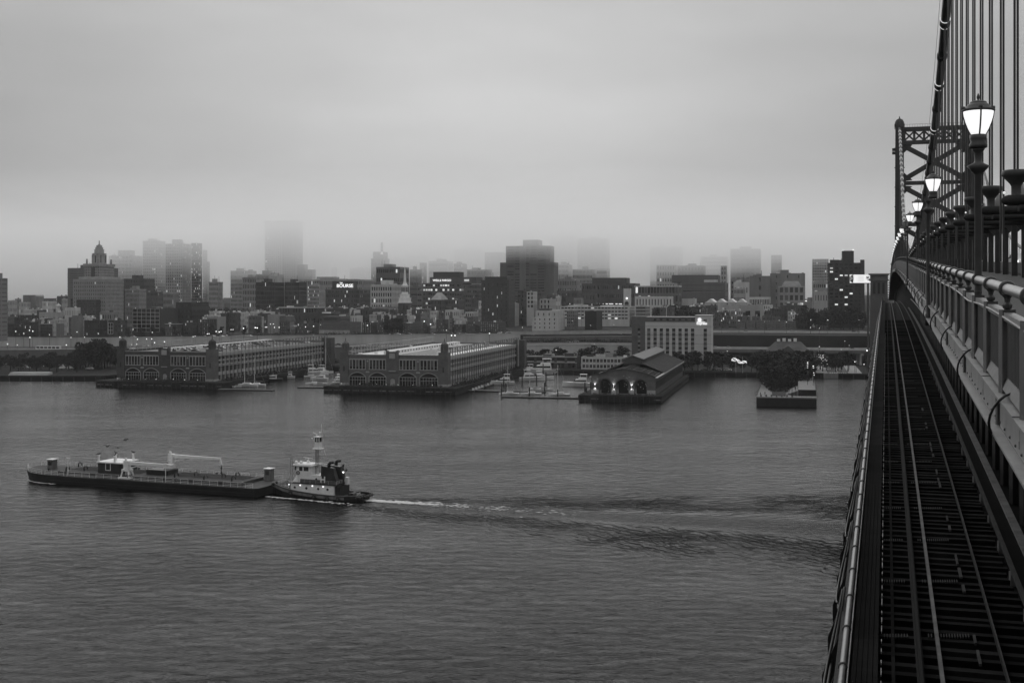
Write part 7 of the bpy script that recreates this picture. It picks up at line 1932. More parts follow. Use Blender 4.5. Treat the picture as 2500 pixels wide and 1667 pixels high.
# ---------------------------------------------------------------- waterfront buildings
def hotel():
    Y = 750.0; uL, _ = Z3(1397, 0); X0 = PX(uL, Y); zb = GZ
    r = thing('hotel', 'pale slab hotel with small windows and a lit roof sign', 'hotel', (X0, Y, zb), -CA)
    def xx(x):
        u = 1150 + x/3.563; k = (u - 1250)/F; return (k*Y - X0)/(EX[0] - EX[1]*k)
    def zz(y): return PZ(520 + y/3.563, Y) - zb
    PALE = mat('hotel_stucco', .52, .85, var=.12, scale=.15); BAND = mat('hotel_band', .10, .85, var=.2); D = 17.0
    xa, xb, xc, xd = 0, xx(1515), xx(1950), xx(2090)
    rows = [zz(y) for y in (1002, 1042, 1080, 1119, 1157, 1196, 1234, 1270)]
    zs = sorted([(z - 3.0, z) for z in rows if z - 3.0 > .5])
    def block(x0, x1, h, m, cols_x, name, small=False, topz=None):
        w_ = MB(); g_ = MB()
        xs = [(c - (.75 if small else 1.0) - x0, c + (.75 if small else 1.0) - x0) for c in cols_x]
        zz_ = zs + ([topz] if topz else [])
        facade(w_, g_, x0, 0, 0, (1, 0), (0, -1), x1 - x0, h, xs, zz_, .25)
        w_.q((x1, 0, 0), (x1, D, 0), (x1, D, h), (x1, 0, h)); w_.q((x0, D, 0), (x0, 0, 0), (x0, 0, h), (x0, D, h)); w_.q((x1, D, 0), (x0, D, 0), (x0, D, h), (x1, D, h)); w_.q((x0, 0, h), (x1, 0, h), (x1, D, h), (x0, D, h))
        o = w_.build(name, m, r)
        for f in g_.f:
            p = [g_.v[i] for i in f]; zl = p[0][2]; zh = p[2][2]; zm = zl + (zh - zl)*.45
            q = MB(); q.q((p[0][0], p[0][1], zm), (p[1][0], p[1][1], zm), p[2], p[3]); q.build('window', M_GLASS, o)
            q = MB(); q.box(p[0][0], p[1][0], p[0][1] - .12, p[0][1] - .01, zl, zm - .01); q.build('vent_panel', mat('vent_panel_grey', .20, .8, var=.2), o)
        return o
    block(xa, xb - .02, zz(900), BAND, [xx(1461)], 'left_wing', True)
    bo = block(xb, xc - .02, zz(902), PALE, [xx(x) for x in (1546, 1601, 1655, 1709, 1763, 1818, 1872, 1927)], 'main_block', False)
    t = MB(); t.box(xb, xc - .03, -.12, -.005, zz(946), zz(902)); bd_ = t.build('dark_frieze', BAND, bo)
    for x in (1601, 1655, 1709, 1763, 1818, 1872, 1927):
        t = MB(); t.box(xx(x) - .8, xx(x) + .8, -.16, -.121, zz(934), zz(918)); t.build('window', M_GLASS, bd_)
    co_ = block(xc, xd, zz(892), PALE, [xx(2037)], 'sign_block', False, (zz(944), zz(922)))
    t = MB()
    for y in (985, 1060, 1135): t.box(xb, xd, -.05, -.004, zz(y), zz(y) + .15)
    t.build('joint_line', BAND, bo)
    e = emit('hotel_sign_glow', .7, False)
    t = MB(); cx = xx(1988); k = [(cx + 1.15*cos(g)*(1 if abs(cos(2*g)) > .3 else 1.12), -.28, zz(926) + 1.15*sin(g)*(1 if abs(cos(2*g)) > .3 else 1.12)) for g in [2*pi*i/24 for i in range(24)]]
    t.q(*k); t.build('sign_emblem', e, co_)
    text_on(co_, 'Express', xx(1962), zz(967), 2.0, e, -.3, bold=.05); text_on(co_, 'Holiday Inn', xx(1966), zz(950), 1.05, e, -.3, bold=.02)
    t = MB(); t.box(xa - .2, xd + .2, -.25, D + .2, zz(892) + .003, zz(892) + .35) if False else t.box(xc - .2, xd + .2, -.25, D + .2, zz(892) + .003, zz(892) + .4); t.build('coping', PALE, co_)
    return r
hotel()
r, w, h = bld('office_building', 'white two-storey office with dark sash windows by the basin', 3, 958, 1402, 1250, 752, 12, .50, 'p', 2, 0, z0=GZ, units=5, roof=M_ROOFK, par=.3)
wp = [(w*(.03 + .073*i), w*(.03 + .073*i) + 1.5) for i in range(13)]
for (a, b_) in wp:
    for (c, d) in ((1.0, 2.9), (4.4, 6.3)):
        t = MB(); t.box(a, b_, -.04, .02, c, d); o = t.build('window', M_GLASSD, r)
        t = MB(); t.box(a - .1, b_ + .1, -.10, -.041, c - .18, c - .02); t.box((a + b_)/2 - .04, (a + b_)/2 + .04, -.07, -.045, c, d); t.build('sash_bar', M_TRIMW, o)
r, w, h = bld('shop_row', 'low dark brick shop row with glazed upper bays beside the pier', 3, 455, 955, 1243, 768, 14, .06, 'b', 0, 0, z0=GZ, units=4, roof=M_ROOFM, par=.4)
for i in range(5):
    x0 = w*(.06 + .19*i)
    t = MB(); t.box(x0, x0 + w*.14, -.05, .02, 4.4, 6.4); o = t.build('window_band', M_GLASS, r)
    t = MB(); t.box(x0, x0 + w*.14, -.09, -.051, 3.7, 4.3); t.build('spandrel', M_SIDE, o)
    t = MB(); t.box(x0 + .5, x0 + w*.06, -.05, .02, .3, 2.8); t.box(x0 + w*.08, x0 + w*.13, -.05, .02, .3, 2.8); t.build('shopfront', M_GLASSD, r)
t = MB(); t.box(0, w, -.12, -.02, 3.3, 3.6); t.box(0, w, -.15, -.02, h - .5, h + .05); t.build('string_course', M_SIDE, r)
# gabled house by the park pier
Yg = 735; u0, u1 = 1875, 1970; X0 = PX(u0, Yg); w = PX(u1, Yg) - X0
r = thing('gabled_house', 'dark gabled pier house behind the park trees', 'house', (X0, Yg, GZ), -CA)
zt = PZ(833, Yg + 12) - GZ; ze = PZ(857, Yg) - GZ
t = MB(); t.box(0, w, 0, 22, 0, ze); t.build('wall', M_BRICK1, r)
t = MB(); t.hexa([(-1, -1, ze), (w + 1, -1, ze), (w + 1, 23, ze), (-1, 23, ze)], [(w*.18, 10, zt), (w*.82, 10, zt), (w*.82, 12, zt), (w*.18, 12, zt)]); t.build('roof', M_ROOFK, r)
t = MB(); t.hexa([(w*.3, -1.6, ze - .2), (w*.7, -1.6, ze - .2), (w*.7, 8, ze - .2), (w*.3, 8, ze - .2)], [(w*.5, -1.6, ze + 3.4), (w*.51, -1.6, ze + 3.4), (w*.51, 8, ze + 3.4), (w*.5, 8, ze + 3.4)]); t.build('front_gable', M_ROOFK, r)
for i in range(4): addbox(r, w*(.22 + .14*i), w*(.30 + .14*i), 9, 12, zt, zt + 1.4 + .5*(i % 2), 'roof_plant', M_ROOFW)
t = MB()
for i in range(5): t.box(w*(.08 + .19*i), w*(.17 + .19*i), -.06, .01, 2, 5); 
stuff(t.build('windows', M_GLASSD, r))
# masonry pylon and billboard beside the bridge
Yp = 672; X0 = PX(2126, Yp); 
r = thing('bridge_pylon', 'stone-block pylon tower standing beside the bridge deck', 'tower', (X0, Yp, 0), -TH)
zt = PZ(668, Yp)
t = MB(); t.taper(-.8, 9.4, -.8, 11, 0, zt - 4, .6, .6); sh_ = t.build('shaft', mat('pylon_granite', .11, .9, var=.3, scale=.3), r)
rnd = random.Random(5)
stm = MB(); stm.box(0, 1, 0, .16, 0, 1); st_me = stm.mesh('stone'); st_me.materials.append(mat('pylon_block', .13, .9, var=.35, scale=.5))
nst = 0; zc_ = 6.0
while zc_ < zt - 6 and nst < 300:
    f = zc_/zt; xl = -.8 + .6*f + .1; xr = 9.4 - .6*f - .1; x = xl + (rnd.random() - 1)*.8; hh = 1.05
    while x < xr:
        wd = rnd.uniform(1.3, 2.1); a = max(x, xl); b_ = min(x + wd - .1, xr)
        if b_ - a > .3:
            o = put('stone', st_me, sh_); o.location = (a, -.98 + .6*f + rnd.uniform(0, .06), zc_); o.scale = (b_ - a, 1, hh - .1); nst += 1
        x += wd
    zc_ += hh
t = MB(); t.box(-.9, 9.5, -.9, 11.2, zt - 4, zt - 3.2); t.box(-.4, 9, -.4, 10.6, zt - 3.2, zt - .8); t.box(-1.2, 9.8, -1.2, 11.4, zt - .8, zt); t.build('cap', mat('pylon_granite', .11), r)
for i in range(3):
    t = MB(); t.box(1.2 + i*2.4, 2.4 + i*2.4, -.95, -.6, zt - 11, zt - 5); t.build('slot_window', M_BLACK, r)
t = MB()
for i in range(8): t.box(8.9, 15, -.6, -.4, zt - 4 - i*1.3, zt - 3.6 - i*1.3)
stuff(t.build('stair_rail', M_BR, r))
Yb = 760; u0, v0 = 1600 + 1490/3.135, 520 + 472/3.135; u1, v1 = 1600 + 1663/3.135, 520 + 535/3.135
X0, X1 = PX(u0, Yb), PX(u1, Yb); za, zb = PZ(v1, Yb), PZ(v0, Yb); w = X1 - X0
r = thing('billboard', 'bright white billboard with a fan picture and the price $50', 'billboard', (X0, Yb, 0), 0)
t = MB(); t.box(0, w, 0, .5, za, zb); pn = t.build('panel', emit('billboard_face', .62, False), r)
t = MB(); t.lathe([(.6, GZ), (.6, za - .3)], 10, (w*.82, 1.2, 0)); t.build('pole', M_DKSTEEL, r)
t = MB(); t.box(-.3, w + .3, -.25, 1.0, za - .45, za - .02); t.build('catwalk', M_BR, r)
text_on(pn, '$', w*.70, za + 2.6, 2.2, M_BLACK, -.02, 'price_mark'); text_on(pn, '50', w*.76, za + 1.6, 3.3, M_BLACK, -.02, 'price_number', bold=.08)
for (a0, a1, m) in ((95, 150, mat('print_grey', .18, .8, var=.3)), (200, 262, mat('print_dark', .06, .8, var=.3)), (155, 195, mat('print_mid', .35, .8, var=.2))):
    t = MB(); c = (w*.16, -.03, (za + zb)/2); t.q(c, *[(c[0] + 2.6*cos(radians(a0 + (a1-a0)*i/6)), -.03, c[2] + 2.5*sin(radians(a0 + (a1-a0)*i/6))) for i in range(7)]); t.build('fan_picture', m, pn)
t = MB()
for i in range(4): t.box(w*.34, w*.62, -.03, -.004, za + 1.2 + i*.9, za + 1.35 + i*.9)
stuff(t.build('print_lines', mat('print_mid', .35), pn))
# light sculpture on the quay
Yl = 715
r = thing('light_sculpture', 'white wavy ribbon sculpture on two poles by the quay', 'sculpture', (0, 0, 0))
def UV(u, v, Y): return (PX(u, Y), Y, PZ(v, Y))
for k, ofs in enumerate((0, 2.2, 4.2)):
    t = MB(); pts = [UV(1786 + 37*i/20, 877 + 9*i/20 + 3.2*sin(i*.55 + k*1.3) - ofs*.5*sin(i*.4), Yl) for i in range(21)]; t.tube(pts, .16, 6); t.build('ribbon', emit('sculpture_glow', .75, False), r)
for u in (1796.5, 1813): 
    t = MB(); p = UV(u, 870, Yl); t.tube([(p[0], p[1], GZ), p], .12, 6); t.build('pole', M_FRAME, r)
# little outfall on the quay wall
Yo = shoreY(PX(2050, 690)) - 1.2; Xo = PX(2050, 690)
t = MB(); t.box(Xo - 4, Xo + 4, Yo - .6, Yo + 1.5, -.5, GZ + .3); tag(t.build('outfall', mat('wet_concrete', .22, .5, var=.5, scale=.6, streak=True)), 'pale concrete outfall block set in the quay wall', 'outfall')

# ---------------------------------------------------------------- trees
k = 0
for (u, v, Y) in ((1295, 853, 784), (1318, 856, 786), (1332, 851, 784), (1365, 848, 783), (1374, 852, 785), (1424, 851, 776), (1436, 847, 776), (1460, 845, 778), (1480, 857, 774), (1523, 845, 768)):
    X = PX(u, Y); h_ = PZ(v, Y) - GZ; tree((X, Y, GZ), h_, '%s round tree from the left in front of the pale expressway wall' % ordn(k), 'trees before the pale expressway wall', k, 1.15); k += 1
k = 0
for (u, v, Y) in ((1652, 858, 742), (1672, 862, 741), (1690, 858, 738), (1704, 856, 736), (1727, 856, 733), (1742, 862, 735), (1765, 859, 730), (1790, 864, 731), (1812, 869, 728), (1835, 866, 726), (1848, 858, 724), (1864, 855, 722)):
    X = PX(u, Y); tree((X, Y, GZ), PZ(v, Y) - GZ, '%s dark tree from the left along the quay right of the market shed' % ordn(k), 'trees along the right quay', k, .9); k += 1
k = 0
for i in range(10):
    u = 1982 + i*9.5 + random.uniform(-3, 3); Y = 728 + (i % 3)*10; X = PX(u, Y); tree((X, Y, GZ), PZ(866 - 10*sin(i*.9), Y) - GZ, '%s tree from the left with fairy lights beside the street' % ordn(k), 'trees beside the street near the bridge', k, .95); k += 1
lt = MB(); rnd = random.Random(9)
for i in range(46):
    Y = 724; u = rnd.gauss(2006, 12); v = rnd.gauss(874, 7); p = UV(u, v, Y); lt.ball(p, rnd.uniform(.08, .2), 6, 4)
tag(lt.build('fairy_lights', M_LITW), 'tiny bright fairy lights strung through the trees near the bridge', 'lights', kind='stuff')
k = 0
for i in range(15):
    u = 196 + i*6.6; Y = 752 + (i % 4)*9; v = 846 - 15*sin(min(1, max(0, (u - 190)/85))*pi) + random.uniform(-4, 4); X = PX(u, Y); tree((X, Y, GZ), PZ(v, Y) - GZ, '%s big dark tree from the left beside the darker pier building' % ordn(k), 'big trees beside the darker pier', k, 1.0); k += 1
k = 0
for i in range(22):
    u = -6 + i*9.6 + random.uniform(-3, 3); Y = 722 + (i*7 % 5)*13; X = PX(u, Y); tree((X, Y, GZ), random.uniform(6, 10.5), '%s low dark tree from the left on the left waterfront' % ordn(k), 'low trees on the left waterfront', k, 1.1); k += 1
groups = [('in the misty park left of the ribbed tower', 500, 600, 728, 1420, 18, 13), ('among the roofs right of the customs tower', 330, 500, 740, 1330, 15, 8), ('in the old town below the glass office', 300, 640, 797, 958, 9, 12), ('behind the brick factory in the centre', 800, 1010, 756, 1140, 14, 11), ('in the square before the wide dark office', 1395, 1490, 732, 1215, 17, 12), ('behind the hotel roof', 1600, 1700, 752, 1050, 17, 11), ('round the dark lit tower by the bridge', 1960, 2115, 785, 970, 17, 13), ('before the pale-roofed brick block in the centre', 940, 980, 806, 946, 14, 5), ('on the far left plain', 10, 160, 748, 1380, 11, 12), ('between the row houses and the bright street', 1940, 2000, 768, 1000, 13, 5)]
for (wh_, u0, u1, v, Y, hh, n) in groups:
    for i in range(n):
        u = u0 + (u1 - u0)*(i + .5)/n + random.uniform(-4, 4); Yt = Y + random.uniform(-25, 25)*(1 if Y > 1000 else .4); X = PX(u, Yt)
        tree((X, Yt, upz(X)), hh*random.uniform(.8, 1.15), '%s tree from the left %s' % (ordn(i), wh_), 'trees ' + wh_, i, .9)
# scrub on the banks between the expressway levels
def bank_scrub(x0, x1, off, zf, n, s0, s1, seed, label):
    rnd = random.Random(seed); mb = MB()
    for i in range(n):
        X = rnd.uniform(x0, x1); o_ = off + rnd.uniform(-1.2, 1.2); s = rnd.uniform(s0, s1); c0 = Vector((X, lineY(X, o_), zf(X)))
        for j in range(16):
            c = c0 + Vector((rnd.gauss(0, .9), rnd.gauss(0, .5), abs(rnd.gauss(.5, .45))))*s; a = s*.28
            e1 = Vector((rnd.gauss(0, 1), rnd.gauss(0, 1), rnd.gauss(0, 1))).normalized()*a; e2 = e1.cross(Vector((rnd.gauss(0, 1), rnd.gauss(0, 1), 1))).normalized()*a
            mb.q(tuple(c - e1), tuple(c - e2), tuple(c + e1), tuple(c + e2))
    tag(mb.build('shrubs', M_LEAF), label, 'shrubs', kind='stuff')
bank_scrub(-330, 4, W2 + 37, upz, 150, .7, 2.2, 41, 'scrub along the pavement before the old brick row')
bank_scrub(8, 112, W2 - 2.5, zA, 130, .5, 2.0, 42, 'ivy and scrub on the dark slope between expressway levels')
bank_scrub(-330, -60, 43, lambda X: GZ, 150, .8, 2.4, 43, 'scrub at the foot of the dark expressway wall')
bank_scrub(118, 260, 104, lambda X: GZ, 90, .6, 2.0, 44, 'scrub under the lower viaduct')
bank_scrub(8, 112, W2 + 19, upz, 60, .4, 1.4, 45, 'weeds on top of the topmost pale wall')
# far low city melting into the mist
rnd = random.Random(31); ff = MB(); fl_ = MB()
for i in range(900):
    Y = rnd.uniform(1750, 4200); X = rnd.uniform(-.47, .5)*Y; w_ = rnd.uniform(8, 30); h_ = rnd.uniform(6, 20) if rnd.random() < .85 else rnd.uniform(20, 36); z = upz(X)
    ff.box(X, X + w_, Y, Y + 20, z - 1, z + h_)
    if rnd.random() < .10: fl_.ball((X, Y - 2, z + h_ + 1), 1.1, 6, 4)
tag(ff.build('far_city', mat('far_roofs', .12, .9, var=.5, scale=.02, island=.6)), 'far low roofs of the city melting into the mist', 'roofs', kind='stuff')
tag(fl_.build('far_lights', emit('far_light', 2.5, False)), 'pinprick lights far out in the misty city', 'lights', kind='stuff')

# ---------------------------------------------------------------- street lamps
LP = MB(); LP.lathe([(.14, 0), (.09, 1)], 6); lp_me = LP.mesh('pole'); lp_me.materials.append(M_DKSTEEL)
LB = MB(); LB.ball((0, 0, 0), .36, 8, 6); lb_me = LB.mesh('lamp_head'); lb_me.materials.append(M_BULB)
LS = MB(); LS.ball((0, 0, 0), .22, 8, 6); ls_me = LS.mesh('lamp_head'); ls_me.materials.append(M_BULB)
def street_lamp(u, v, Y, zg, label, group, big=True):
    X = PX(u, Y); z = PZ(v, Y); t = thing('street_lamp', label, 'street lamp', (X, Y, zg), 0, group)
    o = put('pole', lp_me, t); o.scale = (1, 1, max(1, z - zg)); o = put('lamp_head', lb_me if big else ls_me, t); o.location = (0, 0, z - zg); k_ = .55 + .55*((u*7.13 + v*3.7) % 1.0); o.scale = (k_, k_, k_)
L1_ = [(670, 1035), (855, 1048), (430, 1058), (735, 1080), (1043, 1080), (1157, 1013), (1325, 1038), (1195, 1098), (1275, 1095), (1320, 1095), (1345, 1128), (1430, 1120), (1147, 1145), (1190, 1142), (577, 1148), (150, 1148), (65, 1140), (137, 1030), (285, 1028), (257, 1020), (207, 1047), (260, 1082), (617, 1083), (1680, 1075), (1697, 1072), (1803, 1052), (1818, 1050), (1880, 1030), (1907, 1035), (1923, 1030), (2010, 1015), (2027, 1014), (2118, 1003), (2222, 997), (2238, 1000)]
L2_ = [(80, 997), (98, 998), (170, 993), (183, 993), (215, 967), (240, 965), (250, 995), (290, 995), (520, 990), (590, 985), (1058, 977), (1553, 942), (1608, 967), (1745, 1020), (2120, 1047), (1790, 1065), (1820, 1065)]
L3_ = [(447, 995), (882, 938), (1040, 977), (1243, 972), (740, 1192), (1437, 1228), (860, 790), (963, 795)]
L4_ = [(1190, 818), (1320, 820), (1558, 820), (1188, 876), (1255, 882), (1450, 980), (1483, 1012), (1422, 1045), (1255, 1022), (1620, 1052), (1060, 1068), (1527, 1138), (1537, 1134), (1597, 1158), (550, 1057), (508, 823), (640, 823), (835, 832), (1003, 835)]
for (zf, lst, nm) in ((Z1, L1_, 'over the left old town'), (Z2, L2_, 'over the central front row'), (Z3, L3_, 'around the hotel and factory'), (Z4, L4_, 'around the viaducts')):
    for i, (x, y) in enumerate(sorted(lst)):
        u, v = zf(x, y); big = (x, y) in ((670, 1035), (855, 1048), (430, 1058), (1437, 1228), (740, 1192), (1620, 1052)) or zf in (Z1, Z2)
        X = PX(u, 900); off = 104
        if v > 838: off = 50
        if v > 850: off = 22
        if v < 800: off = 145
        Y = lineY(X, off); X = PX(u, Y)
        zg = zA(X) if (40 < off < 118 and X < 116) else (upz(X) if off > 118 else GZ)
        if zf is Z4 and off <= 118: zg = GZ
        if v < 765: Y = 1040; zg = upz(X)
        if PZ(v, Y) - zg < 2: zg = PZ(v, Y) - 4
        street_lamp(u, v, Y, zg, '%s glowing street lamp from the left %s' % (ordn(i), nm), 'street lamps ' + nm, big)

# ---------------------------------------------------------------- vehicles
def car_parts(L, W_, Hh, tall):
    P = {}
    t = MB(); prof = [(0, .35), (0, .8), (.25*L*.6, .92), (L*.75, .95), (L*.98, .75), (L, .4)]
    n = len(prof)
    for s in (-W_/2, W_/2): t.v += [(x, s, z) for x, z in prof]
    t.f += [tuple(range(n - 1, -1, -1)), tuple(range(n, 2*n))] + [(i, (i+1) % n, n + (i+1) % n, n + i) for i in range(n)]
    P['body'] = t
    t = MB(); t.hexa([(L*.08, -W_*.47, .9), (L*.74, -W_*.47, .93), (L*.74, W_*.47, .93), (L*.08, W_*.47, .9)], [(L*.18, -W_*.38, Hh), (L*.55, -W_*.38, Hh), (L*.55, W_*.38, Hh), (L*.18, W_*.38, Hh)]); P['cabin'] = t
    t = MB(); t.hexa([(L*.10, -W_*.475, .98), (L*.70, -W_*.475, .98), (L*.70, W_*.475, .98), (L*.10, W_*.475, .98)], [(L*.19, -W_*.40, Hh - .1), (L*.54, -W_*.40, Hh - .1), (L*.54, W_*.40, Hh - .1), (L*.19, W_*.40, Hh - .1)]); P['window'] = t
    for i, (x, s) in enumerate(((L*.2, -1), (L*.2, 1), (L*.8, -1), (L*.8, 1))):
        t = MB(); t.tube([(x, s*(W_/2 - .2), .33), (x, s*(W_/2 + .01), .33)], .33, 10); P['wheel%d' % i] = t
    for s in (-1, 1): t = MB(); t.ball((L - .02, s*W_*.36, .65), .13, 6, 4); P['headlight%d' % s] = t
    return P
CARM = [mat('car_white', .6, .3, var=.05), mat('car_silver', .3, .3, .5, var=.05), mat('car_black', .02, .25, var=.05), mat('car_grey', .12, .3, var=.05)]
CARP = []
for m in CARM:
    lst = []
    for k_, t in car_parts(4.6, 1.85, 1.45, 0).items():
        nm = k_.rstrip('-0123456789'); me = t.mesh(nm); me.materials.append({'body': m, 'cabin': m, 'window': M_GLASSD, 'wheel': M_BLACK}.get(nm, M_LITW)); lst.append((nm, me))
    CARP.append(lst)
CN = ('white', 'silver', 'black', 'grey')
def car(p, rz, ci, label, group, full=True):
    t = thing('car', label, 'car', p, rz, group)
    for nm, me in CARP[ci]:
        if full or nm in ('body', 'cabin', 'window'): put(nm, me, t)
    return t
def road_cars(offs, x0, x1, zf, n, seed, where, rzs):
    rnd = random.Random(seed); xs = sorted(rnd.uniform(x0, x1) for _ in range(n))
    for i, X in enumerate(xs):
        o_ = rnd.choice(offs); ci = rnd.choice((0, 1, 2, 3)); car((X, lineY(X, o_), zf(X) + .01), -CA + (0 if rnd.random() < .5 else pi), ci, '%s car from the left %s, %s paint' % (ordn(i), where, CN[ci]), 'cars ' + where)
road_cars((50, 55, 100, 108), -60, 116, zA, 11, 3, 'on the lower expressway lanes right of the piers', 0)
road_cars((52, 58, 96, 104), -330, -70, zA, 10, 4, 'on the expressway left of the centre', 0)
road_cars((W2 + 6, W2 + 13, W2 + 24), -300, 0, lambda X: upz(X) + .25, 22, 15, 'on the pale upper road before the brick row', 0)
road_cars((W2 + 4, W2 + 10), 10, 112, zB, 9, 5, 'on the upper expressway lanes', 0)
road_cars((154, 161), 132, 270, lambda X: 21.4, 8, 6, 'on the upper viaduct', 0)
road_cars((96, 102), 124, 270, lambda X: 12.2, 7, 7, 'on the lower viaduct', 0)
road_cars((10, 13), 112, 172, lambda X: GZ + .0, 6, 8, 'parked along the right quay', 0)
road_cars((-62, -44, -30, -18), -345, -245, lambda X: GZ, 18, 9, 'in the car park on the left waterfront', 0)
rnd = random.Random(13)
for i in range(22):            # cars parked on the roof of the darker pier building
    s = rnd.choice((8, 24, 34, 46)); t_ = 16 + i*6.2; ci = rnd.choice((0, 1, 2, 3)); c = E(P3[0], P3[1], s, t_, 3.2 + 15.3 - .86)
    car(c, -CA + rnd.choice((0, pi)), ci, '%s car from the river on the roof of the darker pier building, %s paint' % (ordn(i), CN[ci]), 'cars on the pier roof', False)
for i in range(10):            # headlights coming down the bright street right of the classical hall
    Y = 1035 + i*34; u = 1600 + (1178 + 5*sin(i))/3.135; X = PX(u, Y); car((X + (i % 2)*4, Y, upz(X) + .01), -pi/2, i % 4, '%s car from the river in the bright street, %s paint' % (ordn(i), CN[i % 4]), 'cars in the bright street')
for i, (Y, x0) in enumerate(((112, 12.0), (190, 12.2), (150, 16))):
    p = BP(x0, Y, -1.49); t = car(p, -pi/2 - TH, (0, 2, 1)[i], '%s car from the camera on the bridge roadway with headlights on' % ordn(i), 'cars on the bridge')
    for s in (-.65, .65):
        b = MB(); b.ball((4.62, s, .65), .26, 8, 5); b.build('headlight', M_BULB, t)
def bus():
    u0, u1 = 87, 150; X = PX(u1, 890); Y = lineY(X, 64); X0 = PX(u0, Y); L = (PX(u1, Y) - X0)/EX[0]; z = zA(X0)
    t = thing('bus', 'long white city bus on the expressway at the far left', 'bus', (X0, Y, z + .01), -CA + math.atan(.0185)*0)
    b = MB(); b.box(0, L, 0, 2.6, .45, 3.2); b.build('body', mat('bus_white', .62, .4, var=.1), t)
    for i in range(6): b = MB(); b.box(.6 + i*L/6, .6 + (i + .75)*L/6, -.03, .02, 1.5, 2.6); b.build('window', M_GLASSD, t)
    for x in (L*.15, L*.8): b = MB(); b.tube([(x, -.02, .5), (x, .3, .5)], .5, 12); b.build('wheel', M_BLACK, t)
bus()
r = thing('lorry', 'small white box lorry under the trees on the left waterfront', 'truck', (PX(145, 745), 745, GZ), .6)
b = MB(); b.box(0, 4.6, -1.1, 1.1, .9, 3.3); b.build('cargo_box', M_BWHITE, r); b = MB(); b.box(4.65, 6.2, -1.05, 1.05, .6, 2.5); b.build('cab', M_BWHITE, r); b = MB(); b.box(5.5, 6.22, -.9, .9, 1.5, 2.3); b.build('window', M_GLASSD, r)
for x in (1, 5.3): b = MB(); b.tube([(x, -1.1, .45), (x, 1.1, .45)], .45, 10); b.build('axle_wheels', M_BLACK, r)
# terrace with steps on the far left quay
r = thing('quay_terrace', 'low grey stepped terrace on the left quay', 'terrace', (PX(20, 694), 694, GZ), 0)
for i in range(3): b = MB(); b.box(0, 22, i*1.2, 8, i*.5 + .003, (i+1)*.5); b.build('step', M_CONC, r)

# ---------------------------------------------------------------- people on the park pier
def person_mesh(seed, stride):
    V = [(0, 0, .95), (0, 0, 1.2), (0, 0, 1.42), (0, 0, 1.52), (0, .02, 1.66), (0, .02, 1.76),
         (.10, 0, .9), (.11, stride, .5), (.12, stride*.6, .08), (.12, stride*.6 - .14, .04), (-.10, 0, .9), (-.11, -stride*.4, .5), (-.12, -stride, .08), (-.12, -stride - .14, .04),
         (.18, 0, 1.40), (.24, .02, 1.14), (.23, -.08, .90), (-.18, 0, 1.40), (-.24, .0, 1.14), (-.23, -.06, .90)]
    Ed = [(0, 1), (1, 2), (2, 3), (3, 4), (4, 5), (0, 6), (6, 7), (7, 8), (8, 9), (0, 10), (10, 11), (11, 12), (12, 13), (2, 14), (14, 15), (15, 16), (2, 17), (17, 18), (18, 19)]
    Rr = [.15, .14, .13, .055, .10, .07, .10, .065, .045, .04, .10, .065, .045, .04, .07, .05, .035, .07, .05, .035]
    me = bpy.data.meshes.new('body'); me.from_pydata(V, Ed, []); o = bpy.data.objects.new('body', me); COL.objects.link(o)
    m = o.modifiers.new('s', 'SKIN'); s2 = o.modifiers.new('d', 'SUBSURF'); s2.levels = 1; s2.render_levels = 1
    for i, vv in enumerate(me.skin_vertices[0].data): vv.radius = (Rr[i], Rr[i]*.8); vv.use_root = (i == 0)
    dg = bpy.context.evaluated_depsgraph_get(); out = bpy.data.meshes.new_from_object(o.evaluated_get(dg)); bpy.data.objects.remove(o)
    out.name = 'body'; out.materials.clear(); out.materials.append(mat('dark_clothes', .03, .9, var=.2)); return out
pm = [person_mesh(0, .12), person_mesh(1, .03)]
for (s, t_, z, k_, rz, lab) in ((3.4, 7.5, 4.2, 0, .5, 'person in dark clothes walking on the left path of the park pier'), (1.6, 4.0, 4.2, 1, 2.0, 'person in dark clothes standing at the front railing of the park pier'), (16.3, 14, 6.1, 1, 3.0, 'person in dark clothes standing high on the pier steps'), (17.4, 12, 6.5, 0, 1.0, 'person in dark clothes walking onto the raised pier terrace')):
    t = thing('person', lab, 'person', E(PR[0], PR[1], s, t_, z), rz); put('body', pm[k_], t)

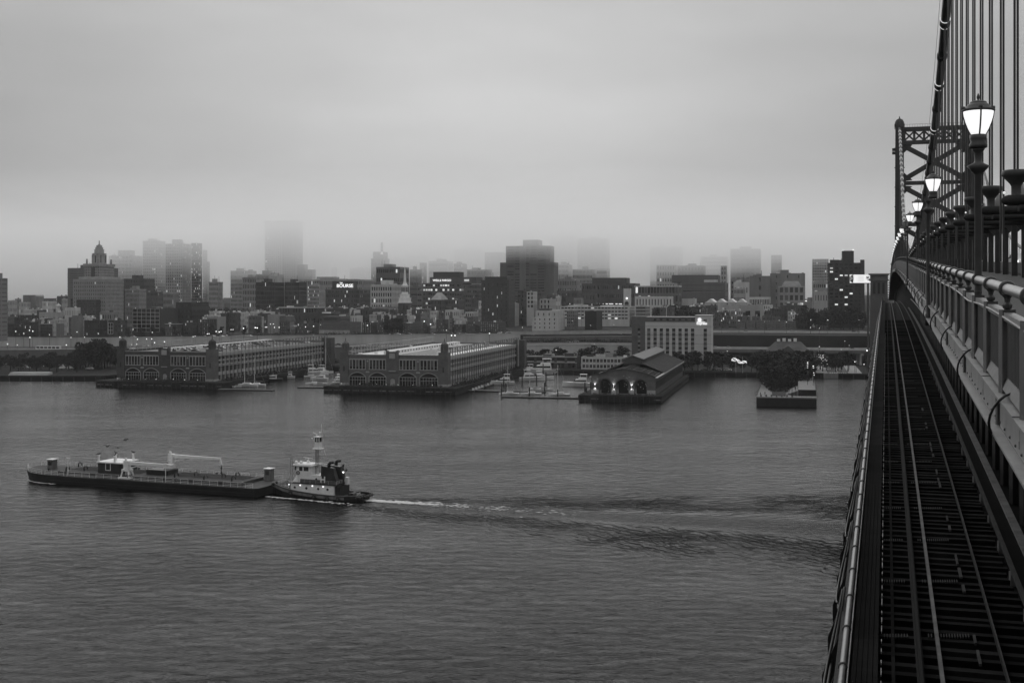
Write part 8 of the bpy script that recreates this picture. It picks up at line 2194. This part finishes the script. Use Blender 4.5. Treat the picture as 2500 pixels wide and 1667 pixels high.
# ---------------------------------------------------------------- air: even haze, and the low cloud whose base sinks over the far city
def volume_mat(name, dens, aniso):
    m = bpy.data.materials.new(name); m.use_nodes = True
    t = m.node_tree; t.nodes.clear()
    o = t.nodes.new('ShaderNodeOutputMaterial'); v = t.nodes.new('ShaderNodeVolumePrincipled')
    v.inputs['Color'].default_value = (1, 1, 1, 1)
    v.inputs['Density'].default_value = dens
    v.inputs['Anisotropy'].default_value = aniso
    t.links.new(v.outputs[0], o.inputs['Volume'])
    return m
b = MB(); b.box(-7400, 7400, -700, 13400, -4.0, 176)
tag(b.build('haze', volume_mat('haze', .00005, .62)), 'thin pale haze filling the air over river and city', 'haze', kind='stuff')
b = MB()                      # low stratus: flat top, uneven underside sinking inland
TOP = 138.0
prof = [(-600, 133), (300, 133), (800, 131), (1150, 114), (1300, 96), (1450, 79), (1620, 62), (1760, 55), (1900, 50), (2400, 44), (3200, 39), (4200, 36), (13000, 36)]
CX = [-7000, -3000, -1500] + list(range(-1000, 1001, 100)) + [1500, 3000, 7000]
rnd = random.Random(77)
grid = []
for (ya, za) in prof:
    k_ = 0 if ya < 1000 else (1 if ya < 2600 else .3)
    ph = [rnd.uniform(-1, 1) for _ in CX]
    grid.append([(x, ya, za + k_*(6.5*sin(x*.0047 + ya*.004) + 4.5*sin(x*.013 + ya*.009 + 1.7) + 3.0*p_)) for x, p_ in zip(CX, ph)])
nx = len(CX)
for r_ in grid: b.v += r_
o_ = len(b.v)
for (ya, za) in prof: b.v += [(x, ya, TOP) for x in CX]
for i in range(len(prof) - 1):
    for j in range(nx - 1):
        a_ = i*nx + j
        b.f += [(a_, a_ + nx, a_ + nx + 1, a_ + 1), (o_ + a_, o_ + a_ + 1, o_ + a_ + nx + 1, o_ + a_ + nx)]
    b.f += [(i*nx, o_ + i*nx, o_ + (i+1)*nx, (i+1)*nx), (i*nx + nx - 1, (i+1)*nx + nx - 1, o_ + (i+1)*nx + nx - 1, o_ + i*nx + nx - 1)]
for j in range(nx - 1):
    e_ = (len(prof) - 1)*nx
    b.f += [(j, j + 1, o_ + j + 1, o_ + j), (e_ + j, o_ + e_ + j, o_ + e_ + j + 1, e_ + j + 1)]
co = b.build('low_cloud', volume_mat('low_cloud', .0046, .62))
import bmesh
_bm = bmesh.new(); _bm.from_mesh(co.data); bmesh.ops.remove_doubles(_bm, verts=_bm.verts, dist=.01); bmesh.ops.recalc_face_normals(_bm, faces=_bm.faces); _bm.to_mesh(co.data); _bm.free()
tag(co, 'low grey cloud deck swallowing the tops of the far towers', 'cloud', kind='stuff')
